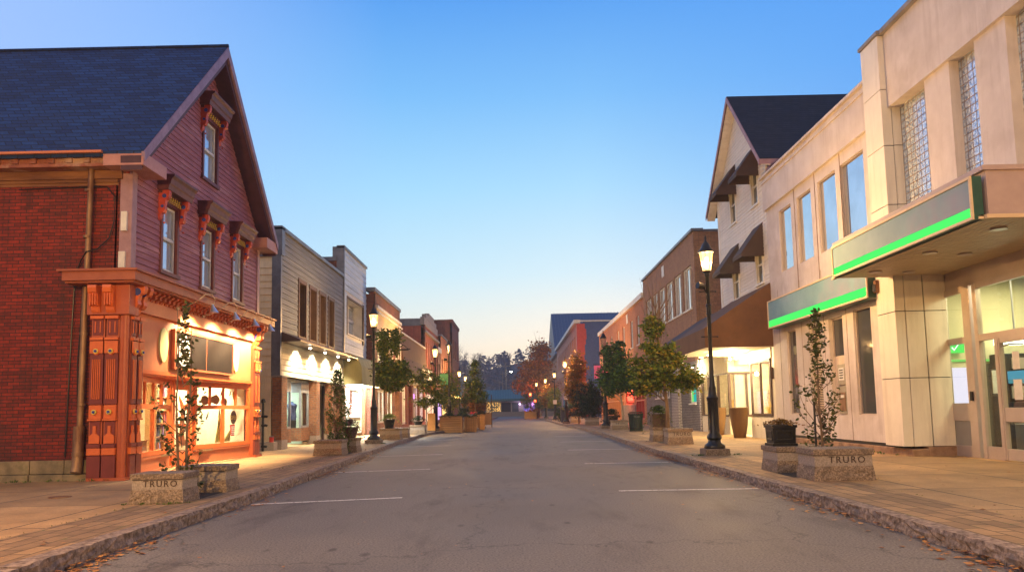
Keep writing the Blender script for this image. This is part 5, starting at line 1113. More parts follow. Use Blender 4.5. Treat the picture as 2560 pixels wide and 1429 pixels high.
    m = MB(I); m.box(17.27, 17.29, -3.9, -.1, 2.26, 2.31); b.part('green_light_strip', m, M['lime_em'])
    m = MB(I); m.box(17.26, 17.295, -.75, -.12, 1.3, 2.12); b.part('lit_wall_panel', m, emis('lilac_lit_panel', (.78, .72, 1), 1.1))
    m = MB(I); m.box(17.26, 17.295, -4, -.8, .2, 2.2); m.box(17.24, 17.295, -1.1, -.82, .2, 2.7); b.part('dark_wall_panel', m, surf('dark_lobby_panel', (.1, .1, .09), (.18, .17, .14), 1, .4, .02))
    return b
B7 = bank()
TB = side(1, 8.9)
t = Th('fluorescent_light', 'green white fluorescent light hanging inside the bank lobby', 'ceiling light', (11.3, 16.7, 2.6)); m = MB(); m.box(11.0, 11.6, 16.4, 17.0, 2.6, 2.75); t.part('diffuser', m, emis('greenish_tube', (.9, 1, .75), 5))
m = MB(); m.tube([(11.3, 16.7, 2.75), (11.3, 16.7, 4.2)], .02, 5); t.part('hanger', m, M['grey'])
t.light('AREA', (11.3, 14.6, 4.1), 60, (1, .9, .6), shape='RECTANGLE', size=1.5, size_y=4)
t = Th('tick_sign', 'small green lit sign with a white tick inside the bank sidelight', 'sign', (10.2, 17.2, 2.5)); m = MB(); m.box(10.03, 10.42, 17.16, 17.2, 2.46, 2.7); t.part('panel', m, M['green_em']); m = MB(); m.prism([(10.12, 2.58), (10.18, 2.51), (10.3, 2.66), (10.28, 2.67), (10.18, 2.54), (10.14, 2.6)], 1, 17.14, 17.158); t.part('tick_mark', m, M['white_em'])
t = Th('terminal_counter', 'cash machine bank with a blue screen inside the bank lobby', 'cash machine', (11.7, 16.8, .14)); m = MB(); m.box(11.0, 12.6, 16.5, 17.2, .15, 1.3); m.box(11.0, 12.6, 16.75, 17.2, 1.3, 2.4); t.part('cabinet', m, M['dark'], bevel=.02)
m = MB(); m.box(11.1, 12.3, 16.7, 16.745, 1.72, 1.98); t.part('screen', m, M['cyan_em'])
m = MB(); m.box(11.05, 12.5, 16.44, 16.5, .95, 1.02); m.box(11.15, 11.6, 16.72, 16.745, 1.38, 1.66); m.box(11.8, 12.2, 16.72, 16.745, 1.38, 1.66); m.box(11.2, 11.5, 16.72, 16.745, 2.05, 2.3); t.part('trim_panel', m, M['alu'])
t = Th('litter_bin', 'grey bin with a triangular flap behind the bank door glass', 'bin', (10.9, 15.6, .15)); m = MB(); m.box(10.6, 11.1, 15.4, 15.9, .15, .85); t.part('bin_body', m, M['grey'], bevel=.02); m = MB(); m.box(10.65, 11.05, 15.39, 15.4, .62, .8); t.part('flap', m, M['dark'])
t = Th('notice_board', 'framed white notice on a stand behind the bank sidelight', 'notice', (10.45, 16.3, .15)); m = MB(); m.box(10.4, 10.7, 16.2, 16.23, 1.5, 2.0); t.part('sheet', m, M['white']); m = MB(); m.box(10.36, 10.74, 16.23, 16.26, 1.44, 2.04); m.tube([(10.55, 16.3, .15), (10.55, 16.3, 1.5)], .02, 6); t.part('frame', m, M['dark'])
# canopy with its blank sign
t = Th('entrance_canopy', 'wide flat canopy with slatted soffit over the bank entrance', 'canopy', (7.4, 14, 4.22))
m = MB(); m.box(7.4, 9.85, 11.5, 17.0, 4.245, 4.27); x = 7.46
while x < 9.8: m.box(x, min(9.84, x+.108), 11.5, 16.99, 4.236, 4.2445); x += .12
t.part('soffit', m, surf('soffit_board', (.5, .4, .25), (.6, .49, .32), 2, .5, .05))
m = MB(); m.box(7.52, 9.86, 11.48, 11.6, 4.26, 4.98); m.box(7.45, 9.86, 11.44, 17.02, 4.98, 5.06); m.box(7.52, 8.88, 11.6, 16.74, 4.9, 4.98); m.box(7.45, 8.68, 16.9, 17.0, 4.27, 4.9); t.part('fascia', m, surf('mauve_metal_fascia', (.4, .3, .3), (.48, .37, .36), 2, .45, .03), bevel=.004)
m = MB(); m.box(7.45, 9.86, 11.42, 11.48, 4.2, 4.26); m.box(7.36, 7.44, 11.48, 16.98, 4.2, 4.24); t.part('edge_trim', m, M['cream'])
for x, y in ((8.2, 12.3), (8.9, 12.4), (8.1, 14.2), (8.9, 14.4), (8.0, 16.2), (8.8, 16.3)):
    m = MB(); m.lathe([(.13, -.03), (.13, 0), (.1, .005), (.09, -.02)], (x, y, 4.235), 18); f_ = t.part('recessed_spot', m, M['alu'], smooth=True)
    m = MB(); m.lathe([(.001, -.022), (.09, -.022), (.09, -.012)], (x, y, 4.24), 14); m.obj('spot_lens', M['gl_dark'], f_, t.loc)
def blanksign(X, u0, u1, v, th_, z0, z1, zb, label, loc):
    T = side(1, X); t = Th('bank_sign', label, 'sign', loc, 'blank bank signs with a green band')
    m = MB(T); m.box(u0, u1, v-th_, v, z0, z1); t.part('housing', m, M['sign_green'], bevel=.008)
    m = MB(T); m.box(u0+.05, u1-.05, v+.001, v+.012, zb, z1-.05); t.part('face_panel', m, M['sign_face'])
    m = MB(T); m.box(u0+.05, u1-.05, v+.001, v+.014, z0+.05, zb-.004); t.part('green_band', m, M['green_em'])
    m = MB(T); m.box(u0, u1, v, v+.03, z1-.045, z1); m.box(u0, u0+.045, v, v+.03, z0, z1-.045); m.box(u1-.045, u1, v, v+.03, z0, z1-.045); m.box(u0+.045, u1-.045, v, v+.025, z0, z0+.045); t.part('frame', m, M['cream'])
    return t
blanksign(7.3, 11.5, 16.7, 0, .16, 4.2, 4.9, 4.4, 'longer blank sign with a green band along the bank entrance canopy', (7.3, 14, 4.2))
blanksign(8.5, 17.6, 24.6, 0, .32, 3.86, 4.78, 4.13, 'blank sign with a green band mounted flat on the bank wing', (8.5, 21, 3.86))
t = Th('security_lamp', 'small dark wall lamp beside the end of the flat bank sign', 'wall lamp', (8.75, 17.5, 4.0)); m = MB(); m.box(8.6, 8.9, 17.42, 17.55, 3.95, 4.25); t.part('housing', m, M['copper'], bevel=.02); m = MB(); m.box(8.56, 8.6, 17.44, 17.53, 3.98, 4.15); t.part('lens', m, M['gl_dark'])

def house():
    X = 9.0; T = side(1, X); U0, U1 = 25.5, 31.7; UC = 28.45
    b = Th('gabled_house', 'ivory boarded gabled house with dark window awnings and a black roof', 'building', (X, U0, 0)); PK = 13.45; EZ = 10.15
    k = (PK-EZ)/(U1-UC+.15)
    lim = lambda z: (max(U0, UC-(PK-z)/1.13), min(U1, UC+(PK-z)/(k+.05)))
    ws = [(26.5, 27.15, 8.7, 10.1), (29.2, 29.85, 8.7, 10.2), (26.35, 27.0, 5.75, 7.1), (29.2, 29.9, 5.6, 7.0)]
    m = MB(T); clap(m, 3.2, PK, .13, lim, [(a-.04, c+.04, d-.04, e+.04) for a, c, d, e in ws], 0, .02); b.part('board_wall', m, M['house_clap'], recalc=False)
    m = MB(T); m.prism([(U0, 3.0), (U1, 3.0), (U1, EZ), (UC, PK), (U0, EZ)], 1, -.3, -.26)
    for a, c, d, e in ws:
        for q in ((a-.04, a, d, e), (c, c+.04, d, e), (a, c, d-.04, d), (a, c, e, e+.04)): m.box(q[0], q[1], -.25, .002, q[2], q[3])
    b.part('sheathing', m, M['house_clap'])
    m = MB(T); m.box(U1-.12, U1+.02, -.02, .04, 3.2, EZ); m.box(U0-.02, U0+.12, -.02, .04, 3.2, EZ); b.part('corner_board', m, M['white'])
    m = MB(T); m.box(U0, U0+.25, -12, -.3, 0, EZ); m.box(U1-.25, U1, -12, -.3, 0, EZ); m.box(U0+.25, U1-.25, -12, -11.75, 0, EZ); b.part('side_wall', m, M['house_clap'])
    pr = lambda t, dz=0: [(U0-.5, EZ-.3+dz), (UC, PK+.12+dz), (U1+.6, EZ-.42+dz), (U1+.58, EZ-.42-t+dz), (UC, PK+.12-t*1.3+dz), (U0-.48, EZ-.3-t+dz)]
    m = MB(T); m.prism(pr(.1), 1, -12, .38); b.part('roof', m, M['slate_dk'])
    m = MB(T); m.prism(pr(.14, -.09), 1, 0, .34); b.part('rake_soffit', m, M['house_clap'])
    m = MB(T); m.prism(pr(.18, -.02), 1, .38, .41); b.part('rake_trim', m, M['mauve_trim'])
    m = MB(T); m.box(U0-.5, U0-.38, -12, .4, EZ-.5, EZ-.32); m.box(U0-.35, U0, -12, .0, EZ-.6, EZ-.5); b.part('gutter', m, M['mauve_trim'])
    for i, h in enumerate(ws): window(b, T, *h, M['white'], M['gl_dark'], rec=.06, cas=.09, fr=.05, rails=(.5,), proj=.035)
    for i, h in enumerate(ws):
        c = (h[0]+h[1])/2; z = h[3]-.45; w_ = .52
        a = MB(T); zt = z+1.25; a.prism([(0, zt), (.82, z+.14), (.82, z), (.8, z), (.8, z+.13), (0, zt-.05)], 0, c-w_, c+w_)
        a.prism([(0, zt), (.82, z+.14), (.82, z), (0, z)], 0, c-w_-.02, c-w_); a.prism([(0, zt), (.82, z+.14), (.82, z), (0, z)], 0, c+w_, c+w_+.02)
        b.part('window_awning', a, M['awn_dk'])
    # big street awning
    a = MB(T); P_ = [(0, 5.62), (2.45, 4.02), (2.45, 3.35), (2.42, 3.35), (2.42, 4.0), (0, 5.56)]
    a.prism(P_, 0, U0-.08, 30.3); ao = b.part('street_awning', a, M['awn'])
    for u in (U0-.1, 30.3):
        a = MB(T); a.prism([(0, 5.62), (2.45, 4.02), (2.45, 3.35), (0, 3.35)], 0, u, u+.02); a.obj('awning_end', M['awn'], ao, b.loc)
    a = MB(T); P2 = [(0, 5.5), (2.0, 4.2), (2.0, 3.7), (1.97, 3.7), (1.97, 4.18), (0, 5.44)]
    a.prism(P2, 0, 30.34, 35.6); a.prism([(0, 5.5), (2.0, 4.2), (2.0, 3.7), (0, 3.7)], 0, 35.6, 35.62); b.part('far_awning', a, M['awn_dk'])
    # ground floor: lit recessed entrance
    c_ = M['plaster']
    m = MB(T); m.box(U0, 30.3, -3.3, 2.38, 3.36, 3.42); b.part('lit_ceiling', m, M['plaster'])
    m = MB(T); m.box(U0, 26.0, -1.2, .02, .14, 3.36); m.box(25.9, 28.2, -.0, .1, .14, .9); m.box(25.9, 28.2, -.55, .0, .14, .95); m.box(25.9, 28.25, -.5, .06, 2.98, 3.36)
    m.box(28.2, 31.3, -2.0, -1.75, .14, .85); m.box(28.2, 31.3, -2.0, -1.7, 2.6, 3.36); m.box(28.9, 29.6, -1.75, -1.0, .14, .85); b.part('cream_shopfront', m, M['panel'])
    m = MB(T); f = .06
    m.box(25.98, 28.22, .0, .08, .95, 1.04); m.box(25.98, 28.22, .0, .08, 2.9, 2.99)
    for u in (25.98, 27.05, 28.14): m.box(u, u+.08, .0, .07, 1.04, 2.9)
    m.box(28.16, 28.22, -1.7, .0, .95, 1.03); m.box(28.16, 28.22, -1.7, .0, 2.9, 2.98); m.box(28.15, 28.23, -.9, -.84, 1.03, 2.9); m.box(28.15, 28.24, -1.75, -1.65, .14, 2.98)
    for u in (28.3, 29.2, 30.2, 31.2): m.box(u, u+.1, -1.78, -1.7, .14, 2.6)
    m.box(28.3, 31.3, -1.78, -1.7, .85, .93); m.box(28.3, 31.3, -1.78, -1.7, 2.52, 2.6)
    fo = b.part('window_frame', m, M['brown'])
    m = MB(T); m.box(26.06, 28.14, .03, .038, 1.04, 2.9); m.quad((28.19, -1.65, 1.03), (28.19, -.9, 1.03), (28.19, -.9, 2.9), (28.19, -1.65, 2.9)); m.quad((28.19, -.84, 1.03), (28.19, 0, 1.03), (28.19, 0, 2.9), (28.19, -.84, 2.9)); m.box(28.4, 31.2, -1.75, -1.742, .93, 2.52); m.obj('pane', M['gl'], fo, b.loc)
    m = MB(T); m.box(25.6, 31.7, -4.1, -4.0, .1, 3.4); m.box(25.6, 25.7, -4.0, -.1, .1, 3.3); m.box(31.5, 31.6, -4, -1.8, .1, 3.4); m.box(25.7, 31.5, -4, .0, .1, .15); m.box(25.95, 28.1, -1.1, -1.05, .95, 3.0); m.box(25.7, 28.15, -1.1, -.01, 2.985, 3.02); b.part('shop_interior', m, c_)
    m = MB(T); m.box(26.3, 27.5, -1.04, -1.0, 1.0, 2.8); b.part('gilt_curtain', m, surf('gilt_curtain', (.5, .33, .08), (.8, .6, .25), 12, .5, .4, stretch=(1, 5, .3)))
    m = MB(T); m.box(31.3, 31.42, -1.4, .02, .14, .92); m.box(31.3, 31.42, -3.4, -1.4, .14, 3.36); m.box(31.3, 31.42, -1.4, .02, 2.72, 3.36); m.box(31.42, 35.9, -.1, .02, .14, .92); m.box(31.42, 35.9, -.1, .02, 2.72, 3.6); m.box(31.42, 35.9, -1.9, -1.8, .14, 3.4); m.box(31.42, 35.9, -1.8, -.1, 3.36, 3.42); m.box(35.8, 35.9, -1.8, -.1, .14, 3.4); m.box(31.42, 35.9, -1.8, -.1, .8, .86)
    b.part('far_display_bay', m, M['plaster'])
    m = MB(T); z0, z1 = .92, 2.72
    for v in (-1.4, -.78, -.06): m.box(31.28, 31.36, v, v+.08, z0, z1)
    m.box(31.27, 31.37, -1.4, .02, z0-.04, z0+.04); m.box(31.27, 31.37, -1.4, .02, z1-.04, z1+.04)
    for u in (31.3, 33.0, 34.6, 35.8): m.box(u, u+.09, -.08, .03, z0, z1)
    m.box(31.4, 35.9, -.08, .03, z0-.03, z0+.03); m.box(31.4, 35.9, -.08, .03, z1-.04, z1+.02); fo = b.part('far_window_frame', m, M['brown'])
    m = MB(T); m.box(31.31, 31.33, -1.33, -.02, z0, z1); m.box(31.4, 35.9, -.03, -.02, z0, z1); m.obj('pane', M['gl'], fo, b.loc)
    m = MB(T); m.box(31.8, 31.85, -1.3, -.5, .9, 2.3); m.box(32.2, 32.25, -.9, -.3, .9, 1.6); b.part('display_screen', m, MATS['gilt_curtain'])
    for u in (27.9, 29.3, 30.6): 
        q = MB(T); q.lathe([(.08, -.02), (.08, 0), (.001, 0)], (u, 1.3, 3.36), 12); b.part('ceiling_spot', q, M['bulb'])
    q = MB(T); q.box(25.7, 25.84, .05, .17, 2.25, 2.65); b.part('wall_light', q, M['brown'])
    return b
B8 = house()
def lightat(name, label, loc, power, color, r=.08, kind='POINT', body='bulb', cat='lamp', **k):
    t = Th(name, label, cat, loc); m = MB(); m.lathe([(.001, -.05), (.04, -.03), (.05, 0), (.035, .03), (.001, .04)], loc, 10); t.part('bulb', m, M[body]); m = MB(); m.lathe([(.03, .03), (.03, .07), (.001, .08)], loc, 8); t.part('socket', m, M['brown'])
    t.light(kind, (loc[0], loc[1], loc[2]-.12), power, color, shadow_soft_size=r, **k); return t
lightat('ceiling_lamp', 'warm lamp under the lit ceiling by the near show window of the gabled house', (8.0, 27.6, 3.2), 70, (1, .72, .35))
lightat('ceiling_lamp', 'warm lamp under the lit ceiling over the house entrance', (8.6, 29.6, 3.2), 80, (1, .74, .38))
lightat('ceiling_lamp', 'warm lamp deep inside the recessed entrance of the gabled house', (10.2, 29.5, 3.0), 60, (1, .74, .4))
lightat('ceiling_lamp', 'warm lamp inside the far show window beyond the entrance', (9.9, 33.0, 3.1), 60, (1, .74, .4))
lightat('ceiling_lamp', 'warm lamp inside the show window hung with gilt curtain', (9.5, 27.2, 2.7), 70, (1, .76, .42))
lightat('ceiling_lamp', 'warm lamp inside the shop behind the recessed entrance windows', (11.9, 30.2, 3.1), 90, (1, .76, .42))
R = random.Random(12)
for k, (x, y, lab) in enumerate(((9.45, 26.6, 'sparkling gilt ornament at the near side of the show window'), (9.4, 27.6, 'sparkling gilt ornament at the far side of the show window'))):
    t = Th('ornament', lab, 'ornament', (x, y, .95)); m = MB()
    for i in range(26):
        a = R.uniform(0, 6.28); h = R.uniform(.2, 1.0); r = R.uniform(.05, .25); m.tube([(x, y, .97), (x+r*math.cos(a)*.6, y+r*math.sin(a)*.6, .97+h*.6), (x+r*math.cos(a), y+r*math.sin(a), .97+h)], .006, 4)
    t.part('branches', m, M['yellow']); m = MB()
    for i in range(22): m.lathe([(.001, -.03), (.03, 0), (.001, .03)], (x+R.gauss(0, .13), y+R.gauss(0, .13), 1.3+R.uniform(-.2, .6)), 6)
    o = t.part('baubles', m, mirror('silver_bauble', (.9, .85, .8), .1, 1) if 'silver_bauble' not in MATS else MATS['silver_bauble']); o['kind'] = 'stuff'
for k, (x, y, s, lab) in enumerate(((8.36, 27.95, 1.0, 'tall brown tapered urn standing in front of the lit show windows'), (8.45, 31.2, 1.05, 'tall brown tapered urn half hidden behind the lamp post'))):
    m = MB(); m.lathe([(.2, 0), (.22, .02), (.3, .5), (.345, .95), (.35, 1.12), (.33, 1.14), (.3, 1.1), (.28, .9), (.001, .88)], (x, y, .14), 28)
    single('urn', m, surf('bronze_urn', (.1, .05, .015), (.17, .09, .03), 2, .45, .1, stretch=(1, 1, .3)) if 'bronze_urn' not in MATS else MATS['bronze_urn'], lab, 'urn', 'tall brown urns', origin=(x, y, .14), smooth=True)

def r4():
    X = 9.0; T = side(1, X); U0, U1 = 36.3, 51.0
    b = Th('brown_brick_building', 'tall brown brick building with a long row of upper windows', 'building', (X, U0, 0))
    hs = [(37.1+i*2.2, 38.95+i*2.2, 6.3, 8.5) for i in range(6)]
    lo = [(36.9, 38.3, 1.5, 3.0), (43.2, 44.5, 1.9, 3.0), (44.7, 46.0, 1.9, 3.0), (46.2, 47.5, 1.9, 3.0)]
    m = MB(T); wall(m, U0, U1, 3.6, 10.05, hs, 0, .3); b.part('front_wall', m, M['tan_brick'])
    m = MB(T); wall(m, U0, 40.3, .14, 3.6, lo[:1], .03, .3); b.part('slate_wall', m, M['grey_brick']); m = MB(T); wall(m, 42.0, U1, .14, 3.6, lo[1:], .03, .3); b.part('slate_wall', m, M['grey_brick'])
    m = MB(T); m.box(40.3, 42.0, -.3, .2, .14, 3.6); b.part('pale_brick_bay', m, M['lite_brick'])
    m = MB(T); m.box(U0, U0+.3, -16, -.02, 0, 10.0); m.box(U1-.3, U1, -16, -.31, 0, 10.0); m.box(U0+.3, U1-.3, -16, -15.7, 0, 10); b.part('block_flank', m, M['block'])
    m = MB(T); m.box(U0-.01, U0+.25, -.9, .005, 3.6, 10.02); b.part('corner_brick', m, M['tan_brick'])
    m = MB(T); m.box(U0+.3, U1-.3, -15.7, -.3, 9.5, 9.6); b.part('roof', m, M['slate_dk'])
    m = MB(T); m.box(U0-.06, U1+.05, -.5, .1, 10.05, 10.18); m.box(U0-.06, U0+.35, -16, -.5, 10.0, 10.12); b.part('parapet_cap', m, M['steel'])
    for h in hs: window(b, T, *h, M['white'], M['gl_sky'], rec=.12, cas=.0, fr=.08, rails=(), mull=(.33, .66))
    m = MB(T); m.box(43.6, 44.2, .01, .04, 9.1, 9.75); b.part('vent_grille', m, M['white'])
    for i, h in enumerate(lo): window(b, T, *h, M['white'], (M['teal_em'] if i == 0 else M['gl_dark']), rec=.12, cas=0, fr=.07, rails=(), vw=.03, mull=(.5,) if i else ())
    m = MB(T); m.box(37.9, 38.25, -.08, -.07, 1.55, 2.95); b.part('lime_window_panel', m, M['lime_em'])
    # projecting glowing corner under the far awning
    m = MB(T); m.box(36.1, 36.28, -1.5, .05, .14, 3.6); b.part('lit_brick_return', m, M['lite_brick'])
    for k in range(4): 
        m = MB(T); m.box(48.2+k*.5, 48.6+k*.5, .04, .05, 2.2, 2.9)
    return b
r4()
lightat('wall_lamp', 'warm wall lamp on the grey brick corner beside the urn', (8.6, 35.9, 3.2), 60, (1, .75, .4))
m = MB(); t = Th('tv_antenna', 'thin rooftop antennas standing on the orange brick roof', 'antenna', (12, 55, 9.0))
for i, (x, y, h) in enumerate(((12, 55, 2.7), (12.4, 54.2, 1.9), (12.8, 53.4, 2.1), (12.2, 54.6, 1.2))):
    m = MB(); m.tube([(x, y, 9), (x, y, 9+h)], .035, 5); m.tube([(x-.3, y, 9+h*.55), (x+.3, y, 9+h*.55)], .025, 4); m.tube([(x-.2, y, 9+h*.7), (x+.2, y, 9+h*.7)], .02, 4); t.part('mast', m, M['black'])
def r5():
    X = 9.0; T = side(1, X); U0, U1 = 51.02, 78.5
    b = Th('long_orange_brick_building', 'long low orange brick building with slim windows and red neon below', 'building', (X, U0, 0))
    hs = [(53.0, 54.1, 5.9, 8.0), (56.0, 57.1, 5.9, 8.0), (60.2, 61.3, 5.9, 8.0), (63.4, 64.5, 5.9, 8.0), (68, 69.1, 5.9, 8.0), (72, 73.1, 5.9, 8.0)]
    lo = [(52.0, 55.6, .5, 3.1), (56.8, 60.6, 1.6, 3.1), (62.0, 77.5, .3, 3.1)]
    m = MB(T); wall(m, U0, U1, .14, 8.95, hs+lo, 0, .3); b.part('front_wall', m, M['org_brick'])
    shell(b, 1, X, U0, U1, 8.9, 14, M['org_brick'], M['slate_dk'], zr=8.9)
    m = MB(T); m.box(U0, U1, -.4, .15, 8.95, 9.3); b.part('parapet_cap', m, M['white'])
    for h in hs: window(b, T, *h, M['white'], M['gl_sash'], rec=.12, cas=0, fr=.09, rails=(), sill=True)
    m = MB(T); m.box(58.2, 58.9, .01, .04, 8.0, 8.7); b.part('vent_grille', m, M['white'])
    m = MB(T); m.prism([(0, 4.4), (1.3, 3.7), (1.3, 3.5), (0, 3.9)], 0, 51.5, 58.0); b.part('entrance_canopy', m, M['awn_dk'])
    m = MB(T)
    for u in [62+.62*k for k in range(26)]: m.box(u-.05, u+.05, -.25, -.1, .3, 3.1)
    m.box(62, 77.5, -.24, -.11, 1.9, 2.0); m.box(62, 77.5, -.24, -.11, .3, .5); b.part('shop_glazing_bars', m, surf('orange_painted_wood', (.5, .2, .07), (.6, .26, .1), 3, .5, .1))
    m = MB(T); m.box(62, 77.5, -.3, -.26, .3, 3.1); b.part('shop_glass', m, M['gl_dark'])
    m = MB(T); m.box(52.0, 60.6, -1.6, -1.5, .3, 3.3); b.part('bar_interior', m, surf('dark_red_room', (.12, .02, .03), (.2, .04, .05), 2, .7, 0))
    m = MB(T)
    for u in (52.0, 53.2, 54.4, 55.5): m.box(u, u+.1, -.2, .0, .5, 3.1)
    m.box(52, 55.6, -.2, .0, 1.8, 1.9); m.box(52, 55.6, -.2, .0, .5, .6); m.box(56.8, 60.6, -.18, .02, 1.6, 1.68); b.part('red_window_frame', m, surf('red_window_paint', (.5, .05, .05), (.6, .08, .07), 3, .4, 0))
    m = MB(T); m.box(55.6, 62.0, .01, .06, .14, 1.55); b.part('slate_panel', m, M['grey_brick'])
    return b
r5()
T9 = side(1, 9.0)
t = Th('neon_sign', 'red neon flame sign glowing in the orange brick bar window', 'neon sign', (9.1, 58.6, 1.9)); R = random.Random(5)
m = MB(T9); m.box(57.0, 60.4, -.12, -.1, 1.75, 2.95); t.part('back_plate', m, surf('red_plate', (.4, .02, .02), (.5, .03, .03), 2, .5, 0))
m = MB(T9)
for i in range(5):
    u = 57.5+i*.6; m.tube([(u, -.05, 1.9), (u+.15, -.05, 2.15), (u+.02, -.05, 2.35), (u+.2, -.05, 2.7)], .03, 5)
t.part('neon_tube', m, M['red_em']); t.light('POINT', (8.5, 58.6, 2.4), 60, (1, .07, .03), shadow_soft_size=.3)
t = Th('neon_sign', 'small red lit blade sign on the far end of the orange brick building', 'neon sign', (8.6, 74, 4.3)); m = MB(); m.box(7.9, 8.9, 74, 74.2, 4.3, 5.6); t.part('panel', m, emis('red_blade', (.9, .12, .18), .6)); m = MB(); m.tube([(7.8, 74.1, 5.7), (9, 74.1, 5.7)], .04, 5); t.part('bracket', m, M['black'])
t.light('POINT', (7.6, 73, 4.8), 50, (1, .1, .15), shadow_soft_size=.3)
def r6():
    X = 9.0; T = side(1, X); U0, U1 = 106, 158
    b = Th('blue_flanked_building', 'salmon fronted building with a blue painted brick flank', 'building', (X, U0, 0))
    hs = [(109+i*4.3, 111.2+i*4.3, 9.0, 12.0) for i in range(11)]+[(109+i*4.3, 111.2+i*4.3, 4.6, 7.4) for i in range(11)]
    m = MB(T); wall(m, U0, U1, .1, 13.6, hs, 0, .4); b.part('front_wall', m, surf('salmon_brick_front', (.5, .2, .13), (.6, .26, .17), 1, .8, .1))
    for h in hs: window(b, T, *h, M['brown'], M['gl_dark'], rec=.3, cas=0, fr=.12, rails=(.5,), sill=False)
    m = MB(T); m.box(U0, U0+.4, -26, -.9, 0, 13.8); m.box(U0+.4, U1, -26, -25.6, 0, 13.6); m.box(U0+.4, U1, -25.6, -.4, 13.3, 13.4); b.part('blue_flank', m, M['blue_brick'])
    m = MB(T); R = random.Random(2); z = 0
    while z < 13.5: w_ = R.uniform(.9, 1.35); m.box(U0-.01, U0+.4, -w_, 0.01, z, min(z+.75, 13.6)); z += .75
    b.part('red_corner_quoins', m, surf('red_corner_brick', (.5, .06, .04), (.6, .09, .06), 2, .8, .1))
    m = MB(T); m.box(U0-.1, U1, -.5, .45, 13.6, 14.1); m.box(U0-.1, U0+.5, -26, -.5, 13.8, 14.0); b.part('parapet_cap', m, M['white'])
    for a, c, mt in ((108, 113, 'lime_em'), (118, 122, 'white'), (126, 131, 'cream'), (136, 140, 'teal_roof')):
        m = MB(T); m.box(a, c, .02, .06, .6, 3.4); b.part('shop_window', m, M[mt])
    return b
r6()
def r7():
    X = 9.3; T = side(1, X); U0, U1 = 160, 200
    b = Th('metal_roofed_hall', 'tall hall with a blue grey standing seam roof at the far end', 'building', (X, U0, 0))
    m = MB(T); m.box(U0, U1, -30, 0, 0, 13.5); b.part('wall', m, M['org_brick'])
    m = MB(T); m.prism([(U0-.8, 13.2), ((U0+U1)/2-6, 23.8), (U1, 13.2)], 1, -30, .6); ro = b.part('roof', m, M['blue_roof'])
    m = MB(T)
    for k in range(40): v = -.2-k*.75; m.quad((U0-.82, v, 13.3), (U0-.82, v+.1, 13.3), ((U0+U1)/2-6, v+.1, 24.0), ((U0+U1)/2-6, v, 24.0))
    m.obj('roof_seams', M['steel'], ro, b.loc, recalc=False)
r7()
# end of the street
def endb():
    b = Th('teal_roofed_building', 'low building with a long teal metal roof across the end of the street', 'building', (-5, 172, 0))
    m = MB(); m.box(-26, 30, 172, 184, 0, 3.7); b.part('wall', m, M['tanwall'])
    m = MB(); m.prism([(170.8, 3.4), (170.8, 3.9), (175, 6.1), (186, 6.1), (186, 3.4)], 0, -27, 31); ro = b.part('roof', m, M['teal_roof'])
    m = MB()
    for k in range(150): x = -26.9+k*.385; m.quad((x, 170.76, 3.45), (x+.1, 170.76, 3.45), (x+.1, 170.76, 3.95), (x, 170.76, 3.95)); m.quad((x, 170.78, 3.96), (x+.1, 170.78, 3.96), (x+.1, 174.95, 6.16), (x, 174.95, 6.16))
    m.obj('roof_seams', surf('teal_seam', (.05, .2, .22), (.07, .25, .28), 2, .4, 0), ro, b.loc, recalc=False)
    for a, c, mt in ((-3.4, -1.2, 'dark'), (-.9, .6, 'violet_em'), (1.8, 4.6, 'violet_em'), (-6, -4, 'gl_dark'), (5, 9, 'gl_dark'), (-10, -7, 'gl_dark')):
        m = MB(); m.box(a, c, 171.9, 171.99, .9, 3.0)
        if mt == 'violet_em': mt = 'gl_dark' if a < 1 else 'violet_em'
        b.part('window', m, M[mt])
    m = MB(); m.box(2.0, 4.3, 171.8, 171.89, 2.2, 3.0); b.part('lit_sign_panel', m, M['pink_em'])
    return b
endb()
t = Th('string_lights', 'curtain of golden fairy lights on the teal roofed building', 'string lights', (-4.6, 171.7, .4)); R = random.Random(6); m = MB()
for i in range(110): x, z = -6.8+R.random()*3.2, .5+R.random()*2.6; m.box(x-.04, x+.04, 171.6, 171.66, z-.04, z+.04)
o = t.part('bulb_row', m, M['fairy']); m = MB()
for k in range(7): m.tube([(-6.8+k*.5, 171.7, .4), (-6.8+k*.5, 171.7, 3.2)], .015, 4)
t.part('wire', m, M['black'])
m = MB(); m.box(-30, 30, 151.5, 152, 0, .9); m.box(-30, 30, 151.45, 152.05, .9, 1.0)
single('low_wall', m, M['granite_s'], 'low pale wall along the far side of the cross street', 'wall', origin=(0, 151.7, 0))
t = Th('violet_lamp', 'small violet white lamp on the wall of the teal roofed building', 'lamp', (.9, 171.5, 2.9)); m = MB(); m.lathe([(.001, -.2), (.2, 0), (.001, .2)], (.9, 171.6, 2.7), 8); t.part('bulb', m, emis('violet_bulb', (.8, .6, 1), 8)); m = MB(); m.box(.8, 1, 171.7, 171.9, 2.8, 3.0); t.part('bracket', m, M['dark'])
t.light('POINT', (.9, 170.9, 2.6), 12, (.7, .5, 1), shadow_soft_size=.2)
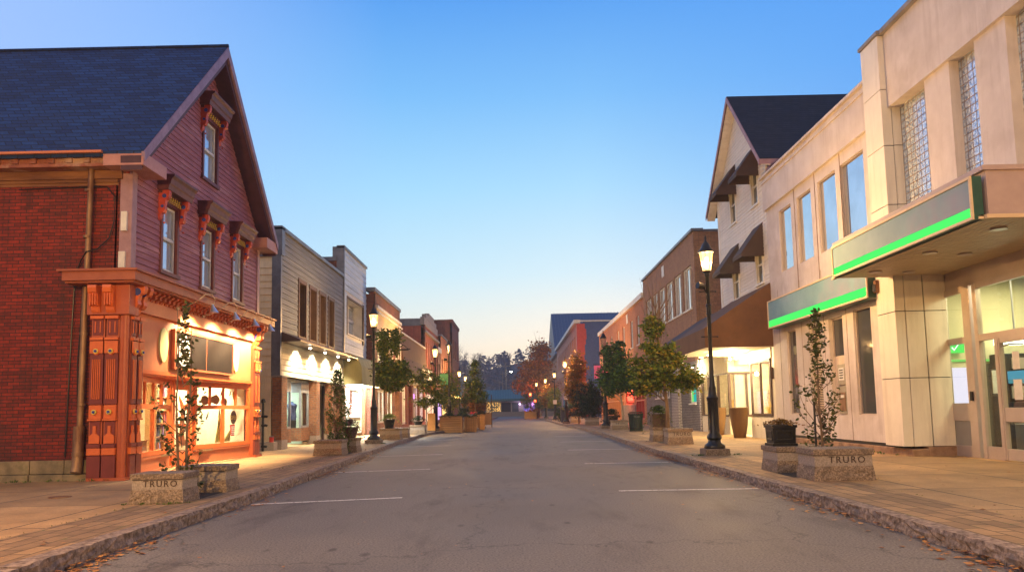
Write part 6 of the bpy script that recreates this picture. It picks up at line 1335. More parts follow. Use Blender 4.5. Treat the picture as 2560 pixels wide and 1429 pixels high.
# ================================================================== STREET FURNITURE
def lamppost(loc, label, lit=True, power=760, group='black lantern street lamps', src=None, scale=1, z0=.14):
    loc = (loc[0], loc[1], z0)
    t = Th('street_lamp', label, 'street lamp', loc, group); x, y, z = loc
    m = MB(); m.box(x-.3, x+.3, y-.3, y+.3, z, z+.16); t.part('granite_base', m, M['granite'], bevel=.015)
    m = MB(); m.lathe([(.25, .16), (.26, .2), (.24, .25), (.17, .3), (.15, .36), (.19, .42), (.17, .48), (.125, .55), (.12, 1.3), (.14, 1.36), (.15, 1.42), (.11, 1.46), (.09, 1.62), (.095, 1.66), (.07, 1.72), (.052, 2.2), (.045, 4.48), (.06, 4.5), (.06, 4.56), (.04, 4.6)], loc, 16)
    for k in range(8):
        a = k*math.pi/4; m.tube([(x+.125*math.cos(a), y+.125*math.sin(a), z+.56), (x+.12*math.cos(a), y+.12*math.sin(a), z+1.3)], .012, 4)
    t.part('post', m, M['black'], smooth=True)
    m = MB()
    for h in (2.95, 4.1): m.tube([(x-.2, y, z+h), (x+.2, y, z+h)], .014, 6); m.lathe([(.001, -.025), (.025, 0), (.001, .025)], (x-.2, y, z+h), 8); m.lathe([(.001, -.025), (.025, 0), (.001, .025)], (x+.2, y, z+h), 8)
    m.lathe([(.06, 3.5), (.075, 3.52), (.06, 3.54), (.06, 3.72), (.08, 3.75), (.05, 3.78)], loc, 10)
    t.part('banner_arm', m, M['black'])
    m = MB(); m.tube([(x, y, z+4.0), (x-.12, y-.05, z+4.22)], .02, 6); m.tube([(x-.1, y-.05, z+4.22), (x-.28, y-.12, z+4.25)], [.07, .09], 10); t.part('speaker', m, M['black'])
    m = MB(); m.lathe([(.085, 4.62), (.1, 4.64), (.165, 5.1)], loc, 8); t.part('lantern_glass', m, M['lantern'] if lit else M['lantern_off'])
    m = MB()
    for k in range(8):
        a = (k+.5)*math.pi/4; m.tube([(x+.1*math.cos(a), y+.1*math.sin(a), z+4.62), (x+.168*math.cos(a), y+.168*math.sin(a), z+5.1)], .006, 4)
    m.lathe([(.06, 4.56), (.11, 4.6), (.11, 4.63), (.05, 4.64)], loc, 12)
    m.lathe([(.1, 5.1), (.2, 5.1), (.2, 5.13), (.13, 5.22), (.09, 5.32), (.04, 5.38), (.02, 5.44), (.03, 5.47), (.006, 5.56)], loc, 16)
    t.part('lantern_cap', m, M['black'], smooth=True)
    if lit:
        m = MB(); m.lathe([(.001, 4.68), (.05, 4.72), (.065, 4.84), (.04, 4.96), (.001, 5.0)], loc, 10); t.part('bulb', m, M['bulbt'])
        t.light('POINT', (x, y, z+4.84), power*1.95, (1, .55, .18), shadow_soft_size=.09)
    if scale != 1: t.e.scale = (scale,)*3
    return t
lamppost((4.93, 18.63), 'lit street lamp standing in front of the brown street awning', power=620)
lamppost((-5.63, 29.4), 'lit street lamp standing in front of the khaki awning', power=340)
lamppost((-5.05, 46.6), 'lit street lamp beside the long timber planter box', power=760)
lamppost((-4.45, 49.6), 'unlit street lamp carrying a green banner behind the timber planters', lit=False, scale=1.1)
lamppost((-5.0, 66), 'lit street lamp with a green banner beyond the conical tree', scale=.92)
lamppost((-5.75, 85), 'lit street lamp in front of the sea green awning')
lamppost((5.35, 44.5), 'unlit black street lamp beside the dark green maple', lit=False, scale=1.06)
lamppost((4.15, 61.5), 'lit street lamp glowing against the orange columnar tree', power=800)
lamppost((4.25, 81), 'lit street lamp before the salmon fronted building')
lamppost((3.9, 97), 'smaller lit street lamp beside the red autumn tree')
lamppost((3.1, 110), 'tiny lit street lamp at the far end of the bank side pavement', power=90)
for q, (x, y, z, lab) in enumerate(((2.2, 112.3, 3.6, 'upper red lamp glowing under the red autumn tree'), (2.9, 111.5, 2.6, 'lower red light glowing under the red autumn tree'))):
    t = Th('red_glow_lamp', lab, 'red lamp', (x, y, .14)); m = MB(); m.box(x-.2, x+.2, y, y+.3, z-.35, z+.35); t.part('housing', m, M['black'], bevel=.03); m = MB(); m.tube([(x, y+.15, .14), (x, y+.15, z-.35)], .06, 6); t.part('pole', m, M['black']); m = MB(); m.disc((x, y-.02, z+.05), .17, 1, .04, 14); t.part('lens', m, emis('red_lens', (1, .1, .03), 12) if 'red_lens' not in MATS else MATS['red_lens'])
    t.light('POINT', (x, y-.5, z), 80, (1, .08, .02), shadow_soft_size=.2)  # red lamps added for the red glow here; housing and pole are invented
lamppost((6.3, 2.5), 'lit street lamp behind the viewer on the bank side', power=950)
lamppost((-6.6, 3.2), 'lit street lamp behind the viewer on the bookshop side', power=1550)
# banners on lamps
for x, y, z, lab in ((-4.78, 49.55, 3.1, 'larger green banner on the unlit lamp by the timber planters'), (-5.3, 65.95, 2.7, 'smaller green banner on the lamp beyond the conical tree'), (4.25, 80.9, 1.9, 'white notice on the lamp before the salmon building'), (4.15, 61.4, 2.1, 'pale notice on the lamp by the orange columnar tree')):
    g_ = 'green' in lab; w_, h_ = (.28, .75) if g_ else (.2, .45)
    m = MB(); m.box(x-w_, x+w_, y-.08, y-.065, z, z+h_); t = Th('street_banner' if g_ else 'street_sign', lab, 'banner' if g_ else 'sign', (x, y, z)); t.part('cloth' if g_ else 'plate', m, plain('green_banner', (.02, .12, .06), .8) if g_ and 'green_banner' not in MATS else (MATS['green_banner'] if g_ else M['white']))
    m = MB(); m.tube([(x-w_, y-.07, z+h_), (x+w_, y-.07, z+h_)], .015, 5); t.part('rod', m, M['black'])
def planter(x0, x1, y0, h, d, label, letters=True, mat='granite', z=.14, lit=None):
    """granite block: cap, smooth band and rough foot"""
    w = x1-x0; xc = (x0+x1)/2; t = Th('granite_planter', label, 'planter', (xc, y0+d/2, z), 'granite pavement blocks')
    e = .02; R = random.Random(int(y0*7)+int(x0*3))
    m = MB(); m.box(x0-e, x1+e, y0-e, y0+d+e, z+h*.8, z+h); t.part('cap', m, M['granite'], bevel=.012)
    m = MB(); m.box(x0+.006, x1-.006, y0+.006, y0+d-.006, z+h*.46, z+h*.8); t.part('smooth_band', m, M['granite_s'])
    m = MB(); hh = h*.46; nx, ny, nz = 9, 7, 4
    def face(fn, na):
        vs = []
        for j in range(nz+1):
            for i in range(na+1):
                edge = i in (0, na) or j in (0, nz); p = fn(i/na, j/nz, 0 if edge else R.uniform(-.004, .018)); vs.append(p)
        m.add(vs, [(j*(na+1)+i, j*(na+1)+i+1, (j+1)*(na+1)+i+1, (j+1)*(na+1)+i) for j in range(nz) for i in range(na)])
    sp = lambda t_: .028*(1-t_)
    face(lambda a, b_, o: (x0-sp(b_)+(w+2*sp(b_))*a, y0-sp(b_)-o, z+hh*b_), nx); face(lambda a, b_, o: (x0-sp(b_)+(w+2*sp(b_))*a, y0+d+sp(b_)+o, z+hh*b_), nx)
    face(lambda a, b_, o: (x0-sp(b_)-o, y0-sp(b_)+(d+2*sp(b_))*a, z+hh*b_), ny); face(lambda a, b_, o: (x1+sp(b_)+o, y0-sp(b_)+(d+2*sp(b_))*a, z+hh*b_), ny)
    m.box(x0+.02, x1-.02, y0+.02, y0+d-.02, z, z+hh-.003); t.part('rough_foot', m, M['granite'], recalc=True)
    if letters:
        m = MB(); s_ = h*.24; yb = z+h*.56
        m.text('TRURO', s_*1.25, lambda a, b_, dd: (xc+w*.06+a, y0+.003-dd, yb+b_), .008, space=1.25)
        for o in (-.5,): pass
        t.part('carved_lettering', m, surf('carved_letter', (.05, .03, .025), (.08, .05, .04), 8, .9, 0) if 'carved_letter' not in MATS else MATS['carved_letter'], recalc=False)
    return t
planter(4.68, 5.6, 11.8, .5, .7, 'granite block carved TRURO beside the staked sapling at the bank')
planter(4.64, 5.55, 13.35, .46, .8, 'granite block under the black square pot near the bank', letters=False)
planter(-5.43, -4.71, 10.52, .42, .5, 'granite block carved TRURO in front of the bookshop')
planter(-5.42, -4.64, 11.9, .42, .52, 'granite block without lettering behind the sapling at the bookshop', letters=False)
planter(-5.88, -5.08, 21.6, .44, .75, 'reddish granite block in front of the columnar shrub by the grey shop', letters=False)
planter(-5.55, -4.97, 23.1, .44, .7, 'granite block carrying the pot of purple plants', letters=False)
planter(-6.12, -5.22, 33.3, .5, .7, 'granite block carrying the black pot of pale green plants', letters=False)
planter(-5.75, -5.1, 35.0, .48, .6, 'granite block behind the round green maple trunk', letters=False)
planter(-5.75, -4.95, 40.2, .5, .7, 'pale granite block beside the thin brownish maple', letters=False)
planter(4.9, 5.68, 24.1, .5, .72, 'granite block carved TRURO in front of the yellowing maple')
planter(4.82, 5.5, 26.3, .5, .7, 'granite block under the brown pot behind the yellowing maple', letters=False)
planter(5.35, 6.25, 41.6, .52, .8, 'granite block carved TRURO beside the black slatted bin')
planter(5.0, 5.95, 53.5, .55, .9, 'granite block in front of the dark evergreen shrubs', letters=False)
planter(4.75, 5.6, 64.5, .55, .9, 'granite block with dark flowers beside the tall navy bin', letters=False)
planter(4.3, 5.0, 84.0, .6, .9, 'small far granite block behind the lamp before the salmon building', letters=False)
for i, (x, y, w, d) in enumerate(((5.1, 12.93, .5, .42), (-5.05, 11.45, .38, .4), (-5.4, 22.7, .35, .3), (5.25, 25.5, .4, .7))):
    s = MB(); s.box(x-w, x+w, y-d, y+d, .13, .152); struct('tree_pit', s, M['soil'])
# foliage helpers
LM = dict(
 olive=leafmat('olive_leaf', [(.15, (.02, .035, .01)), (.45, (.06, .085, .02)), (.7, (.13, .13, .035)), (.95, (.26, .17, .05))]),
 maple=leafmat('maple_leaf', [(.1, (.02, .035, .008)), (.4, (.045, .085, .015)), (.6, (.1, .15, .02)), (.8, (.2, .16, .025)), (.97, (.3, .12, .02))]),
 yellow=leafmat('yellow_maple_leaf', [(.1, (.03, .05, .012)), (.4, (.09, .15, .02)), (.62, (.19, .22, .03)), (.85, (.42, .26, .03)), (.98, (.3, .08, .02))]),
 green=leafmat('dark_maple_leaf', [(.1, (.015, .03, .01)), (.45, (.045, .11, .025)), (.7, (.1, .19, .035)), (.9, (.2, .14, .03)), (.99, (.35, .22, .1))]),
 orange=leafmat('orange_leaf', [(.1, (.06, .05, .015)), (.4, (.18, .12, .02)), (.65, (.4, .17, .02)), (.9, (.5, .2, .03))]),
 red=leafmat('red_brown_leaf', [(.1, (.09, .04, .015)), (.45, (.25, .1, .025)), (.7, (.42, .17, .035)), (.95, (.5, .28, .06))]),
 ever=leafmat('evergreen_leaf', [(.1, (.008, .018, .01)), (.5, (.02, .045, .02)), (.8, (.04, .08, .03)), (.98, (.1, .12, .05))]),
 purple=leafmat('purple_plant_leaf', [(.1, (.05, .03, .03)), (.5, (.16, .09, .09)), (.9, (.35, .25, .2))]),
 lime=leafmat('pale_green_leaf', [(.1, (.06, .1, .02)), (.5, (.2, .28, .06)), (.9, (.5, .55, .2))]),
 rusty=leafmat('rusty_plant_leaf', [(.1, (.07, .04, .015)), (.5, (.2, .12, .03)), (.9, (.36, .18, .05))]),
)
def leaf(mb, R, p, s, hexa=False, up=.3):
    a = Vector((R.gauss(0, 1), R.gauss(0, 1), R.gauss(0, 1)*.6)).normalized(); n = Vector((R.gauss(0, 1), R.gauss(0, 1), R.gauss(up, 1))).normalized()
    b_ = a.cross(n)
    if b_.length < .05: return
    b_.normalize(); p = Vector(p)
    if hexa:
        q = [p-a*s, p-a*s*.3+b_*s*.5, p+a*s*.35+b_*s*.42, p+a*s, p+a*s*.35-b_*s*.42, p-a*s*.3-b_*s*.5]
    else: q = [p-a*s, p+b_*s*.6, p+a*s, p-b_*s*.6]
    mb.add([tuple(v) for v in q], [tuple(range(len(q)))])
def tree(name, label, loc, trunk, ells, mat, n_clump, per, lsize, spread, bark='bark', r0=.06, seed=1, group=None, cat='tree', hexa=False, limbs=16, bare=0):
    """trunk: polyline; ells: crown ellipsoids (dx, dy, z, rx, ry, rz, weight)"""
    R = random.Random(seed); t = Th(name, label, cat, loc, group); x, y, z = loc
    tm = MB(); T_ = [Vector((x+a, y+b_, z+c)) for a, b_, c in trunk]; k = len(T_)
    tm.tube(T_, [r0*(1-.78*i/(k-1)) for i in range(k)], 8)
    lb = MB(); wsum = sum(e[6] for e in ells); cl = []
    for i in range(n_clump):
        q = R.random()*wsum
        for e in ells:
            q -= e[6]
            if q <= 0: break
        d = Vector((R.gauss(0, 1), R.gauss(0, 1), R.gauss(0, 1))).normalized()*(R.random()**.45)
        cl.append(Vector((x+e[0]+d.x*e[3], y+e[1]+d.y*e[4], z+e[2]+d.z*e[5])))
    zt = T_[-1].z
    def on_trunk(h):
        for a, b_ in zip(T_, T_[1:]):
            if a.z <= h <= b_.z: return a.lerp(b_, (h-a.z)/max(.001, b_.z-a.z))
        return T_[-1] if h > zt else T_[0]
    lim = R.sample(cl, min(limbs, len(cl)))
    zmin = min(e[2]-e[5] for e in ells)+z
    for c in lim:
        s_ = on_trunk(max(zmin-.1*(zt-zmin), c.z-(.35+.5*R.random())*math.hypot(c.x-x, c.y-y)-.1)); md = s_.lerp(c, .5)+Vector((R.gauss(0, .04), R.gauss(0, .04), .06*(c-s_).length))
        r = r0*.38; lb.tube([s_, md, c], [r, r*.6, r*.2], 5)
        for _ in range(3):
            e_ = c+Vector((R.gauss(0, 1), R.gauss(0, 1), R.gauss(.3, .8)))*spread*1.3; lb.tube([md.lerp(c, R.uniform(.3, 1)), e_], [r*.35, r*.1], 4)
    for _ in range(bare):
        e = ells[0]; s_ = on_trunk(zt-R.uniform(.0, .5)*(zt-zmin)); a = R.uniform(0, 6.28); l = R.uniform(.5, 1.1)*min(e[3], 1.3)
        lb.tube([s_, s_+Vector((math.cos(a)*l*.5, math.sin(a)*l*.5, l*.7)), s_+Vector((math.cos(a)*l*.8, math.sin(a)*l*.8, l*1.7))], [r0*.25, r0*.15, r0*.04], 4)
    tm.v, tm.f, tm.m = tm.v, tm.f, tm.m
    tr = t.part('trunk', tm, M[bark], smooth=True)
    if lb.v: lb.obj('limbs', M[bark], tr, t.loc)
    cm = MB()
    for c in cl:
        sp_ = spread*R.uniform(.55, 1.25)
        for _ in range(int(per*R.uniform(.5, 1.4))):
            leaf(cm, R, (c.x+R.gauss(0, sp_), c.y+R.gauss(0, sp_), c.z+R.gauss(0, sp_*.75)), lsize*R.uniform(.6, 1.2), hexa)
    t.part('crown', cm, LM[mat], recalc=False)
    return t
def sapling(name, label, loc, h, prof, mat, nb, per, lsize, seed, stake=None, stems=1):
    """young upright tree: leaves held close along steep branches; prof: (z fraction, radius)"""
    R = random.Random(seed); t = Th(name, label, 'tree', loc); x, y, z = loc; tm = MB(); cm = MB(); lb = MB()
    for s_ in range(stems):
        ox = (s_-(stems-1)/2)*.12; pts = [(x+ox*(1+k*.12)+.012*math.sin(k*1.3+s_), y+.01*math.cos(k), z+h*(1-.12*s_)*k/8) for k in range(9)]
        tm.tube(pts, [.026*(1-.85*k/8) for k in range(9)], 7)
    def rad_at(f):
        for (a, ra), (b_, rb) in zip(prof, prof[1:]):
            if a <= f <= b_: return ra+(rb-ra)*(f-a)/(b_-a)
        return prof[-1][1]
    for i in range(nb):
        f = prof[0][0]+(prof[-1][0]-prof[0][0])*((i+.5)/nb); rr = rad_at(f)*R.uniform(.55, 1.1); a = R.uniform(0, 6.28); up = R.uniform(.8, 2.0)*rr
        s0 = Vector((x+.015*math.sin(f*9), y, z+max(.05, f*h-up))); e_ = Vector((x+rr*math.cos(a), y+rr*math.sin(a), z+f*h)); md = s0.lerp(e_, .5)+Vector((math.cos(a), math.sin(a), 0))*rr*.18
        lb.tube([s0, md, e_], [.008, .006, .002], 4)
        for j in range(per):
            q = R.uniform(.45, 1.1); c = s0.lerp(md, q*2) if q < .5 else md.lerp(e_, q*2-1)
            leaf(cm, R, (c.x+R.gauss(0, .03), c.y+R.gauss(0, .03), c.z+R.gauss(0, .035)), lsize*R.uniform(.6, 1.25), True)
    for j in range(int(per*.9)): q = R.uniform(.85, 1.02); leaf(cm, R, (x+R.gauss(0, .02), y+R.gauss(0, .02), z+h*q), lsize*.7, True)
    tr = t.part('trunk', tm, M['bark'], smooth=True); lb.obj('branches', M['bark'], tr, t.loc); t.part('crown', cm, LM[mat], recalc=False)
    if stake:
        sm = MB(); sm.tube([(x+stake[0], y+stake[1], z), (x+stake[0]*.95, y+stake[1], z+stake[2])], .018, 6); sm.tube([(x+stake[0], y+stake[1], z+stake[2]*.8), (x+.03, y, z+stake[2]*.83)], .012, 5); t.part('stake', sm, M['dark'])
    return t
sapling('young_tree', 'thin leggy sapling between the two granite blocks at the bookshop', (-5.12, 11.4, .14), 2.95, [(.05, .36), (.2, .42), (.35, .3), (.52, .44), (.62, .24), (.75, .12), (.86, .14), (1, .03)], 'olive', 46, 16, .04, 4, stems=2)
sapling('young_tree', 'narrow upright sapling tied to a stake in front of the bank', (5.28, 12.95, .14), 2.85, [(.12, .24), (.3, .28), (.5, .44), (.62, .3), (.7, .2), (.82, .17), (1, .03)], 'olive', 50, 18, .04, 7, stake=(-.12, -.05, 1.25))
sapling('columnar_tree', 'narrow columnar shrub in front of the grey boarded shop', (-5.45, 22.65, .14), 2.55, [(.02, .34), (.3, .42), (.6, .38), (.8, .24), (1, .05)], 'green', 150, 34, .028, 11, stems=2)
tree('maple_tree', 'round green maple with two tall shoots beside the khaki awning', (-5.75, 34.3, .14), [(0, 0, 0), (-.03, 0, .8), (-.15, 0, 1.4), (-.1, 0, 2.4), (-.05, 0, 4.2)],
     [(0, 0, 3.0, .8, .75, .8, 6), (.2, .1, 2.75, .65, .6, .5, 2), (-.36, 0, 4.45, .2, .2, .75, 1.1), (.16, 0, 4.35, .2, .2, .75, 1.1)], 'maple', 270, 50, .072, .13, 'bark_pale', .07, 5, hexa=True)
t = MB(); t.tube([(-5.72, 34.3, .9), (-5.55, 34.3, 1.5), (-5.5, 34.3, 2.6)], [.05, .035, .02], 7)
tree('young_maple', 'thin maple with sparse brownish crown beside the lamp by the timber planters', (-5.05, 41.7, .14), [(0, 0, 0), (.02, 0, 1.2), (0, 0, 2.2), (.05, 0, 3.4)],
     [(0, 0, 2.9, .8, .8, .75, 3), (.65, .2, 2.2, .5, .5, .9, 1.6), (0, 0, 1.75, .85, .5, .25, 1)], 'yellow', 140, 32, .065, .14, 'bark_pale', .045, 8, hexa=True)
tree('conical_tree', 'conical evergreen tinged with red above the wooden planter boxes', (-2.85, 52.0, .14), [(0, 0, 0), (0, 0, 1.2), (0, 0, 4.2)],
     [(0, 0, 2.2, .95, .8, .5, 3), (0, 0, 3.0, .68, .6, .5, 2.2), (0, 0, 3.7, .42, .4, .5, 1.4), (0, 0, 4.35, .2, .2, .4, .6)], 'maple', 170, 26, .07, .14, 'bark', .06, 9)
tree('red_shrub_tree', 'small red leaved tree under the conical evergreen', (-2.7, 54.0, .14), [(0, 0, 0), (.1, 0, .8), (0, 0, 1.8)], [(0, 0, 1.45, .75, .6, .6, 1)], 'red', 50, 24, .07, .16, 'bark', .04, 10)
tree('yellowing_maple', 'broad yellowing maple in front of the brown brick building', (5.2, 25.5, .14), [(0, 0, 0), (-.02, 0, 1.2), (-.12, 0, 2.4), (-.22, 0, 3.5), (-.3, 0, 4.6)],
     [(-.2, 0, 2.35, .95, .85, .5, 4), (.6, .1, 2.1, .6, .55, .32, 2), (-.85, -.1, 1.95, .45, .45, .3, 1.1), (-.3, 0, 3.15, .62, .55, .4, 2.2), (-.4, 0, 3.95, .34, .3, .42, 1), (.35, 0, 2.85, .35, .35, .25, .7), (-.95, 0, 2.8, .3, .3, .25, .6)], 'yellow', 210, 46, .068, .12, 'bark', .075, 13, hexa=True, bare=26)
tree('green_maple', 'dark green maple beside the unlit lamp without a banner', (6.2, 43.2, .14), [(0, 0, 0), (-.03, 0, 1.3), (-.2, 0, 3.0), (-.25, 0, 4.9)],
     [(-.35, 0, 3.0, 1.05, .95, 1.1, 5), (-.3, 0, 4.35, .75, .7, .85, 2.6), (.25, 0, 2.7, .75, .7, .8, 1.8), (-.9, 0, 2.5, .5, .5, .7, 1)], 'green', 200, 44, .095, .16, 'bark_pale', .08, 15, hexa=True)
tree('columnar_maple', 'tall narrow orange maple in front of the blue flank', (5.0, 59.5, .14), [(0, 0, 0), (0, 0, 1.6), (0, 0, 5.4)],
     [(0, 0, 2.7, .95, .9, 1.5, 4), (0, 0, 4.4, .75, .7, 1.3, 3), (-.5, 0, 2.7, .5, .5, .7, 1)], 'orange', 240, 30, .095, .2, 'bark', .08, 16)
tree('dark_shrub', 'dark evergreen shrub on the granite block under the blue flank', (5.4, 54.0, .65), [(0, 0, 0), (0, 0, .8), (0, 0, 2.5)], [(0, 0, .9, .55, .5, .75, 3), (.15, 0, 2.0, .35, .35, .8, 2)], 'ever', 130, 30, .06, .13, 'bark', .04, 17, cat='shrub')
tree('dark_shrub', 'larger dark evergreen shrub behind the granite block under the blue flank', (6.0, 56.5, .14), [(0, 0, 0), (0, 0, 1.5), (0, 0, 3.2)], [(0, 0, 1.6, .8, .7, 1.4, 3), (-.9, .5, 1.9, .7, .6, 1.4, 2)], 'ever', 170, 30, .08, .18, 'bark', .05, 18, cat='shrub')
tree('red_autumn_tree', 'large red brown autumn tree at the far end of the bank side pavement', (3.6, 116, .14), [(0, 0, 0), (0, 0, 3.2), (.2, 0, 7), (.3, 0, 12)],
     [(-.6, 0, 5.0, 3.6, 2.5, 1.7, 5), (-.2, 0, 7.5, 2.7, 2.2, 1.9, 4), (.3, 0, 10.2, 1.8, 1.6, 1.6, 1.6)], 'red', 330, 26, .2, .42, 'bark', .2, 19, limbs=40, bare=24)
for i, (x, y, h, w, mt, lab) in enumerate(((4.6, 88, 3.9, .9, 'yellow', 'slender yellowish tree beyond the lamp before the salmon building'), (4.0, 96, 4.6, 1.0, 'orange', 'slender orange tree beyond the lamp before the salmon building'), (3.4, 104, 4.0, 1.1, 'olive', 'slender olive tree in front of the red autumn tree'), (1.9, 124, 4.4, 1.0, 'yellow', 'small golden tree under the red autumn tree'), (-5.2, 57, 4.4, .9, 'yellow', 'yellow leaved tree behind the lamp by the timber planters'), (-4.6, 74, 3.6, .8, 'orange', 'small orange tree before the sea green awning'))):
    tree('slender_tree', lab, (x, y, .14), [(0, 0, 0), (0, 0, h*.35), (.05, 0, h*.95)], [(0, 0, h*.65, w, w*.9, h*.32, 3), (.1, 0, h*.4, w*.8, w*.7, h*.12, 1)], mt, 110, 20, .1, .2, 'bark_pale', .06, 40+i)
for i, (x, y, lab) in enumerate(((2.9, 108, 'red lit bush under the red autumn tree'), (4.6, 70.5, 'low dark bush beside the tall navy bin'), (8.2, 92, 'dark bush in the gap before the blue flank'), (7.5, 97, 'tall dark bush against the blue flank'))):
    s_ = 1 if i != 3 else 2.2
    tree('bush', lab, (x, y, .14), [(0, 0, 0), (0, 0, .6*s_)], [(0, 0, .8*s_, .9, .8, .7*s_, 1)], ('red', 'ever', 'ever', 'green')[i], 60, 24, .1, .22, 'bark', .04, 60+i, cat='bush')
# pots
def pot(x, y, z, label, pl, mat, w=.42, h=.42, n=420, ls=.024, spread=.17, ph=.1, seed=1, round_=False, droop=0, mat_pot='black'):
    t = Th('plant_pot', label, 'potted plant', (x, y, z)); R = random.Random(seed)
    if round_:
        m = MB(); m.lathe([(w*.36, 0), (w*.46, h*.5), (w*.55, h*.92), (w*.6, h*.94), (w*.6, h), (w*.5, h), (w*.45, h*.9), (.001, h*.88)], (x, y, z), 20); t.part('pot', m, M[mat_pot], smooth=True)
    else:
        m = MB(); a, b_ = w/2, w/2*.94
        m.add([(x-b_, y-b_, z+.05), (x+b_, y-b_, z+.05), (x+b_, y+b_, z+.05), (x-b_, y+b_, z+.05), (x-a, y-a, z+h-.05), (x+a, y-a, z+h-.05), (x+a, y+a, z+h-.05), (x-a, y+a, z+h-.05)], [(0, 3, 2, 1), (4, 5, 6, 7), (0, 1, 5, 4), (1, 2, 6, 5), (2, 3, 7, 6), (3, 0, 4, 7)])
        m.box(x-a-.015, x+a+.015, y-a-.015, y+a+.015, z, z+.05); m.box(x-a-.02, x+a+.02, y-a-.02, y+a+.02, z+h-.05, z+h)
        for s_ in (-1, 1):
            for (p0, p1, z0, z1) in ((-.7, .7, .1, .13), (-.7, .7, h-.13, h-.1), (-.7, -.62, .13, h-.13), (.62, .7, .13, h-.13)):
                m.box(x+p0*a, x+p1*a, y+s_*(a*.985)-.008, y+s_*(a*.985)+.008, z+z0, z+z1); m.box(x+s_*(a*.985)-.008, x+s_*(a*.985)+.008, y+p0*a, y+p1*a, z+z0, z+z1)
        po = t.part('pot', m, M[mat_pot], bevel=.004); q = MB(); q.box(x-a+.02, x+a-.02, y-a+.02, y+a-.02, z+h, z+h+.008); q.obj('potting_soil', M['soil'], po, t.loc)
    cm = MB()
    for i in range(n):
        a = R.uniform(0, 6.28); r = abs(R.gauss(0, spread)); zz = z+h+ph*(1-(r/(spread*2.4))**2)*R.uniform(.2, 1.2)-(droop*max(0, r-w*.5)*1.5)
        leaf(cm, R, (x+r*math.cos(a), y+r*math.sin(a), zz), ls*R.uniform(.6, 1.3), True)
    t.part('foliage', cm, LM[mat], recalc=False); return t
pot(4.86, 13.75, .6, 'black square panelled pot of rusty green plants by the bank sapling', 1, 'rusty', .42, .38, 520, .024, .17, .09, 1)
pot(-5.22, 23.4, .58, 'dark pot overflowing with purple plants by the columnar shrub', 1, 'purple', .46, .34, 1100, .026, .24, .2, 2, round_=True, droop=1.2, mat_pot='brown')
pot(-5.75, 33.6, .64, 'black pot of pale green plants on the granite block under the maple', 1, 'lime', .5, .4, 700, .03, .22, .22, 3, round_=True, droop=.4)
pot(5.1, 26.7, .64, 'brown square pot of bushy green plants behind the yellowing maple', 1, 'maple', .52, .46, 1100, .03, .28, .26, 4, droop=1.0, mat_pot='brown')
pot(5.85, 45.5, .14, 'dark pot of green plants behind the dark green maple', 1, 'ever', .7, .75, 700, .05, .34, .35, 5, round_=True, droop=1.0, mat_pot='brown')
pot(5.1, 65.0, .69, 'dark pot of reddish flowers beside the tall navy bin', 1, 'red', .7, .45, 500, .05, .3, .25, 6, round_=True, droop=.5)
pot(-5.35, 40.6, .64, 'low pot of dark green plants on the pale granite block', 1, 'ever', .5, .2, 500, .035, .22, .25, 7, round_=True)
pot(4.6, 84.4, .74, 'dark pot of plants on the small far granite block', 1, 'ever', .6, .4, 300, .06, .3, .25, 8, round_=True)
# bins
t = Th('litter_bin', 'black round slatted litter bin before the brown brick building', 'bin', (6.05, 37.7, .14)); m = MB(); x, y = 6.05, 37.7
m.lathe([(.3, .05), (.31, .06), (.33, .88), (.28, .88)], (x, y, .14), 20); bb_ = t.part('bin_body', m, M['dark'], smooth=True)
m = MB()
for k in range(24): a = k*math.pi/12; m.tube([(x+.31*math.cos(a), y+.31*math.sin(a), .16), (x+.325*math.cos(a), y+.325*math.sin(a), .7), (x+.37*math.cos(a), y+.37*math.sin(a), 1.06)], .018, 4)
t.part('slats', m, surf('dark_green_slat', (.01, .03, .02), (.015, .045, .03), 6, .35, .05)); m = MB()
for zz in (.2, .98): m.lathe([(.335, zz), (.355, zz), (.355, zz+.05), (.335, zz+.05)], (x, y, .1), 24)
t.part('hoop', m, M['black'])
m = MB(lambda a, b_, d: (x+a, y-.36-d, .88+b_)); t2 = MB(); t2.text('TRURO', .09, lambda a, b_, d: (x+a, y-.365-d, .86+b_), .006); t.part('lettering', t2, M['grey'], recalc=False)
t = Th('litter_bin', 'tall navy box bin beside the granite block of dark flowers', 'bin', (4.35, 66.5, .14)); m = MB(); m.box(4.0, 4.7, 66.2, 66.9, .14, 1.35); t.part('bin_body', m, surf('navy_paint', (.01, .012, .04), (.015, .018, .06), 3, .4, .05), bevel=.03); m = MB(); m.box(3.97, 4.73, 66.17, 66.93, 1.35, 1.45); m.box(4.1, 4.6, 66.18, 66.2, 1.1, 1.28); t.part('lid', m, M['black'], bevel=.02)
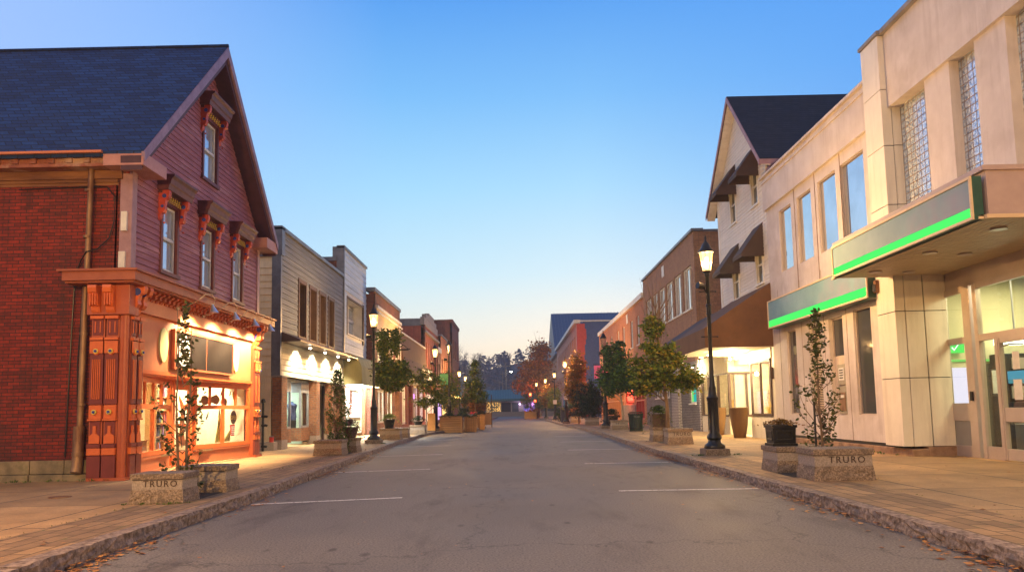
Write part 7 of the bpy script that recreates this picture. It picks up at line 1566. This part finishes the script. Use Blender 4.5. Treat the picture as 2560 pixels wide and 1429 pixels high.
# timber planter boxes
def woodbox(x0, x1, y0, y1, h, label, vertical=False, z=.0, seed=1, flowers=None, green='ever'):
    t = Th('timber_planter', label, 'planter', ((x0+x1)/2, (y0+y1)/2, z), 'timber planter boxes'); m = MB()
    if vertical:
        n = int((x1-x0)/.13)
        for k in range(n): a = x0+(x1-x0)*k/n; c = x0+(x1-x0)*(k+1)/n-.012; m.box(a, c, y0, y0+.04, z+.02, z+h); m.box(a, c, y1-.04, y1, z+.02, z+h)
    else:
        n = int(h/.13)
        for k in range(n): a = z+.03+(h-.03)*k/n; c = z+.03+(h-.03)*(k+1)/n-.014; m.box(x0, x1, y0, y0+.04, a, c); m.box(x0, x1, y1-.04, y1, a, c); m.box(x0, x0+.04, y0+.04, y1-.04, a, c); m.box(x1-.04, x1, y0+.04, y1-.04, a, c)
    t.part('boards', m, M['wood']); m = MB()
    for xx in (x0, x1-.09): m.box(xx-.01, xx+.1, y0-.02, y0-.002, z, z+h+.02)
    m.box(x0-.03, x1+.03, y0-.04, y0+.08, z+h, z+h+.04); m.box(x0-.03, x1+.03, y1-.08, y1+.04, z+h, z+h+.04); m.box(x0-.03, x0+.08, y0+.08, y1-.08, z+h, z+h+.04); m.box(x1-.08, x1+.03, y0+.08, y1-.08, z+h, z+h+.04)
    t.part('corner_frame', m, M['wood']); m = MB(); m.box(x0+.05, x1-.05, y0+.05, y1-.05, z+.02, z+h-.04); t.part('soil', m, M['soil'])
    R = random.Random(seed); cm = MB()
    for i in range(int(900*(x1-x0))):
        xx = R.uniform(x0-.05, x1+.05); yy = R.uniform(y0-.08, y1); zz = z+h+R.uniform(-.08 if yy < y0+.03 else 0, .26)*(.7+.5*math.sin(xx*7)); leaf(cm, R, (xx, yy, zz), .045*R.uniform(.6, 1.2), True)
    t.part('foliage', cm, LM[green], recalc=False)
    if flowers:
        fm_ = MB()
        for i in range(60): leaf(fm_, R, (R.uniform(*flowers), R.uniform(y0, y1), z+h+R.uniform(.18, .34)), .05, True)
        t.part('flowers', fm_, plain('red_flower', (.6, .02, .04)) if 'red_flower' not in MATS else MATS['red_flower'], recalc=False)
    return t
woodbox(-4.75, -3.36, 46.1, 47.4, 1.0, 'long timber planter box with horizontal boards beside a lit lamp', seed=1)
woodbox(-3.3, -2.55, 47.2, 48.2, .95, 'timber planter box with vertical boards and red flowers beside the long one', True, seed=2, flowers=(-2.9, -2.5))
woodbox(-2.75, -2.25, 52.5, 53.3, 1.05, 'narrow timber planter box beyond the one with red flowers', True, seed=3)
woodbox(1.2, 2.9, 106, 107.4, 1.0, 'reddish timber planter box under the red autumn tree', seed=4, green='red')
tree('dwarf_conifer', 'small black green conifer rising from the timber planter boxes', (-3.35, 48.5, .14), [(0, 0, 0), (0, 0, .9), (0, 0, 1.9)], [(0, 0, 1.25, .42, .4, .3, 2), (0, 0, 1.75, .22, .2, .35, 1)], 'ever', 50, 26, .04, .09, 'bark', .03, 77, cat='shrub')
t = Th('cafe_barrier', 'orange wood and canvas barrier panel beyond the planter boxes', 'barrier', (-2.4, 60, .0)); m = MB(); m.box(-3.2, -2.0, 59.9, 59.95, .2, 1.15); t.part('panel', m, surf('orange_canvas', (.5, .25, .08), (.6, .32, .12), 3, .7, .1)); m = MB()
for x in (-3.25, -2.0): m.box(x, x+.06, 59.85, 60.0, 0, 2.6)
t.part('post', m, M['brown'])
t = Th('chalk_board', 'orange pavement board beside the lamp by the timber planters', 'sign board', (-5.2, 45.5, .14)); m = MB(); m.prism([(45.3, .2), (45.35, 1.25), (45.4, 1.25), (45.8, .2)], 0, -5.4, -4.95); t.part('board', m, surf('orange_board', (.6, .25, .05), (.7, .33, .08), 3, .6, .05)); m = MB(); m.box(-5.42, -4.93, 45.28, 45.36, .14, .2); m.box(-5.42, -4.93, 45.74, 45.82, .14, .2); t.part('feet', m, M['brown'])
# standpipe and red can by the alley
t = Th('iron_standpipe', 'dark iron standpipe in the alley beside the red corner shop', 'standpipe', (-8.52, 25.0, .14)); m = MB(); m.tube([(-8.52, 25.0, .14), (-8.52, 25.0, 1.75)], .04, 8); m.lathe([(.001, 1.62), (.07, 1.66), (.075, 1.72), (.05, 1.78), (.001, 1.8)], (-8.52, 25, .1), 10); t.part('pipe', m, M['black'], smooth=True)
m = MB()
for zz in (.3, 1.0, 1.3): m.tube([(-8.52, 25.0, zz), (-8.4, 24.95, zz), (-8.36, 24.95, zz-.02)], [.05, .04, .045], 8); m.lathe([(.06, zz-.03), (.06, zz+.03)], (-8.52, 25, 0), 10)
t.part('valve', m, M['black'])
m = MB(); m.box(-8.75, -8.25, 25.3, 25.7, .1, .42); single('concrete_block', m, M['granite_s'], 'small concrete block in the alley under the red can', 'block', origin=(-8.5, 25.5, .1), bevel=.01)
t = Th('red_can', 'small red can standing on the concrete block in the alley', 'can', (-8.38, 25.45, .42)); m = MB(); m.lathe([(.075, 0), (.075, .17), (.06, .18)], (-8.38, 25.45, .42), 16); t.part('can_body', m, plain('can_red', (.6, .03, .02)), smooth=True); m = MB(); m.lathe([(.078, .17), (.078, .2), (.001, .2)], (-8.38, 25.45, .42), 16); t.part('lid', m, M['steel'])
# far pole light
t = Th('utility_pole', 'tall utility pole with a white street light behind the teal roofed building', 'utility pole', (-1.5, 205, 0)); m = MB(); m.tube([(-2.6, 205, 0), (-2.6, 205, 14.5)], [.18, .12], 8); m.box(-3.6, -1.6, 204.9, 205.1, 13.4, 13.6); t.part('pole', m, M['bark_pale']); m = MB(); m.tube([(-2.6, 205, 11.2), (-1.9, 205, 12.0), (-1.3, 204.6, 12.0)], .07, 6); t.part('arm', m, M['grey']); m = MB(); m.lathe([(.001, -.25), (.3, -.1), (.3, .05), (.001, .1)], (-1.2, 204.5, 11.9), 10); t.part('lamp_head', m, emis('white_street_bulb', (1, .95, .8), 30))
for i, (x, y, h) in enumerate(((-4.5, 203, 9.5), (-3.6, 208, 12))):
    m = MB(); m.tube([(x, y, 0), (x, y, h)], [.16, .1], 6); m.box(x-.8, x+.8, y-.05, y+.05, h-.7, h-.55); t = Th('utility_pole', ('short bare utility pole near the white street light', 'bare utility pole next to the white street light')[i], 'utility pole', (x, y, 0)); t.part('pole', m, M['bark_pale'])
# wooded hill
R = random.Random(50); h = MB(); nx, ny = 60, 14
def hz(x, y): f = max(0, min(1, (y-215)/150)); return f*f*(3-2*f)*(20+5*math.sin(x*.02+1)+3*math.sin(x*.061)-.012*abs(x+20))
vs = [(-300+600*i/nx, 215+200*j/ny, hz(-300+600*i/nx, 215+200*j/ny)-.3) for j in range(ny+1) for i in range(nx+1)]
h.add(vs, [(j*(nx+1)+i, j*(nx+1)+i+1, (j+1)*(nx+1)+i+1, (j+1)*(nx+1)+i) for j in range(ny) for i in range(nx)])
struct('hill', h, surf('hill_ground', (.02, .025, .02), (.05, .05, .035), .1, .95, .2, 2), recalc=False)
wl = leafmat('hill_wood_leaf', [(.15, (.09, .1, .11)), (.45, (.16, .15, .14)), (.7, (.26, .2, .17)), (.95, (.38, .24, .18))], .1)
wm_ = MB()
for k in range(330):
    y = R.uniform(225, 350); x = R.uniform(-.16, .22)*y; zg = hz(x, y); H_ = R.uniform(3.5, 7.5); rr = H_*.36; con = R.random() < .35
    for q in range(85):
        f = R.random(); d = R.uniform(0, 6.28); r = rr*(1-f*.85 if con else math.sqrt(max(0.02, 1-(2*f-1)**2)))*R.uniform(.5, 1.05)
        leaf(wm_, R, (x+r*math.cos(d), y+r*math.sin(d), zg+1.2+f*(H_-1)), R.uniform(.35, .8))
single('hillside_wood', wm_, wl, 'dark wooded hillside beyond the teal roofed building', 'wood', kind='stuff', recalc=False)
for k, (px, top) in enumerate(((1148, 862), (1163, 880), (1188, 884), (1201, 880), (1222, 892), (1250, 886), (1262, 890), (1274, 884))):
    y = 290+k*4; x = (px-1290)/1850*y; zt = (1024-top)/1850*y+1.35; z0 = hz(x, y); H_ = zt-z0
    t = Th('bare_tree', ('bare tree beside the tall brown corner building', 'second bare tree from the tall brown corner building', 'bare tree on the shoulder of the hill beside the corner building', 'bushy bare tree on the shoulder of the hill beside the corner building', 'bare tree at the middle of the hilltop', 'bare tree between hilltop middle and utility pole', 'bare tree above the utility pole light', 'last bare tree before the red autumn tree')[k], 'tree', (x, y, z0), 'bare trees on the hilltop')
    m = MB(); m.tube([(x, y, z0), (x+.2, y, z0+H_*.5), (x, y, zt-.8)], [.25, .16, .05], 6); t.part('trunk', m, M['bark']); m = MB()
    for q in range(46):
        f = R.uniform(.3, .9); a = R.uniform(0, 6.28); l = (1.1-f*.6)*H_*.32*R.uniform(.5, 1.1); s_ = Vector((x+.1, y, z0+H_*f)); e_ = s_+Vector((math.cos(a)*l*.7, math.sin(a)*l*.7, l*.8)); m.tube([s_, s_.lerp(e_, .5)+Vector((0, 0, .15)), e_], [.07, .05, .02], 4)
        for w_ in range(3): b0 = s_.lerp(e_, R.uniform(.4, 1)); m.tube([b0, b0+Vector((R.gauss(0, .7), R.gauss(0, .7), R.uniform(.3, 1.3)))], [.035, .015], 3)
    t.part('branches', m, M['bark'])
# added fill: one weak, wide lamp from behind-left, mimicking the bright sky glow
sd = bpy.data.lights.new('fill_sun', 'SUN'); sd.energy = .5; sd.angle = rad(25); sd.color = (1, .78, .66); so = bpy.data.objects.new('fill_sun', sd); COL.objects.link(so)
so.rotation_euler = Vector((.5, .75, -.62)).to_track_quat('-Z', 'Y').to_euler()
bpy.context.view_layer.update()

hb = MB(); hb.box(-330, 330, -60, 425, -1.4, 32)
hm = bpy.data.materials.new('haze_air'); hm.use_nodes = True; nt = hm.node_tree; nt.nodes.remove(nt.nodes['Principled BSDF'])
pv = nt.nodes.new('ShaderNodeVolumePrincipled'); pv.inputs['Density'].default_value = HAZE; pv.inputs['Color'].default_value = (.6, .7, .95, 1); nt.links.new(pv.outputs[0], nt.nodes['Material Output'].inputs['Volume'])
if HAZE: hb.obj('haze', hm, kind='stuff')
